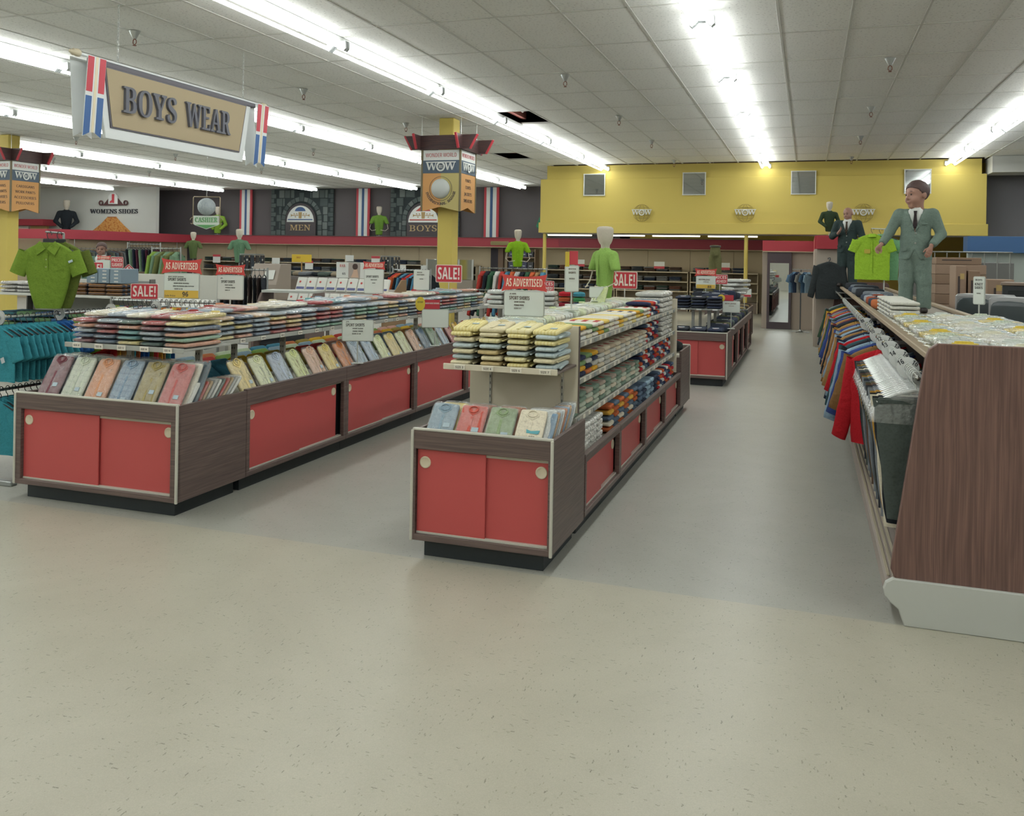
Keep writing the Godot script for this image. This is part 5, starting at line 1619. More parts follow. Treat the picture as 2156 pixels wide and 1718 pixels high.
func wood_up() -> Material:
	var m: StandardMaterial3D = WOOD.duplicate()
	var im: Image = (m.albedo_texture as ImageTexture).get_image().duplicate()
	im.rotate_90(CLOCKWISE)
	for y in 512:
		for x in 512:
			var c := im.get_pixel(x, y)
			im.set_pixel(x, y, Color(c.r * 1.12, c.g * 1.0, c.b * 0.97))
	m.albedo_texture = ImageTexture.create_from_image(im)
	m.uv1_scale = Vector3(1.4, 0.7, 1.4)
	m.resource_name = "walnut laminate, upright grain"
	return m

func cover_mesh(sd: int) -> ArrayMesh:
	var key := "cover%d" % sd
	if not shapes.has(key):
		var n := FastNoiseLite.new()
		n.seed = sd + 90
		n.frequency = 1.0
		shapes[key] = sheet_s(14, 5, func(u: float, v: float):
			var a: float = u * TAU
			var y := lerpf(-0.2, -0.05, v)
			var hw := lerpf(0.175, 0.03, pow(v, 2.5))
			var k := n.get_noise_2d(cos(a) * 3.0, y * 20.0)
			return Vector3(signf(cos(a)) * pow(absf(cos(a)), 0.6) * hw * (1 + 0.06 * k), y, sin(a) * 0.021 * (1.0 + 0.25 * k)), true).mesh(true)
	return shapes[key]

# ---------------------------------------------------------------- signs hung from the ceiling
func chain(parent: Node, a: Vector3, b: Vector3, mt: Material, pitch := 0.03, r := 0.0022) -> void:
	# alternate flat links in one part
	var key := "chain%.3f%.3f" % [a.distance_to(b), pitch]
	if not shapes.has(key):
		var link := Shape.new()
		var path := []
		for k in 9:
			var t := TAU * k / 8.0
			path.append(Vector3(cos(t) * pitch * 0.28, sin(t) * pitch * 0.62, 0))
		link = tube_s(path, r, 4)
		var s := Shape.new()
		var n := int(a.distance_to(b) / pitch)
		for k in n:
			s.add(link, Transform3D(Basis(Vector3.UP, PI / 2 * (k % 2)), Vector3(0, (k + 0.5) * pitch, 0)))
		shapes[key] = s.mesh(true)
	var o := part(parent, "chain", shapes[key], mt, a if a.y < b.y else b)
	o.set_meta("kind", "stuff")

func hanging_signs() -> void:
	var chrome := mat(H("c2c6c4"), 0.3, 0.7)
	var white := mat(H("d5d9d8"), 0.55)
	var dark := mat(H("55525a"), 0.5)
	var red := mat(H("c04450"), 0.55)
	var blue := mat(H("3f659a"), 0.55)
	var ivory := mat(H("c9bfa4"), 0.5)
	# BOYS WEAR banner, parallel to the aisle, front towards +x
	var X := -5.74
	var t := thing("banner_sign", "large BOYS WEAR sign between two striped pennants, hung on chains", "sign", P(X, 2.42, 7.0), PI / 2)
	# local x runs away from the camera, y up from the bottom edge
	var fold := PackedVector2Array([Vector2(-1.0, 0.0), Vector2(0.92, 0.0), Vector2(1.05, 0.62), Vector2(-1.13, 0.62)])
	part(t, "backing_board", extrude(fold, 0.035, 0.004), white, Vector3(0, 0.0, 0))
	part(t, "face_frame", extrude(PackedVector2Array([Vector2(-0.955, 0.095), Vector2(0.85, 0.095), Vector2(0.965, 0.62), Vector2(-1.04, 0.62)]), 0.012, 0.002), dark, Vector3(0, 0, 0.022))
	var face := StandardMaterial3D.new()
	face.resource_name = "woven tan fabric board"
	face.albedo_color = H("b9a98a")
	face.albedo_texture = noise_tex("weave", 0.25, 2, 256, [Color(0.82, 0.82, 0.82), Color(1, 1, 1)])
	face.uv1_triplanar = true
	face.uv1_scale = Vector3(3, 3, 3)
	face.roughness = 0.9
	part(t, "face", extrude(PackedVector2Array([Vector2(-0.94, 0.108), Vector2(0.835, 0.108), Vector2(0.945, 0.6), Vector2(-1.022, 0.6)]), 0.01, 0.001), face, Vector3(0, 0, 0.027))
	part(t, "top_rail", cbox(2.3, 0.045, 0.06, 0.006), dark, Vector3(-0.03, 0.632, 0.0))
	rod(t, "pole", Vector3(-1.3, 0.665, 0), Vector3(1.28, 0.665, 0), 0.014, white, 10)
	var fin := lathe([Vector2(0, -0.06), Vector2(0.014, -0.055), Vector2(0.02, -0.03), Vector2(0.03, -0.02), Vector2(0.026, 0.0), Vector2(0.034, 0.015), Vector2(0.03, 0.04), Vector2(0.018, 0.05)], 14)
	part(t, "finial", fin, ivory, Vector3(-1.33, 0.665, 0), Vector3(0, 0, -PI / 2))
	part(t, "finial", fin, ivory, Vector3(1.31, 0.665, 0), Vector3(0, 0, PI / 2))
	var letter := mat(H("5d5f68"), 0.55)
	for w in [["BOYS", -0.5, 0.68], ["WEAR", 0.31, 0.68]]:
		var tx: String = w[0]
		letters(t, "lettering", tx, 0.235, w[2], letter, Vector3(w[1], 0.36, 0.045), Vector3.ZERO, true, 0.03)
	for s in [-1, 1]:
		var px: float = -1.19 if s < 0 else 1.165
		var pen := PackedVector2Array([Vector2(-0.1, 0.65), Vector2(-0.1, -0.02), Vector2(0.0, 0.03), Vector2(0.1, -0.02), Vector2(0.1, 0.65)])
		for q in [-1, 1]:
			var pn := part(t, "pennant", extrude(pen, 0.004), white, Vector3(px, 0.0, 0.05 * q), Vector3(0.07 * q, 0, 0))
			if q > 0:
				for e in [-1, 1]:
					part(pn, "red_stripe", cbox(0.066, 0.29, 0.002, 0.0005), red, Vector3(e * 0.064, 0.5, 0.003))
					part(pn, "blue_stripe", extrude(PackedVector2Array([Vector2(e * 0.031, 0.32), Vector2(e * 0.097, 0.32), Vector2(e * 0.097, -0.015), Vector2(e * 0.031, 0.018)]), 0.002), blue, Vector3(0, 0, 0.003))
				part(pn, "tan_stripe", cbox(0.028, 0.63, 0.002, 0.0005), mat(H("d8cdb0"), 0.6), Vector3(0, 0.335, 0.003))
	for cx in [-0.86, 0.93]:
		chain(t, Vector3(cx, 0.67, 0), Vector3(cx, CEIL - 2.42, 0), chrome)
	column_sign(-5.41, ["PANTS", "COATS", "JACKETS", "SWEATERS"], false, "with the globe face")
	column_sign(-14.46, ["CARDIGANS", "WORK PANTS", "ACCESSORIES", "PULLOVERS"], true, "listing cardigans and work pants")
	# cashier sign
	var c := thing("cashier_sign", "green and white CASHIER sign under a grey globe in a brass frame", "sign", P(-10.13, 1.86, 13.0), 0.2)
	var brass := mat(H("9a8c74"), 0.4, 0.5)
	var green := mat(H("5f9e62"), 0.6)
	part(c, "plate", extrude(PackedVector2Array([Vector2(-0.24, 0.09), Vector2(-0.21, 0.07), Vector2(0.0, 0.0), Vector2(0.21, 0.07), Vector2(0.24, 0.09), Vector2(0.24, 0.24), Vector2(-0.24, 0.24)]), 0.02, 0.003), mat(H("c9d2c6"), 0.6))
	part(c, "arrow", extrude(PackedVector2Array([Vector2(-0.2, 0.078), Vector2(0.0, 0.012), Vector2(0.2, 0.078)]), 0.006), green, Vector3(0, 0, 0.012))
	letters(c, "lettering", "CASHIER", 0.085, 0.42, green, Vector3(0, 0.165, 0.013), Vector3.ZERO, true, 0.006)
	var gm := StandardMaterial3D.new()
	gm.resource_name = "textured grey globe"
	gm.albedo_color = H("a9b2b6")
	gm.albedo_texture = noise_tex("globe", 0.03, 3, 256, [Color(0.75, 0.78, 0.78), Color(1, 1, 1), Color(0.95, 0.95, 0.9)])
	gm.uv1_triplanar = true
	gm.uv1_scale = Vector3(3, 3, 3)
	gm.roughness = 0.6
	mats["globe"] = gm
	var sp := []
	for k in 13:
		var a := -PI / 2 + PI * k / 12.0
		sp.append(Vector2(cos(a) * 0.155, sin(a) * 0.155))
	part(c, "globe", lathe(sp, 24), gm, Vector3(0, 0.4, 0))
	part(c, "frame", tube([Vector3(-0.25, 0.1, 0), Vector3(-0.25, 0.4, 0), Vector3(-0.25, 0.56, 0), Vector3(-0.24, 0.575, 0), Vector3(0.24, 0.575, 0), Vector3(0.25, 0.56, 0), Vector3(0.25, 0.4, 0), Vector3(0.25, 0.1, 0)], 0.009, 6), brass)
	for s in [-1, 1]:
		var sc := []
		for k in 11:
			var a := k * 0.55
			sc.append(Vector3(s * (0.27 + cos(a) * 0.035), 0.16 + sin(a) * (0.035 + 0.004 * k), 0))
		part(c, "scroll", tube(sc, 0.007, 5), brass)
	chain(c, Vector3(0, 0.575, 0), Vector3(0, CEIL - 1.86, 0), chrome)

func column_sign(cx: float, words: Array, front_words: bool, says: String) -> void:
	# four-sided pagoda sign hung round a yellow column
	var t := thing("column_sign", "four-sided WONDER WORLD sign with flared wooden top, " + says, "sign", P(cx, 2.15, 12.83))
	var woodm := wood(H("33262a"), H("5c3f38"), "rosewood", Vector3(1.2, 2.4, 1.2), 0.5)
	var rededge := mat(H("b23a44"), 0.5)
	var white := mat(H("d3d6d2"), 0.55)
	var navy := mat(H("4a5a6a"), 0.55)
	var orange := mat(H("c9955a"), 0.6)
	var olive := mat(H("b3a66a"), 0.6)
	var redt := mat(H("b0484a"), 0.6)
	var ink := mat(H("4b4444"), 0.6)
	var chrome := mat(H("c2c6c4"), 0.3, 0.7)
	var h := 0.32
	for k in 4:
		var a := PI / 2 * k
		var b := Basis(Vector3.UP, a)
		# panel assembly on this side
		var f := part(t, "header", cbox(0.6, 0.16, 0.012, 0.001), white, b * Vector3(0, 0.87, h), Vector3(0, a, 0))
		part(t, "mark_band", cbox(0.62, 0.2, 0.02, 0.001), navy, b * Vector3(0, 0.69, h), Vector3(0, a, 0))
		var half := PackedVector2Array([Vector2(-0.305, 0.59), Vector2(-0.305, 0.0), Vector2(0, 0.07), Vector2(0, 0.59)])
		var half2 := PackedVector2Array([Vector2(0, 0.59), Vector2(0, 0.07), Vector2(0.305, 0.0), Vector2(0.305, 0.59)])
		part(t, "lower_panel", extrude(half, 0.012), orange, b * Vector3(0, 0, h), Vector3(0, a, 0))
		part(t, "lower_panel", extrude(half2, 0.012), orange if (front_words or k == 1) else olive, b * Vector3(0, 0, h), Vector3(0, a, 0))
		letters(t, "lettering", "WONDER WORLD", 0.062, 0.52, redt, b * Vector3(0, 0.87, h + 0.007), Vector3(0, a, 0), false, 0.003, 500)
		if k < 2:
			wow_mark(t, 0.5, b * Vector3(0, 0.7, h + 0.016), white, a)
			if k == 1 or front_words:
				for i in words.size():
					var tx: String = words[i]
					letters(t, "lettering", tx, 0.05, 0.045 * tx.length(), ink, b * Vector3(0, 0.49 - i * 0.105, h + 0.008), Vector3(0, a, 0), false, 0.003, 500)
		# flared board across this side, reaching past the corners
		part(t, "roof_board", extrude(PackedVector2Array([Vector2(-0.49, 0.955), Vector2(0.49, 0.955), Vector2(0.61, 1.175), Vector2(-0.61, 1.175)]), 0.025, 0.002), woodm, b * Vector3(0, 0.0, h + 0.03), Vector3(0, a, 0))
		for s in [-1, 1]:
			var o := part(t, "roof_edge", cbox(0.028, 0.25, 0.035, 0.003), rededge, b * Vector3(s * 0.55, 1.065, h + 0.03), Vector3(0, a, -s * 0.5))
			o.basis = b * Basis(Vector3.BACK, -s * 0.5)
		rod(t, "hang_wire", b * Vector3(-0.33, 1.0, 0.33), b * Vector3(-0.33, CEIL - 2.15, 0.33), 0.004, chrome, 5)
		part(t, "corner_post", cbox(0.03, 1.0, 0.03, 0.003), mat(H("6d6448"), 0.5), b * Vector3(0.32, 0.5, 0.32), Vector3.ZERO)
	if not front_words:
		var dome := []
		for k in 9:
			var a := PI / 2 * k / 8.0
			dome.append(Vector2(cos(a) * 0.155, sin(a) * 0.1))
		part(t, "globe", lathe(dome, 26), mat(H("b5bab6"), 0.6), Vector3(-0.0, 0.35, h + 0.006), Vector3(PI / 2, 0, 0))
		part(t, "ring", lathe([Vector2(0.185, 0), Vector2(0.19, 0), Vector2(0.19, 0.004), Vector2(0.185, 0.004), Vector2(0.185, 0)], 40), ink, Vector3(0, 0.35, h + 0.006), Vector3(PI / 2, 0, 0))
		var s := "INTERNATIONAL BAZAAR"
		for i in s.length():
			if s[i] == " ":
				continue
			var a := deg_to_rad(195.0 + 150.0 * i / (s.length() - 1))
			letters(t, "lettering", s[i], 0.042, 0.0, ink, Vector3(cos(a) * 0.235, 0.35 + sin(a) * 0.235, h + 0.008), Vector3(0, 0, a + PI / 2), true, 0.003)

# ---------------------------------------------------------------- counters and racks further back
func jeans(called: String, label: String, mt: Material, at: Vector3, turn: float, size: Vector3, group: String, tagged: bool) -> Node3D:
	var t := thing(called, label, "jeans", at, turn, group)
	part(t, "folded_legs", pillow(size, 0.5, 0.2, 0.004, 1), mt)
	part(t, "waistband", pillow(Vector3(size.x * 0.96, 0.012, 0.04), 0.7, 0.3, 0.001, 2), mt, Vector3(0, size.y - 0.006, -size.z * 0.42))
	if tagged:
		part(t, "paper_label", cbox(size.x * 0.42, 0.003, size.z * 0.3, 0.0008), mat(H("c3c7cc"), 0.6), Vector3(0, size.y - 0.001, size.z * 0.05), Vector3(0.0, 0.15, 0))
		part(t, "size_patch", cbox(size.x * 0.3, 0.003, size.z * 0.12, 0.0008), mat(H("b9918f"), 0.6), Vector3(0.01, size.y - 0.002, size.z * 0.3))
	return t

# rail on two posts with clothes across it; runs from a to b
func rail_rack(label: String, a: Vector3, b: Vector3, names: Array, cols: Array, kind: String, n: int, what: String, cat: String, group: String, w := 0.34, l := 0.5, posts := true) -> void:
	var chrome := mat(H("a9adac"), 0.3, 0.8)
	var mid := (a + b) / 2
	var t := thing("clothes_rail", label, "rack", Vector3(mid.x, 0, mid.z))
	var o := -Vector3(mid.x, 0, mid.z)
	rod(t, "rail", a + o, b + o, 0.0095, chrome)
	for p in ([a, b] if posts else []):
		rod(t, "post", Vector3(p.x, 0.02, p.z) + o, p + o + Vector3(0, 0.03, 0), 0.014, chrome)
		part(t, "foot", cbox(0.5, 0.025, 0.05, 0.004), chrome, Vector3(p.x, 0.0125, p.z) + o, Vector3(0, atan2(-(b - a).z, (b - a).x) + PI / 2, 0))
	var dir := (b - a).normalized()
	var turn := atan2(dir.x, dir.z)
	var dark := mat(H("2f3234"), 0.5)
	for k in n:
		var q := a.lerp(b, (k + 0.7) / (n + 0.4))
		var c: int = (k * 5 / 3 + (k / 4)) % cols.size()
		var lab := "%s %s, %s on %s" % [names[c], what, NTH[k % 40], label.get_slice(",", 0)]
		if kind == "trousers":
			var g := thing("hanging_trousers", lab, cat, q, turn + rng.randf_range(-0.08, 0.08), group)
			part(g, "hanger", hanger_mesh(0.26), dark)
			part(g, "legs", trouser_mesh(w, l, k % 3), cloth(cols[c]))
		else:
			hang("hanging_shirt" if kind == "shirt" else "hanging_jacket", lab, cat, kind, cloth(cols[c]), q, turn + rng.randf_range(-0.1, 0.1), group, dark, k, w, l)

func rear_counters() -> void:
	var g := "walnut counters with red doors"
	counter("walnut end counter with red doors under folded dark jeans, by the aisle", 0.71, 0.62, 0.617, 0.115, 0.526, 0.02, P(-1.225, 0, 10.38), 0.0, g, true, 0.0, true)
	for k in 4:
		counter("walnut counter section with red doors, %s behind the jeans end counter" % NTH[k], 1.0, 0.7, 0.617, 0.115, 0.526, 0.1, P(-0.87, 0, 11.01 + 1.001 * (k + 0.5)), PI / 2, g, false, 0.1)
	counter("small far walnut counter with red doors before the tall mirror", 1.9, 0.7, 0.617, 0.115, 0.526, 0.12, P(-0.98, 0, 16.35), PI / 2, g, true, 0.2)
	var grey := mat(H("8d8f8c"), 0.45, 0.2)
	var r := thing("shelf_rack", "grey shelf on posts above the dark jeans counter", "shelf", P(-1.225, 0.57, 10.8))
	for d in [10.85, 11.6, 12.8, 14.0]:
		for x in [-1.32, -1.13]:
			slab(r, "upright", Vector3(x - 0.018, 0.579, d - 0.01), Vector3(x + 0.018, 0.86, d + 0.01), grey, 0.002)
	slab(r, "shelf", Vector3(-1.55, 0.86, 10.75), Vector3(-0.98, 0.875, 12.4), grey, 0.002)
	slab(r, "shelf", Vector3(-1.55, 0.86, 12.42), Vector3(-0.98, 0.875, 14.4), grey, 0.002)
	for k in 3:
		slab(r, "size_tag", Vector3(-1.46 + k * 0.19, 0.858, 10.742), Vector3(-1.4 + k * 0.19, 0.876, 10.749), mat(H("d0d2d0"), 0.6), 0.001)
	var DN := [["dark denim", cloth(H("414755"))], ["charcoal", cloth(H("3a3d44"))], ["navy", cloth(H("373e50"))], ["olive", cloth(H("5f6246"))], ["grey green", cloth(H("55605c"))]]
	var gj := "folded jeans on the rear counters"
	for c in 3:
		for l in 4:
			var p: Array = DN[(c + l) % 3]
			jeans("folded_jeans", "%s folded jeans, %s in the %s pile of the jeans shelf's near edge" % [p[0], ORD[l], NTH[c]], p[1], P(-1.45 + c * 0.19, 0.876 + l * 0.036, 10.92), 0.0, Vector3(0.17, 0.034, 0.3), gj, l == 3)
	for c in 3:
		for l in 2:
			var p: Array = DN[(c * 2 + l) % 3]
			jeans("folded_jeans", "%s folded jeans, %s in the %s pile of the jeans end tray" % [p[0], ORD[l], NTH[c]], p[1], P(-1.42 + c * 0.2, 0.58 + l * 0.042, 10.58), 0.0, Vector3(0.18, 0.04, 0.3), gj, l == 1)
	for k in 14:
		var p: Array = DN[(k * 2 + 1) % 5]
		jeans("folded_jeans", "%s folded jeans laid on the jeans shelf, %s from its near piles" % [p[0], NTH[k]], p[1], P(-1.15 - 0.2 * (k % 2), 0.876, 11.25 + k * 0.22), PI / 2, Vector3(0.19, 0.1 + 0.03 * (k % 3), 0.34), gj, k % 2 == 0)
		var p2: Array = DN[(k * 3) % 5]
		jeans("folded_jeans", "%s folded jeans in the long tray under the jeans shelf, %s along" % [p2[0], NTH[k]], p2[1], P(-1.05, 0.58, 11.15 + k * 0.27), PI / 2, Vector3(0.22, 0.1, 0.28), gj, k % 3 == 0)
	for k in 6:
		jeans("folded_jeans", "%s folded slacks on the small far counter, %s along" % [["tan", "black", "brown"][k % 3], NTH[k]], cloth([H("8b7a56"), H("2f3236"), H("5a4838")][k % 3]), P(-1.2, 0.58, 15.6 + k * 0.29), PI / 2, Vector3(0.24, 0.09, 0.4), gj, false)
	jeans("folded_jeans", "black checked trousers heaped in the far end counter of the middle shelves", cloth(H("2f3335")), P(-1.3, 0.58, 8.5), 0.4, Vector3(0.3, 0.11, 0.3), gj, false)
	var ink := H("6a4a3a")
	sign_card("white WESTERN JEANS card with yellow 88 band and red AS ADVERTISED topper", 0.26, 0.17, 0.05, P(-1.3, 1.03, 12.0), 0.1, [["WESTERN JEANS", 0.02, 0.15, -0.02, 0.12, ink], ["SIZES 6-16", 0.01, 0.07, 0, 0.09, ink], ["88", 0.03, 0.05, 0.05, 0.025, H("3a3030")]], "price cards", "adv", true)
	sale_card("PRICES|SLASHED!", "red PRICES SLASHED card on a stem over the jeans shelf", 0.22, 0.14, 0.1, P(-1.2, 1.02, 12.9), 0.1)
	var c1 := sign_card("white BOYS JEANS card with red and yellow toppers at the jeans counter's aisle edge", 0.21, 0.14, 0.2, P(-0.885, 0.625, 11.05), 0.1, [["BOYS JEANS", 0.016, 0.13, -0.01, 0.11, ink], ["SIZES", 0.008, 0.06, 0, 0.08, ink]])
	part(c1, "topper", cbox(0.11, 0.07, 0.003, 0.001), mat(H("b93540"), 0.5), Vector3(-0.03, 0.378, 0.004))
	part(c1, "price_seal", lathe([Vector2(0, -0.002), Vector2(0.045, -0.002), Vector2(0.045, 0.002), Vector2(0, 0.002)], 18), mat(H("cdb53e"), 0.5), Vector3(-0.12, 0.375, 0.006), Vector3(PI / 2, 0, 0))
	var c2 := sign_card("white card with red foot band over the small far counter", 0.23, 0.14, 0.22, P(-1.02, 0.625, 15.42), 0.1, [["SLACKS", 0.016, 0.1, 0, 0.1, ink]])
	part(c2, "red_band", cbox(0.21, 0.035, 0.003, 0.0005), mat(H("b93540"), 0.5), Vector3(0, 0.245, 0.0075))
	# trouser form standing on the jeans shelf
	var tf := thing("trouser_form", "olive trousers on a half-figure stand above the jeans shelf", "trousers", P(-1.3, 0.876, 13.2))
	var ol := cloth(H("6c6b48"))
	part(tf, "trousers", nets_s(func(p: Vector3):
		var d := cap_d(p, Vector3(0, 0.76, 0), Vector3(0, 0.68, 0), 0.07, 0.078)
		for s in [-1, 1]:
			d = smin(d, cap_d(p, Vector3(s * 0.042, 0.62, 0), Vector3(s * 0.062, 0.12, 0), 0.05, 0.038), 0.015)
		return maxf(maxf(d, p.y - 0.81), 0.1 - p.y), Vector3(-0.16, 0.05, -0.14), Vector3(0.16, 0.88, 0.14), 0.014).mesh(true), ol)
	part(tf, "belt", lathe([Vector2(0.074, 0), Vector2(0.08, 0.004), Vector2(0.08, 0.026), Vector2(0.074, 0.03)], 18), mat(H("4a4a3c"), 0.5), Vector3(0, 0.775, 0))
	rod(tf, "stand", Vector3(0, 0, 0), Vector3(0, 0.2, 0), 0.008, grey)
	part(tf, "foot", lathe([Vector2(0, 0), Vector2(0.08, 0), Vector2(0.08, 0.008), Vector2(0.01, 0.014), Vector2(0, 0.014)], 16), grey)
	for k in 5:
		shirt("bagged_shirt", "white bagged shirt, %s in the heap behind the olive trouser form" % NTH[k], cloth(H("d0d2cc")), P(-1.12 + 0.02 * k, 0.876 + k * 0.062, 14.1), Vector3(0, 0.3 * k, 0), Vector3(0.34, 0.056, 0.3), "white bagged shirts heaped on the jeans shelf", true, false, k)
	# four-armed shirt stand before the mirror wall
	var st := thing("shirt_stand", "chrome pole stand with crossed feet before the plaster wall", "stand", P(-0.14, 0, 19.2))
	var chrome := mat(H("a5a9a8"), 0.3, 0.8)
	rod(st, "pole", Vector3(0, 0.04, 0), Vector3(0, 1.3, 0), 0.013, mat(H("4d5256"), 0.4, 0.6))
	part(st, "hub", lathe([Vector2(0, 0), Vector2(0.06, 0.01), Vector2(0.04, 0.04), Vector2(0.014, 0.06)], 14), chrome)
	for k in 4:
		var d := Vector3(cos(k * PI / 2 + 0.4), 0, sin(k * PI / 2 + 0.4))
		rod(st, "foot", d * 0.03 + Vector3(0, 0.02, 0), d * 0.2 + Vector3(0, 0.008, 0), 0.009, chrome)
	rod(st, "arm", Vector3(-0.17, 1.3, 0), Vector3(0.2, 1.3, 0), 0.0085, chrome)
	for k in 5:
		hang("hanging_shirt", "%s boys polo shirt on the pole stand, %s along its arm" % [["sky blue", "navy", "grey", "steel blue", "pale blue"][k], NTH[k]], "shirt", "shirt", cloth([H("6f93b3"), H("38465c"), H("9a9c98"), H("55728c"), H("8ea9bd")][k]), P(-0.27 + k * 0.07, 1.3, 19.2), 0.75 + 0.08 * k, "polo shirts on the pole stand", chrome, k, 0.3, 0.48)
	# dark suits on a rail round the corner
	rail_rack("short chrome rail of dark suits, beside the mannequin in the dark suit", P(0.33, 1.52, 15.2), P(0.33, 1.52, 15.98), ["charcoal", "black", "dark green"], [H("363b3c"), H("26292c"), H("2f3a36")], "jacket", 6, "suit jacket", "jacket", "suit jackets on the corner rail", 0.42, 0.66, false)

# ---------------------------------------------------------------- the left-hand floor
func left_floor() -> void:
	# two-tier rack of polo shirts beside the left counter
	var chrome := mat(H("a9adac"), 0.3, 0.8)
	var black := mat(H("2b2e31"), 0.5)
	var t := thing("polo_rack", "chrome two-tier rail crowded with teal, blue and red polo shirts", "rack", P(-4.85, 0, 4.9))
	for y in [1.02, 0.56]:
		rod(t, "rail", Vector3(0, y, 0.75), Vector3(0, y, -0.85), 0.0095, chrome)
	for z in [0.77, -0.87]:
		rod(t, "post", Vector3(0, 0.02, z), Vector3(0, 1.06, z), 0.015, chrome)
		part(t, "foot", cbox(0.5, 0.03, 0.05, 0.004), chrome, Vector3(0, 0.015, z))
	var C := {"teal": H("3f8f9c"), "royal blue": H("2f5f9c"), "lime green": H("7a9a3a"), "red": H("c03a3a"), "gold": H("c99a3a"), "rust": H("b0603c"), "olive": H("7d7a3c"), "tan": H("b08a58"), "orange": H("cc7440")}
	var seq := ["teal", "teal", "teal", "teal", "teal", "teal", "teal", "teal", "teal", "teal", "royal blue", "royal blue", "royal blue", "lime green", "red", "red", "red", "red", "red", "gold", "tan", "teal", "teal", "rust", "royal blue", "royal blue", "olive", "red", "gold", "tan", "teal", "royal blue"]
	for tier in 2:
		for k in 32:
			var cn: String = seq[k] if tier == 0 else ["teal", "teal", "red", "royal blue", "gold", "rust"][(k * 2 / 5) % 6]
			var o := hang("hanging_shirt", "%s polo shirt, %s on the %s tier of the polo rack" % [cn, NTH[k], ["upper", "lower"][tier]], "shirt", "shirt", cloth(C[cn]), P(-4.85, 1.02 - tier * 0.46, 4.2 + k * 0.047), rng.randf_range(-0.04, 0.04), "polo shirts on the two-tier rack", black, k, 0.34, 0.4)
			if k % 3 == 0 and tier == 0:
				part(o, "price_tag", cbox(0.03, 0.035, 0.002, 0.0005), mat(H("c5ccd0"), 0.6), Vector3(0.1, -0.26, 0.03), Vector3(0, 0, 0.4))
	for k in 4:
		var o := thing("size_disc", "round white size ring on the polo rack, %s from its near post" % NTH[k], "divider", P(-4.85, 1.02, 4.223 + k * 0.47), 0.0, "size rings on the polo rack")
		part(o, "disc", lathe([Vector2(0.016, -0.002), Vector2(0.045, -0.002), Vector2(0.045, 0.002), Vector2(0.016, 0.002), Vector2(0.016, -0.002)], 18), mat(H("c9ccc9"), 0.5), Vector3.ZERO, Vector3(PI / 2, 0, 0))
		part(o, "rim", lathe([Vector2(0.044, -0.003), Vector2(0.048, -0.003), Vector2(0.048, 0.003), Vector2(0.044, 0.003), Vector2(0.044, -0.003)], 18), mat(H("b0b3b0"), 0.5), Vector3.ZERO, Vector3(PI / 2, 0, 0))
	polo_display()
	# second black-hanger rack behind
	rail_rack("black-hanger rail behind the end-shelf shirts, mixed colours", P(-6.1, 1.0, 6.5), P(-5.0, 1.0, 6.6), ["yellow", "green", "orange", "blue", "grey", "red"], [H("c9b04a"), H("6a8a4a"), H("c0703c"), H("4a6a94"), H("8d9498"), H("a83c3c")], "shirt", 22, "knit shirt", "shirt", "knit shirts on the black-hanger rail", 0.32, 0.4)
	# white shelf unit with folded knits
	var white := mat(H("c3c4bd"), 0.6)
	var su := thing("white_shelf", "white two-tier shelf of folded striped knits behind the polo rack", "shelf", P(-7.8, 0, 7.7))
	slab(su, "back", Vector3(-8.75, 0, 8.06), Vector3(-6.95, 1.12, 8.09), white, 0.003)
	for y in [0.1, 0.55, 0.94]:
		slab(su, "shelf_board", Vector3(-8.75, y, 7.5), Vector3(-6.95, y + 0.025, 8.06), white, 0.003)
	for x in [-8.75, -6.97]:
		slab(su, "side_post", Vector3(x, 0, 7.98), Vector3(x + 0.02, 1.14, 8.06), mat(H("6b6a66"), 0.5), 0.002)
	var ST := [["navy-orange striped", check(H("39414e"), H("c08a48"), 2)], ["grey plaid", check(H("b2b0aa"), H("5f5a5e"), 0)], ["moss green", cloth(H("5f7f5a"))], ["blue", cloth(H("3f5f86"))], ["teal striped", check(H("3f6a72"), H("2c3c4a"), 2)]]
	for c in 7:
		for l in 3:
			var p: Array = ST[1] if c < 3 else ST[0]
			shirt("folded_knit", "%s knit, %s in the %s pile, white shelf's upper tier" % [p[0], ORD[l], NTH[c]], p[1], P(-8.6 + c * 0.25, 0.966 + l * 0.042, 7.75), Vector3(0, 0.05 * (c % 3), 0), Vector3(0.22, 0.04, 0.34), "folded knits on the white shelf", c < 3, false, c)
			var p2: Array = ST[2 + (c + l) % 3]
			shirt("folded_knit", "%s knit, %s in the %s pile, white shelf's lower tier" % [p2[0], ORD[l], NTH[c]], p2[1], P(-8.6 + c * 0.25, 0.576 + l * 0.062, 7.75), Vector3(0, 0.12 * (c % 3), 0), Vector3(0.23, 0.06, 0.36), "folded knits on the white shelf", false, false, c + l)
	for k in 3:
		var o := thing("shirt_box", "pale blue boxed shirts with clear lids, %s stack on the white shelf" % NTH[k], "box", P(-7.25 - k * 0.16 + 0.1, 1.096, 7.8), 0.1, "boxed shirts on the white shelf")
		part(o, "carton", cbox(0.14, 0.16, 0.3, 0.004), mat(H("7f93a0"), 0.5), Vector3(0, 0.08, 0))
		for q in 4:
			part(o, "label_strip", cbox(0.05, 0.014, 0.002, 0.0005), mat(H("d0d2cc"), 0.6), Vector3(0.01, 0.022 + q * 0.038, 0.151))
	# round rail of white goods and long white gondola
	var wg := thing("white_gondola", "long low white gondola back with floral bags heaped along it", "shelf", P(-8.5, 0, 10.2))
	slab(wg, "back", Vector3(-9.6, 0, 10.2), Vector3(-7.55, 1.13, 10.25), mat(H("c9c9bf"), 0.7), 0.003)
	slab(wg, "deck", Vector3(-9.6, 0.55, 9.6), Vector3(-7.55, 0.58, 10.2), white, 0.003)
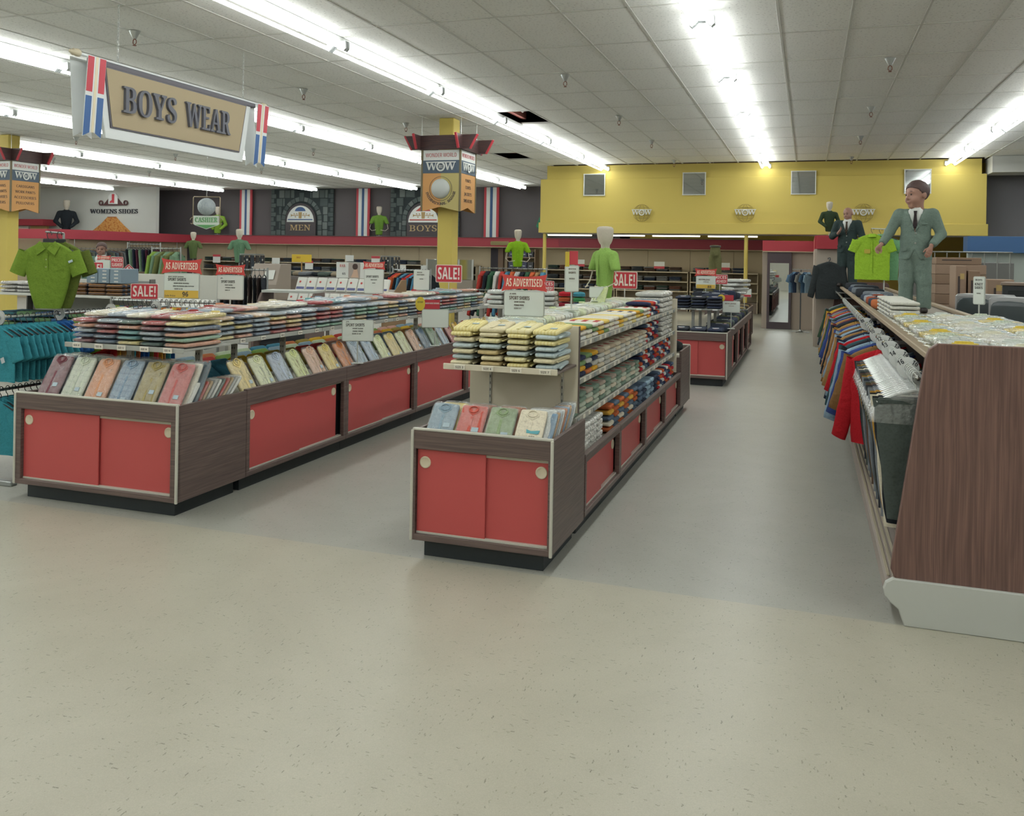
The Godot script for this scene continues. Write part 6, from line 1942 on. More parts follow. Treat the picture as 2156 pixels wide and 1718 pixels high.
	slab(wg, "kick", Vector3(-9.55, 0, 9.65), Vector3(-7.6, 0.55, 10.2), white, 0.003)
	for k in 16:
		shirt("floral_pack", "white and red floral bagged pyjamas, %s along the white gondola" % NTH[k], mats["floral"], P(-9.5 + k * 0.127, 0.69, 9.85), Vector3(0.75, 0.02 * (k % 3), 0), Vector3(0.108, 0.05, 0.28), "floral packs on the white gondola", true, false, k)
	rail_rack("rail of mixed trousers behind the white gondola", P(-11.85, 1.58, 13.0), P(-11.2, 1.58, 13.1), ["black", "pale green", "mint", "navy", "rust", "maroon"], [H("2d3036"), H("8fae90"), H("a9c4ac"), H("33394a"), H("8a5a34"), H("5a3040")], "trousers", 10, "trousers", "trousers", "trousers on the tall rail", 0.26, 0.5)
	rail_rack("short rail of green jackets beside the camouflage torso", P(-9.65, 1.5, 11.1), P(-9.15, 1.5, 11.15), ["lime green", "sage green", "white", "olive striped"], [H("7f9c48"), H("6f8a70"), H("c9cfc4"), H("6a7044")], "jacket", 6, "jacket", "jacket", "green jackets on the short rail", 0.34, 0.42)
	rail_rack("rail of dark trousers beside the AS ADVERTISED card", P(-7.05, 1.24, 9.3), P(-6.5, 1.24, 9.55), ["black", "charcoal", "dark blue", "dark brown"], [H("26292e"), H("34383e"), H("2d3a4a"), H("3a302e")], "trousers", 10, "trousers", "trousers", "dark trousers on the rail", 0.26, 0.5)
	# slanted brown rack with dark trays
	var br := thing("slant_rack", "brown slant-sided rack with dark trays behind the left shelf", "rack", P(-5.95, 0, 9.2), 0.2)
	var brown := mat(H("6b5b55"), 0.7)
	for s in [-1, 1]:
		part(br, "side", extrude(PackedVector2Array([Vector2(-0.3, 0), Vector2(0.3, 0), Vector2(0.3, 0.7), Vector2(0.05, 0.98), Vector2(-0.3, 0.98)]), 0.03, 0.003), brown, Vector3(s * 0.33, 0, 0), Vector3(0, PI / 2 * -1, 0))
	for k in 3:
		part(br, "tray", cbox(0.62, 0.02, 0.4, 0.003), mat(H("3a3d40"), 0.6), Vector3(0, 0.45 + k * 0.17, -0.05 + 0.06 * k), Vector3(0.45, 0, 0))
	part(br, "top_board", cbox(0.66, 0.03, 0.35, 0.003), mat(H("b5b9b2"), 0.6), Vector3(0, 0.995, -0.12))
	for k in 6:
		var o := thing("shoe_box", "dark shoe box in the slant rack, %s across" % NTH[k % 3] + (" upper tray" if k > 2 else " lower tray"), "box", P(-6.14 + (k % 3) * 0.19, 0.5 + (k / 3) * 0.18, 9.22), 0.2, "shoe boxes in the slant rack")
		o.rotation = Vector3(0.45, 0.2, 0)
		part(o, "carton", cbox(0.15, 0.07, 0.22, 0.003), mat(H("4a4c50"), 0.6), Vector3(0, 0.05, 0))
		part(o, "lid", cbox(0.155, 0.025, 0.225, 0.003), mat(H("5c5f62"), 0.6), Vector3(0, 0.095, 0))
	var bx := thing("beige_display", "grey-beige angled cash desk with papers beside the trouser rail", "desk", P(-7.5, 0, 11.1), 0.15)
	part(bx, "body", extrude(PackedVector2Array([Vector2(-0.25, 0), Vector2(0.25, 0), Vector2(0.25, 1.0), Vector2(0.1, 1.3), Vector2(-0.25, 1.3)]), 0.42, 0.006), mat(H("9c9186"), 0.7), Vector3(0, 0, 0), Vector3(0, -PI / 2, 0))
	part(bx, "paper", cbox(0.2, 0.003, 0.15, 0.0005), mat(H("cfd2cc"), 0.6), Vector3(0.05, 1.14, 0.185), Vector3(1.1, 0, 0.1))
	part(bx, "notice", cbox(0.09, 0.06, 0.003, 0.0005), mat(H("c9b8b0"), 0.6), Vector3(0.12, 0.9, 0.255))
	# underwear display: tilted tiers of white packs with a photo card
	var uw := thing("tier_display", "two-tier sloping display of white boxed underwear packs", "display", P(-5.95, 0, 10.6))
	for s in [-0.72, 0.72]:
		part(uw, "side", extrude(PackedVector2Array([Vector2(-0.35, 0), Vector2(0.35, 0), Vector2(0.35, 0.7), Vector2(-0.2, 1.12), Vector2(-0.35, 1.12)]), 0.02, 0.003), mat(H("8a6f50"), 0.6), Vector3(s, 0, 0), Vector3(0, -PI / 2, 0))
	for k in 2:
		part(uw, "tier", cbox(1.42, 0.02, 0.3, 0.003), mat(H("a39c92"), 0.6), Vector3(0, 0.93 - k * 0.2, 0.0 + k * 0.22), Vector3(0.35, 0, 0))
	var dot := [mat(H("c05048"), 0.6), mat(H("5a5f8a"), 0.6)]
	for k in 9:
		for l in 2:
			var o := thing("underwear_pack", "white printed underwear pack, %s along the display's %s tier" % [NTH[k], ["upper", "lower"][l]], "pack", P(-6.58 + k * 0.157, 1.03 - l * 0.2, 10.5 - l * 0.22), 0.0, "underwear packs on the sloping display")
			o.rotation = Vector3(1.15, 0, 0)
			part(o, "pack", pillow(Vector3(0.148, 0.04, 0.2), 0.3, 0.12, 0.002, 1), mat(H("d3d3cb"), 0.6))
			part(o, "picture_dot", lathe([Vector2(0, 0), Vector2(0.016, 0), Vector2(0.016, 0.002), Vector2(0, 0.002)], 10), dot[0], Vector3(-0.02, 0.04, -0.03))
			part(o, "picture_band", cbox(0.12, 0.002, 0.035, 0.0005), dot[1], Vector3(0, 0.04, 0.06))
	var pc := thing("photo_card", "white BVD card with a photo of a woman, behind the underwear packs", "card", P(-5.9, 1.13, 10.75))
	part(pc, "card", cbox(0.6, 0.22, 0.008, 0.001), mat(H("d3d6d0"), 0.6), Vector3(0, 0.11, 0))
	part(pc, "photograph", cbox(0.18, 0.21, 0.003, 0.0005), mat(H("a59a92"), 0.6), Vector3(-0.02, 0.11, 0.005))
	part(pc, "portrait", extrude(PackedVector2Array([Vector2(-0.05, 0), Vector2(0.07, 0), Vector2(0.06, 0.06), Vector2(0.045, 0.12), Vector2(0.02, 0.14), Vector2(-0.01, 0.1), Vector2(-0.02, 0.06)]), 0.002), mat(H("c7a890"), 0.7), Vector3(-0.02, 0.01, 0.008))
	part(pc, "portrait_hair", extrude(rounded(0.08, 0.08, 0.035), 0.002), mat(H("46352f"), 0.7), Vector3(-0.005, 0.16, 0.0085))
	letters(pc, "lettering", "B.V.D.", 0.035, 0.09, mat(H("c04a48"), 0.6), Vector3(-0.2, 0.17, 0.005), Vector3.ZERO, false, 0.001)
	letters(pc, "lettering", "B.V.D.", 0.035, 0.09, mat(H("c04a48"), 0.6), Vector3(0.19, 0.17, 0.005), Vector3.ZERO, false, 0.001)
	letters(pc, "lettering", "3-2.95", 0.03, 0.12, mat(H("55585a"), 0.6), Vector3(0.2, 0.06, 0.005), Vector3.ZERO, false, 0.001)
	letters(pc, "lettering", "65", 0.03, 0.05, mat(H("55585a"), 0.6), Vector3(-0.18, 0.06, 0.005), Vector3.ZERO, false, 0.001)
	# bright jackets near the yellow column
	var JN := ["red", "black", "steel blue", "dark green", "orange", "white", "tan"]
	var JC := [H("b04038"), H("2b2f36"), H("4f86a0"), H("3c5f48"), H("c2603c"), H("c9cbc6"), H("a07f5a")]
	rail_rack("upper rail of bright vests behind the yellow column", P(-5.15, 1.27, 13.6), P(-4.0, 1.27, 13.6), JN, JC, "jacket", 13, "vest", "jacket", "bright vests by the column", 0.3, 0.32)
	rail_rack("lower rail of bright vests behind the yellow column", P(-5.1, 0.93, 13.05), P(-4.0, 0.93, 13.05), JN, JC, "jacket", 13, "vest", "jacket", "bright vests by the column", 0.3, 0.34)
	rail_rack("rail of red and blue jackets behind the SALE card", P(-5.9, 1.24, 11.9), P(-5.15, 1.24, 11.6), ["black", "red", "steel blue", "orange", "navy"], [H("25282d"), H("b23a34"), H("4d7f9a"), H("c4623a"), H("333c50")], "jacket", 12, "jacket", "jacket", "jackets behind the SALE card", 0.34, 0.42)
	# low table of white packs and knit caps beyond the middle shelves
	var lt := thing("low_table", "low white table of bagged shirts and knit caps beyond the cream shelf unit", "table", P(-3.25, 0, 10.6))
	part(lt, "top", cbox(1.3, 0.04, 0.8, 0.004), mat(H("b9b8ae"), 0.6), Vector3(0, 0.84, 0))
	for sx in [-1, 1]:
		for sz in [-1, 1]:
			part(lt, "leg", cbox(0.05, 0.82, 0.05, 0.004), mat(H("8f8d84"), 0.6), Vector3(sx * 0.6, 0.41, sz * 0.35))
	for k in 4:
		for l in 3:
			shirt("bagged_shirt", "white bagged shirt, %s in the %s pile of the low white table" % [ORD[l], NTH[k]], cloth(H("cfd3cc")), P(-3.72 + k * 0.22, 0.863 + l * 0.062, 10.5), Vector3(0, 0.04 * k, 0), Vector3(0.2, 0.058, 0.32), "white bagged shirts on the low table", true, false, k + l)
	for k in 2:
		for l in 3:
			var o := thing("woolly_hat", "%s knit cap, %s in its pile on the low white table" % [[["red", "rust", "maroon"], ["teal", "green", "blue"]][k][2 - l], ORD[l]], "cap", P(-2.82 + k * 0.18, 0.862 + l * 0.064, 10.4), 0.2, "knit caps on the low table")
			var cm := cloth([[H("8c3038"), H("b05a3c"), H("b8303a")], [H("3f5f80"), H("4a8a5a"), H("4a8c9c")]][k][l])
			part(o, "crown", pillow(Vector3(0.15, 0.06, 0.17), 0.8, 0.7, 0.003, 1), cm)
			part(o, "band", pillow(Vector3(0.155, 0.02, 0.175), 0.7, 0.7, 0.001, 2), cm)
	sale_card("PRICES|SLASHED!", "red PRICES SLASHED card on a stem over the low white table", 0.22, 0.14, 0.16, P(-3.2, 0.862, 10.85), 0.2)
	# cards in the left background
	sale_card("SALE!", "red SALE card leaning above the white folded goods, left of the tilted card", 0.235, 0.155, 1.15, P(-8.6, 0, 8.85), 0.5)
	sale_card("SALE!", "red SALE card half behind the yellow-banded price card", 0.24, 0.14, 0.03, P(-5.55, 1.0, 6.3), 0.4)
	sale_card("SALE!", "red SALE card tilted on its corner beside the white shelf", 0.16, 0.12, 0.1, P(-7.4, 1.05, 8.12), 0.5, 0.8)
	sale_card("PRICES|SLASHED!", "red PRICES SLASHED card in front of the suited torso's lapel", 0.18, 0.17, 1.19, P(-9.95, 0, 10.7), 0.5)
	sign_card("white card with red AS ADVERTISED topper before the grey-suited figure", 0.18, 0.14, 1.17, P(-10.2, 0, 10.7), 0.5, [], "price cards", "adv")
	var yc := thing("promo_card", "bright yellow promotion card on a wooden stem among the far racks", "sign", P(-8.8, 1.05, 14.0), 0.35)
	rod(yc, "stem", Vector3(0, 0, 0), Vector3(0, 0.26, 0), 0.012, mat(H("b08a50"), 0.6))
	part(yc, "card", cbox(0.36, 0.14, 0.006, 0.001), mat(H("d9b93a"), 0.55), Vector3(0, 0.32, 0))
	letters(yc, "lettering", "SALE", 0.03, 0.07, mat(H("a04a30"), 0.6), Vector3(-0.06, 0.335, 0.004), Vector3.ZERO, false, 0.001)
	var yt := thing("low_table", "low dark table of folded goods under the yellow promotion card", "table", P(-8.8, 0, 14.0))
	part(yt, "top", cbox(1.6, 0.05, 0.7, 0.004), mat(H("6b6460"), 0.6), Vector3(0, 1.02, 0))
	for sx in [-1, 1]:
		for sz in [-1, 1]:
			part(yt, "leg", cbox(0.05, 1.0, 0.05, 0.004), mat(H("5a5450"), 0.6), Vector3(sx * 0.74, 0.5, sz * 0.3))
	for k in 8:
		jeans("folded_slacks", "%s folded slacks on the low dark table, %s along" % [["grey", "black", "green grey", "tan"][k % 4], NTH[k]], cloth([H("70757a"), H("34383c"), H("56625c"), H("8f8470")][k % 4]), P(-9.5 + k * 0.2, 1.046, 14.0 + 0.12 * (k % 2)), 0.1, Vector3(0.18, 0.08, 0.34), "slacks on the low dark table", false)

func polo_display() -> void:
	var lime := cloth(H("738f36"))
	var olive := cloth(H("5d6a30"))
	var black := mat(H("2b2e31"), 0.5)
	var chrome := mat(H("a9adac"), 0.3, 0.8)
	for k in 2:
		var t := thing("display_polo", ["lime green polo shirt on a black hanger above the polo rack", "olive polo shirt just behind the lime green display polo"][k], "shirt", P(-4.85 + 0.025 * k, 1.56, 4.6 + k * 0.06), 0.3, "display polo shirts")
		var mt: Material = [lime, olive][k]
		var n := FastNoiseLite.new()
		n.seed = 4
		n.frequency = 1.0
		# torso narrowing to the hem
		var b := sheet_s(28, 16, func(u: float, v: float):
			var a: float = u * TAU
			var y := 0.0
			var hw := 0.0
			if v < 0.8:
				var q: float = v / 0.8
				y = lerpf(-0.5, -0.13, q)
				hw = lerpf(0.085, 0.185, pow(q, 0.8))
			else:
				var q: float = (v - 0.8) / 0.2
				y = lerpf(-0.13, -0.055, q)
				hw = lerpf(0.185, 0.055, pow(q, 1.3))
			var kk := n.get_noise_2d(cos(a) * hw * 14.0, y * 7.0)
			return Vector3(signf(cos(a)) * pow(absf(cos(a)), 0.75) * hw, y, signf(sin(a)) * pow(absf(sin(a)), 0.75) * (0.028 + 0.008 * kk)), true)
		part(t, "body", b.mesh(true), mt)
		for s in [-1, 1]:
			part(t, "sleeve", sheet_s(14, 8, func(u: float, v: float):
				var a: float = u * TAU * s
				var c := Vector3(s * (0.155 + 0.06 * v), -0.12 - 0.15 * v, 0)
				return c + Vector3(cos(a) * 0.052, cos(a) * s * 0.02, sin(a) * 0.028), true).mesh(true), mt)
			part(t, "collar_wing", extrude(PackedVector2Array([Vector2(0, 0), Vector2(s * 0.05, 0.055), Vector2(s * 0.085, 0.02), Vector2(s * 0.055, -0.045)]), 0.006, 0.001), mt, Vector3(s * 0.004, -0.1, 0.04), Vector3(-0.2, 0.15 * s, 0))
		part(t, "hanger", hanger_mesh(0.33), black)
		part(t, "hanger_grip", cbox(0.09, 0.06, 0.012, 0.006), black, Vector3(0, -0.06, 0))
		if k == 0:
			part(t, "placket", cbox(0.024, 0.12, 0.003, 0.001), mt, Vector3(0, -0.19, 0.034))
			for q in 2:
				part(t, "button", lathe([Vector2(0, 0), Vector2(0.005, 0), Vector2(0.005, 0.002), Vector2(0, 0.002)], 10), mat(H("97a46a"), 0.4), Vector3(0, -0.17 - q * 0.05, 0.0355), Vector3(PI / 2, 0, 0))
			part(t, "neck_label", cbox(0.035, 0.016, 0.002, 0.0005), mat(H("c5cbd0"), 0.6), Vector3(0, -0.085, 0.02))
			part(t, "price_tag", cbox(0.03, 0.016, 0.002, 0.0005), mat(H("bcd0d6"), 0.6), Vector3(0.165, -0.18, 0.034), Vector3(0, 0, 0.4))
	var st := thing("display_hook", "chrome hook post rising from the polo rack to hold the display polos", "hook", P(-4.85, 1.02, 4.66))
	rod(st, "post", Vector3(0.0, 0.0, -0.06), Vector3(0, 0.55, -0.06), 0.008, chrome)
	rod(st, "arm", Vector3(0, 0.55, -0.06), Vector3(0, 0.556, 0.09), 0.007, chrome)

# ---------------------------------------------------------------- along the back wall and the right side
func background() -> void:
	var board := mat(H("b8ad96"), 0.6)
	var DK := [["charcoal", cloth(H("3f4347"))], ["navy", cloth(H("343c4c"))], ["dark green", cloth(H("36453f"))], ["brown", cloth(H("4f4038"))], ["grey", cloth(H("6b6d6e"))], ["rust brown", cloth(H("5f4238"))]]
	# shelves of folded trousers under the red band
	var bay := 0
	for a in [[-19.6, -16.9, [0.9, 1.17]], [-16.85, -14.2, [0.9, 1.17]], [-14.15, -11.4, [0.9, 1.17]], [-11.35, -9.6, [0.9, 1.17]], [-7.4, -5.3, [0.58, 0.85, 1.12]], [-5.25, -3.2, [0.58, 0.85, 1.12]], [-3.15, -1.3, [0.58, 0.85, 1.12]]]:
		var x0: float = a[0]
		var x1: float = a[1]
		var where: String = ["below the dark corner", "below the men arch", "below the middle striped panel", "below the boys arch", "left of the light green mannequin", "behind the light green mannequin", "before the tall mirror's wall"][bay]
		var t := thing("wall_shelf", "wall shelf bay of folded dark trousers, " + where, "shelf", P((x0 + x1) / 2, 0, 25.3), 0.0, "wall shelf bays")
		var lv: Array = a[2]
		for y in lv:
			slab(t, "shelf_board", Vector3(x0, y - 0.03, 24.95), Vector3(x1, y, 25.53), board, 0.003)
		slab(t, "plinth", Vector3(x0, 0, 25.05), Vector3(x1, lv[0] - 0.28, 25.53), mat(H("6d6258"), 0.7), 0.003)
		for x in [x0, x1 - 0.02]:
			slab(t, "side", Vector3(x, 0, 25.0), Vector3(x + 0.02, lv[lv.size() - 1], 25.53), board, 0.002)
		for q in lv.size():
			var n := int((x1 - x0 - 0.1) / 0.36)
			for k in n:
				var p: Array = DK[(k * 3 + q * 2 + bay) % 6]
				var o := thing("trouser_pile", "%s folded trouser pile, %s on the %s board %s" % [p[0], NTH[k], ["lower", "middle", "top"][q + (0 if lv.size() == 3 else 1)], where], "trousers", P(x0 + 0.24 + k * 0.36, lv[q] + 0.001, 25.15), 0.0, "trouser piles on the wall shelves")
				for l in 3:
					part(o, "folded_pair", pillow(Vector3(0.33, 0.042 + 0.006 * ((k + l) % 2), 0.36), 0.5, 0.2, 0.004, 1 + l), p[1] if (k + l) % 4 else DK[(k + l) % 6][1], Vector3(0, l * 0.044, 0))
		bay += 1
	# little cards stuck along the shelf edges
	var cn := 0
	for a in [[580, 1.2, 0], [650, 1.05, 1], [735, 1.33, 0], [790, 1.24, 1], [845, 1.05, 0], [895, 1.05, 0], [1220, 1.32, 2], [1388, 1.3, 2], [1525, 1.3, 2], [455, 1.2, 1]]:
		var px: float = a[0]
		# along the shelf fronts at depth 24.9
		var u := (px - 1075.0) / 1846.0
		var x := 24.9 * (u * cos(0.3274) - sin(0.3274)) / (u * sin(0.3274) + cos(0.3274))
		var t := thing("shelf_card", "small white %s card on the wall shelves, %s from the dark corner" % [["", "red-topped", "red-footed"][a[2]], NTH[cn]], "card", P(x, a[1] - 0.1, 24.93), 0.0, "small cards on the wall shelves")
		t.set_meta("label", String(t.get_meta("label")).replace("  ", " "))
		part(t, "card", cbox(0.3, 0.2, 0.006, 0.001), mat(H("cfd2cd"), 0.6), Vector3(0, 0.1, 0))
		if a[2] > 0:
			part(t, "red_strip", cbox(0.3, 0.07, 0.007, 0.001), mat(H("b9404a"), 0.55), Vector3(0, 0.24 if a[2] == 1 else 0.035, 0.001 if a[2] == 1 else 0.002))
		part(t, "clip", cbox(0.03, 0.03, 0.02, 0.002), mat(H("9a9c9a"), 0.4), Vector3(0, -0.0, -0.005))
		cn += 1
	# suits on a rail along the left canopy, and on the back wall
	for k in 26:
		hang("hanging_jacket", "%s mens suit jacket, %s on the rail under the left canopy" % [["grey", "charcoal", "olive grey", "slate", "brown"][k % 5], NTH[k]], "jacket", "jacket", cloth([H("6f7372"), H("44484a"), H("5f6256"), H("535d66"), H("5f4f48")][k % 5]), P(-20.35, 1.5, 20.3 + k * 0.16), 0.2, "suit jackets under the left canopy", mat(H("2f3234"), 0.5), k, 0.5, 0.62)
	var rl := thing("suit_rail", "chrome suit rail fixed under the left canopy", "rail", P(-20.35, 0, 22.4))
	rod(rl, "rail", Vector3(0, 1.5, 2.2), Vector3(0, 1.5, -2.2), 0.0095, mat(H("a9adac"), 0.3, 0.8))
	for z in [-2.2, 0.0, 2.2]:
		rod(rl, "bracket", Vector3(0, 1.5, z), Vector3(0, 1.765, z), 0.01, mat(H("a9adac"), 0.3, 0.8))
	# fitting-room opening and shelf of dark boxes at its side
	var fr := thing("fitting_doorway", "dark fitting room doorway with brown jamb under the tan plaque", "doorway", P(-9.1, 0, 25.5))
	part(fr, "opening", cbox(0.25, 1.72, 0.02, 0.002), mat(H("38343a"), 0.8), Vector3(-0.08, 0.86, 0))
	part(fr, "jamb", cbox(0.17, 1.74, 0.1, 0.004), mat(H("6f5a48"), 0.6), Vector3(0.14, 0.87, 0.02))
	var lr := thing("glass_front", "low mirrored cabinet front behind the yellow column", "cabinet", P(-10.3, 0, 24.6))
	part(lr, "mirror", cbox(1.5, 0.6, 0.02, 0.002), mat(Color(0.7, 0.72, 0.72), 0.05, 1.0), Vector3(0, 1.05, 0))
	for s in [-0.75, -0.3, 0.3, 0.75]:
		part(lr, "stile", cbox(0.05, 0.62, 0.04, 0.003), mat(H("b5b7b2"), 0.4), Vector3(s, 1.05, 0.005))
	part(lr, "base", cbox(1.55, 0.74, 0.3, 0.004), mat(H("8c8378"), 0.6), Vector3(0, 0.37, -0.1))
	var bs := thing("box_shelf", "shelf of dark boxes and shirts beside the fitting room doorway", "shelf", P(-8.2, 0, 25.3))
	for y in [0.6, 1.1, 1.45]:
		part(bs, "shelf_board", cbox(0.9, 0.03, 0.4, 0.003), mat(H("8d7a68"), 0.6), Vector3(0, y, 0))
	part(bs, "base", cbox(0.9, 0.585, 0.4, 0.003), mat(H("5a4a44"), 0.6), Vector3(0, 0.2925, 0))
	for s in [-0.44, 0.44]:
		part(bs, "side", cbox(0.02, 1.7, 0.4, 0.003), mat(H("8d7a68"), 0.6), Vector3(s, 0.85, -0.0))
	for k in 8:
		var o := thing("dark_box", "%s boxed shirt in the doorway shelf, %s %s" % [["navy", "charcoal"][k % 2], NTH[k % 4], ["on the upper board", "on the lower board"][k / 4]], "box", P(-8.5 + (k % 4) * 0.2, 1.466 if k < 4 else 1.116, 25.25), 0.0, "boxes on the doorway shelf")
		part(o, "carton", cbox(0.18, 0.16 if k < 4 else 0.2, 0.28, 0.004), mat([H("3d4258"), H("3a3c40")][k % 2], 0.6), Vector3(0, 0.08 if k < 4 else 0.1, 0))
		part(o, "label_strip", cbox(0.08, 0.03, 0.003, 0.0005), mat(H("9fa3a8"), 0.6), Vector3(0, 0.08, 0.1415))
	right_side()

func right_side() -> void:
	# cartons and television sets beyond the rack
	var card := mat(H("9a8370"), 0.85)
	var card2 := mat(H("8f7864"), 0.85)
	var ink := mat(H("4a4240"), 0.8)
	var pl := thing("stock_platform", "low brown platform carrying cartons and television sets", "platform", P(2.4, 0, 9.9))
	part(pl, "top", cbox(1.95, 0.06, 4.4, 0.004), mat(H("77685c"), 0.7), Vector3(0, 0.87, 0))
	part(pl, "base", cbox(1.8, 0.84, 4.3, 0.004), mat(H("5f554e"), 0.7), Vector3(0, 0.42, 0))
	var list := [[1.62, 0.9, 11.2, 0.52, 0.11, 0.5], [1.62, 1.012, 11.2, 0.52, 0.11, 0.5], [1.62, 1.124, 11.2, 0.52, 0.11, 0.5], [1.62, 1.236, 11.2, 0.52, 0.11, 0.5], [1.62, 1.348, 11.2, 0.52, 0.11, 0.5], [1.6, 1.46, 11.2, 0.46, 0.08, 0.5], [1.5, 0.9, 10.3, 0.1, 0.55, 0.42], [1.62, 0.9, 10.25, 0.11, 0.5, 0.36], [1.8, 0.9, 9.9, 0.24, 0.42, 0.3], [1.41, 0.9, 11.75, 0.1, 0.46, 0.4], [2.2, 0.9, 11.4, 0.5, 0.3, 0.5]]
	var i := 0
	for a in list:
		var t := thing("carton", "brown cardboard carton, %s" % (["lowest of the flat stack beside the televisions", "second lowest of the flat stack", "third of the flat stack", "fourth of the flat stack", "fifth of the flat stack", "topmost of the flat stack with a dark slot", "tall and thin, standing before the flat stack", "tall with printed side, beside the thinnest carton", "upright behind the narrow white card", "thin one at the flat stack's aisle side", "square one behind the television sets"][i]), "carton", P(a[0], a[1], a[2]), 0.0, "stacked cartons")
		part(t, "body", cbox(a[3], a[4], a[5], 0.006), card if i % 2 == 0 else card2, Vector3(0, a[4] / 2, 0))
		part(t, "tape", cbox(a[3] + 0.002, 0.002, 0.05, 0.0005), mat(H("a8977f"), 0.5), Vector3(0, a[4] + 0.0005, 0))
		if a[4] > 0.3:
			part(t, "printing", cbox(0.02, a[4] * 0.6, 0.002, 0.0), ink, Vector3(-a[3] * 0.2, a[4] * 0.5, a[5] / 2 + 0.001))
			part(t, "label", cbox(a[3] * 0.4, 0.06, 0.002, 0.0), mat(H("b99f66"), 0.6), Vector3(0.01, a[4] * 0.8, a[5] / 2 + 0.001))
		elif i == 5:
			part(t, "printing", cbox(0.3, 0.012, 0.002, 0.0), ink, Vector3(-0.02, 0.05, a[5] / 2 + 0.001))
		i += 1
	var silver := mat(H("9a9c9c"), 0.4, 0.3)
	for k in 2:
		var t := thing("television_set", ["portable television in a silver case, beside the narrow white card", "silver portable television at the platform's near edge"][k], "television", P(1.5 + k * 0.16, 0.9, 8.75 - k * 0.62), -0.5, "television sets on the platform")
		part(t, "case", cbox(0.42, 0.3, 0.3, 0.02), silver, Vector3(0, 0.15, 0))
		part(t, "screen", pillow_s(Vector3(0.29, 0.23, 0.04), 0.5, 0.3, 0.0, 1).mesh(true), mat(H("485052"), 0.15), Vector3(-0.045, 0.04, 0.15))
		part(t, "bezel", extrude(PackedVector2Array([Vector2(0.115, -0.13), Vector2(0.2, -0.13), Vector2(0.2, 0.13), Vector2(0.115, 0.13)]), 0.01, 0.002), mat(H("55585a"), 0.4), Vector3(0, 0.15, 0.152))
		for q in 3:
			part(t, "knob", lathe([Vector2(0, 0.012), Vector2(0.014, 0.012), Vector2(0.016, 0)], 12), silver, Vector3(0.158, 0.22 - q * 0.045, 0.157), Vector3(PI / 2, 0, 0))
	var bx := thing("television_set", "large dark-sided console beside the silver portables", "television", P(1.98, 0.9, 9.2), -0.3, "television sets on the platform")
	part(bx, "case", cbox(0.5, 0.38, 0.3, 0.01), mat(H("2f3335"), 0.5), Vector3(0, 0.19, 0))
	part(bx, "trim", cbox(0.52, 0.03, 0.32, 0.005), mat(H("8a7a6c"), 0.5), Vector3(0, 0.39, 0))
	part(bx, "panel", cbox(0.4, 0.28, 0.01, 0.004), mat(H("1f2426"), 0.3), Vector3(0, 0.19, 0.152))
	# wire shelving and blue canopy of the next department
	var wire := mat(H("8f918c"), 0.4, 0.5)
	var ws := thing("wire_rack", "grey wire rack of slats behind the cartons", "rack", P(2.05, 0, 13.9))
	for k in 9:
		rod(ws, "upright", Vector3(-0.65 + k * 0.16, 0, 0), Vector3(-0.65 + k * 0.16, 1.64, 0), 0.008, wire, 6)
	for y in [0.3, 1.0, 1.64]:
		rod(ws, "crossbar", Vector3(-0.66, y, 0.01), Vector3(0.66, y, 0.01), 0.011, wire, 6)
	var wd := thing("fridge_row", "pale appliance fronts seen through the wire rack", "appliance", P(2.15, 0, 14.55))
	for k in 3:
		part(wd, "front_panel", cbox(0.42, 1.5, 0.5, 0.01), mat(H("6f6f6c"), 0.5), Vector3(-0.45 + k * 0.45, 0.75, 0))
	var bc := struct("wall_canopy")
	slab(bc, "blue_band", Vector3(2.31, 1.65, 15.0), Vector3(4.6, 1.9, 15.4), mat(H("3f6592"), 0.6), 0.004)
	slab(bc, "lit_panel", Vector3(2.35, 0.9, 15.2), Vector3(4.6, 1.65, 15.35), mat(H("b9c2bb"), 0.7), 0.003)
	slab(bc, "counter_wall", Vector3(2.3, 0, 14.95), Vector3(4.6, 0.9, 15.35), mat(H("a4a8a2"), 0.7), 0.003)
	var po := thing("wall_poster", "green and white notice with red lines on the pale wall under the blue band", "poster", P(2.86, 1.25, 15.18))
	part(po, "sheet", cbox(0.2, 0.26, 0.006, 0.001), mat(H("8fb07a"), 0.6), Vector3(0, 0, 0))
	for k in 3:
		part(po, "red_line", cbox(0.15, 0.025, 0.003, 0.0005), mat(H("b0404a"), 0.6), Vector3(0, 0.07 - k * 0.06, 0.004))
	# soffit and grey wall past the yellow wall's end
	var sf := struct("ceiling_soffit")
	slab(sf, "soffit", Vector3(3.42, 3.3, 19.5), Vector3(8.9, CEIL, 20.2), mat(H("b9bab4"), 0.8), 0.003)
	slab(sf, "grey_wall", Vector3(3.45, 0, 20.6), Vector3(8.9, 3.4, 20.8), mat(H("77767a"), 0.8), 0.003)
	# lime shirts on display poles over the rack tray
	var hs := mat(H("2b2e31"), 0.5)
	for k in 2:
		var c: Color = [H("9ac23c"), H("7fb48a")][k]
		var t := hang("display_shirt", ["bright lime sport shirt on a black hanger above the rack tray", "sea green sport shirt behind the bright lime display shirt"][k], "shirt", "shirt", cloth(c), P(0.72 + k * 0.1, 1.86, 11.3 + k * 0.12), -0.3 + 0.2 * k, "display shirts over the rack tray", hs, k, 0.4, 0.6)
		part(t, "placket", cbox(0.02, 0.4, 0.003, 0.001), cloth(c), Vector3(0, -0.33, 0.024))
		if k == 0:
			part(t, "gold_badge", extrude(rounded(0.07, 0.05, 0.012), 0.003), mat(H("b9a83c"), 0.6), Vector3(-0.05, -0.26, 0.024))
	var po2 := thing("display_pole", "white pole with a bent arm holding the lime display shirt", "pole", P(0.86, 1.039, 11.36))
	rod(po2, "pole", Vector3(0, 0, 0), Vector3(0, 0.84, 0), 0.009, mat(H("c3c6c0"), 0.4))
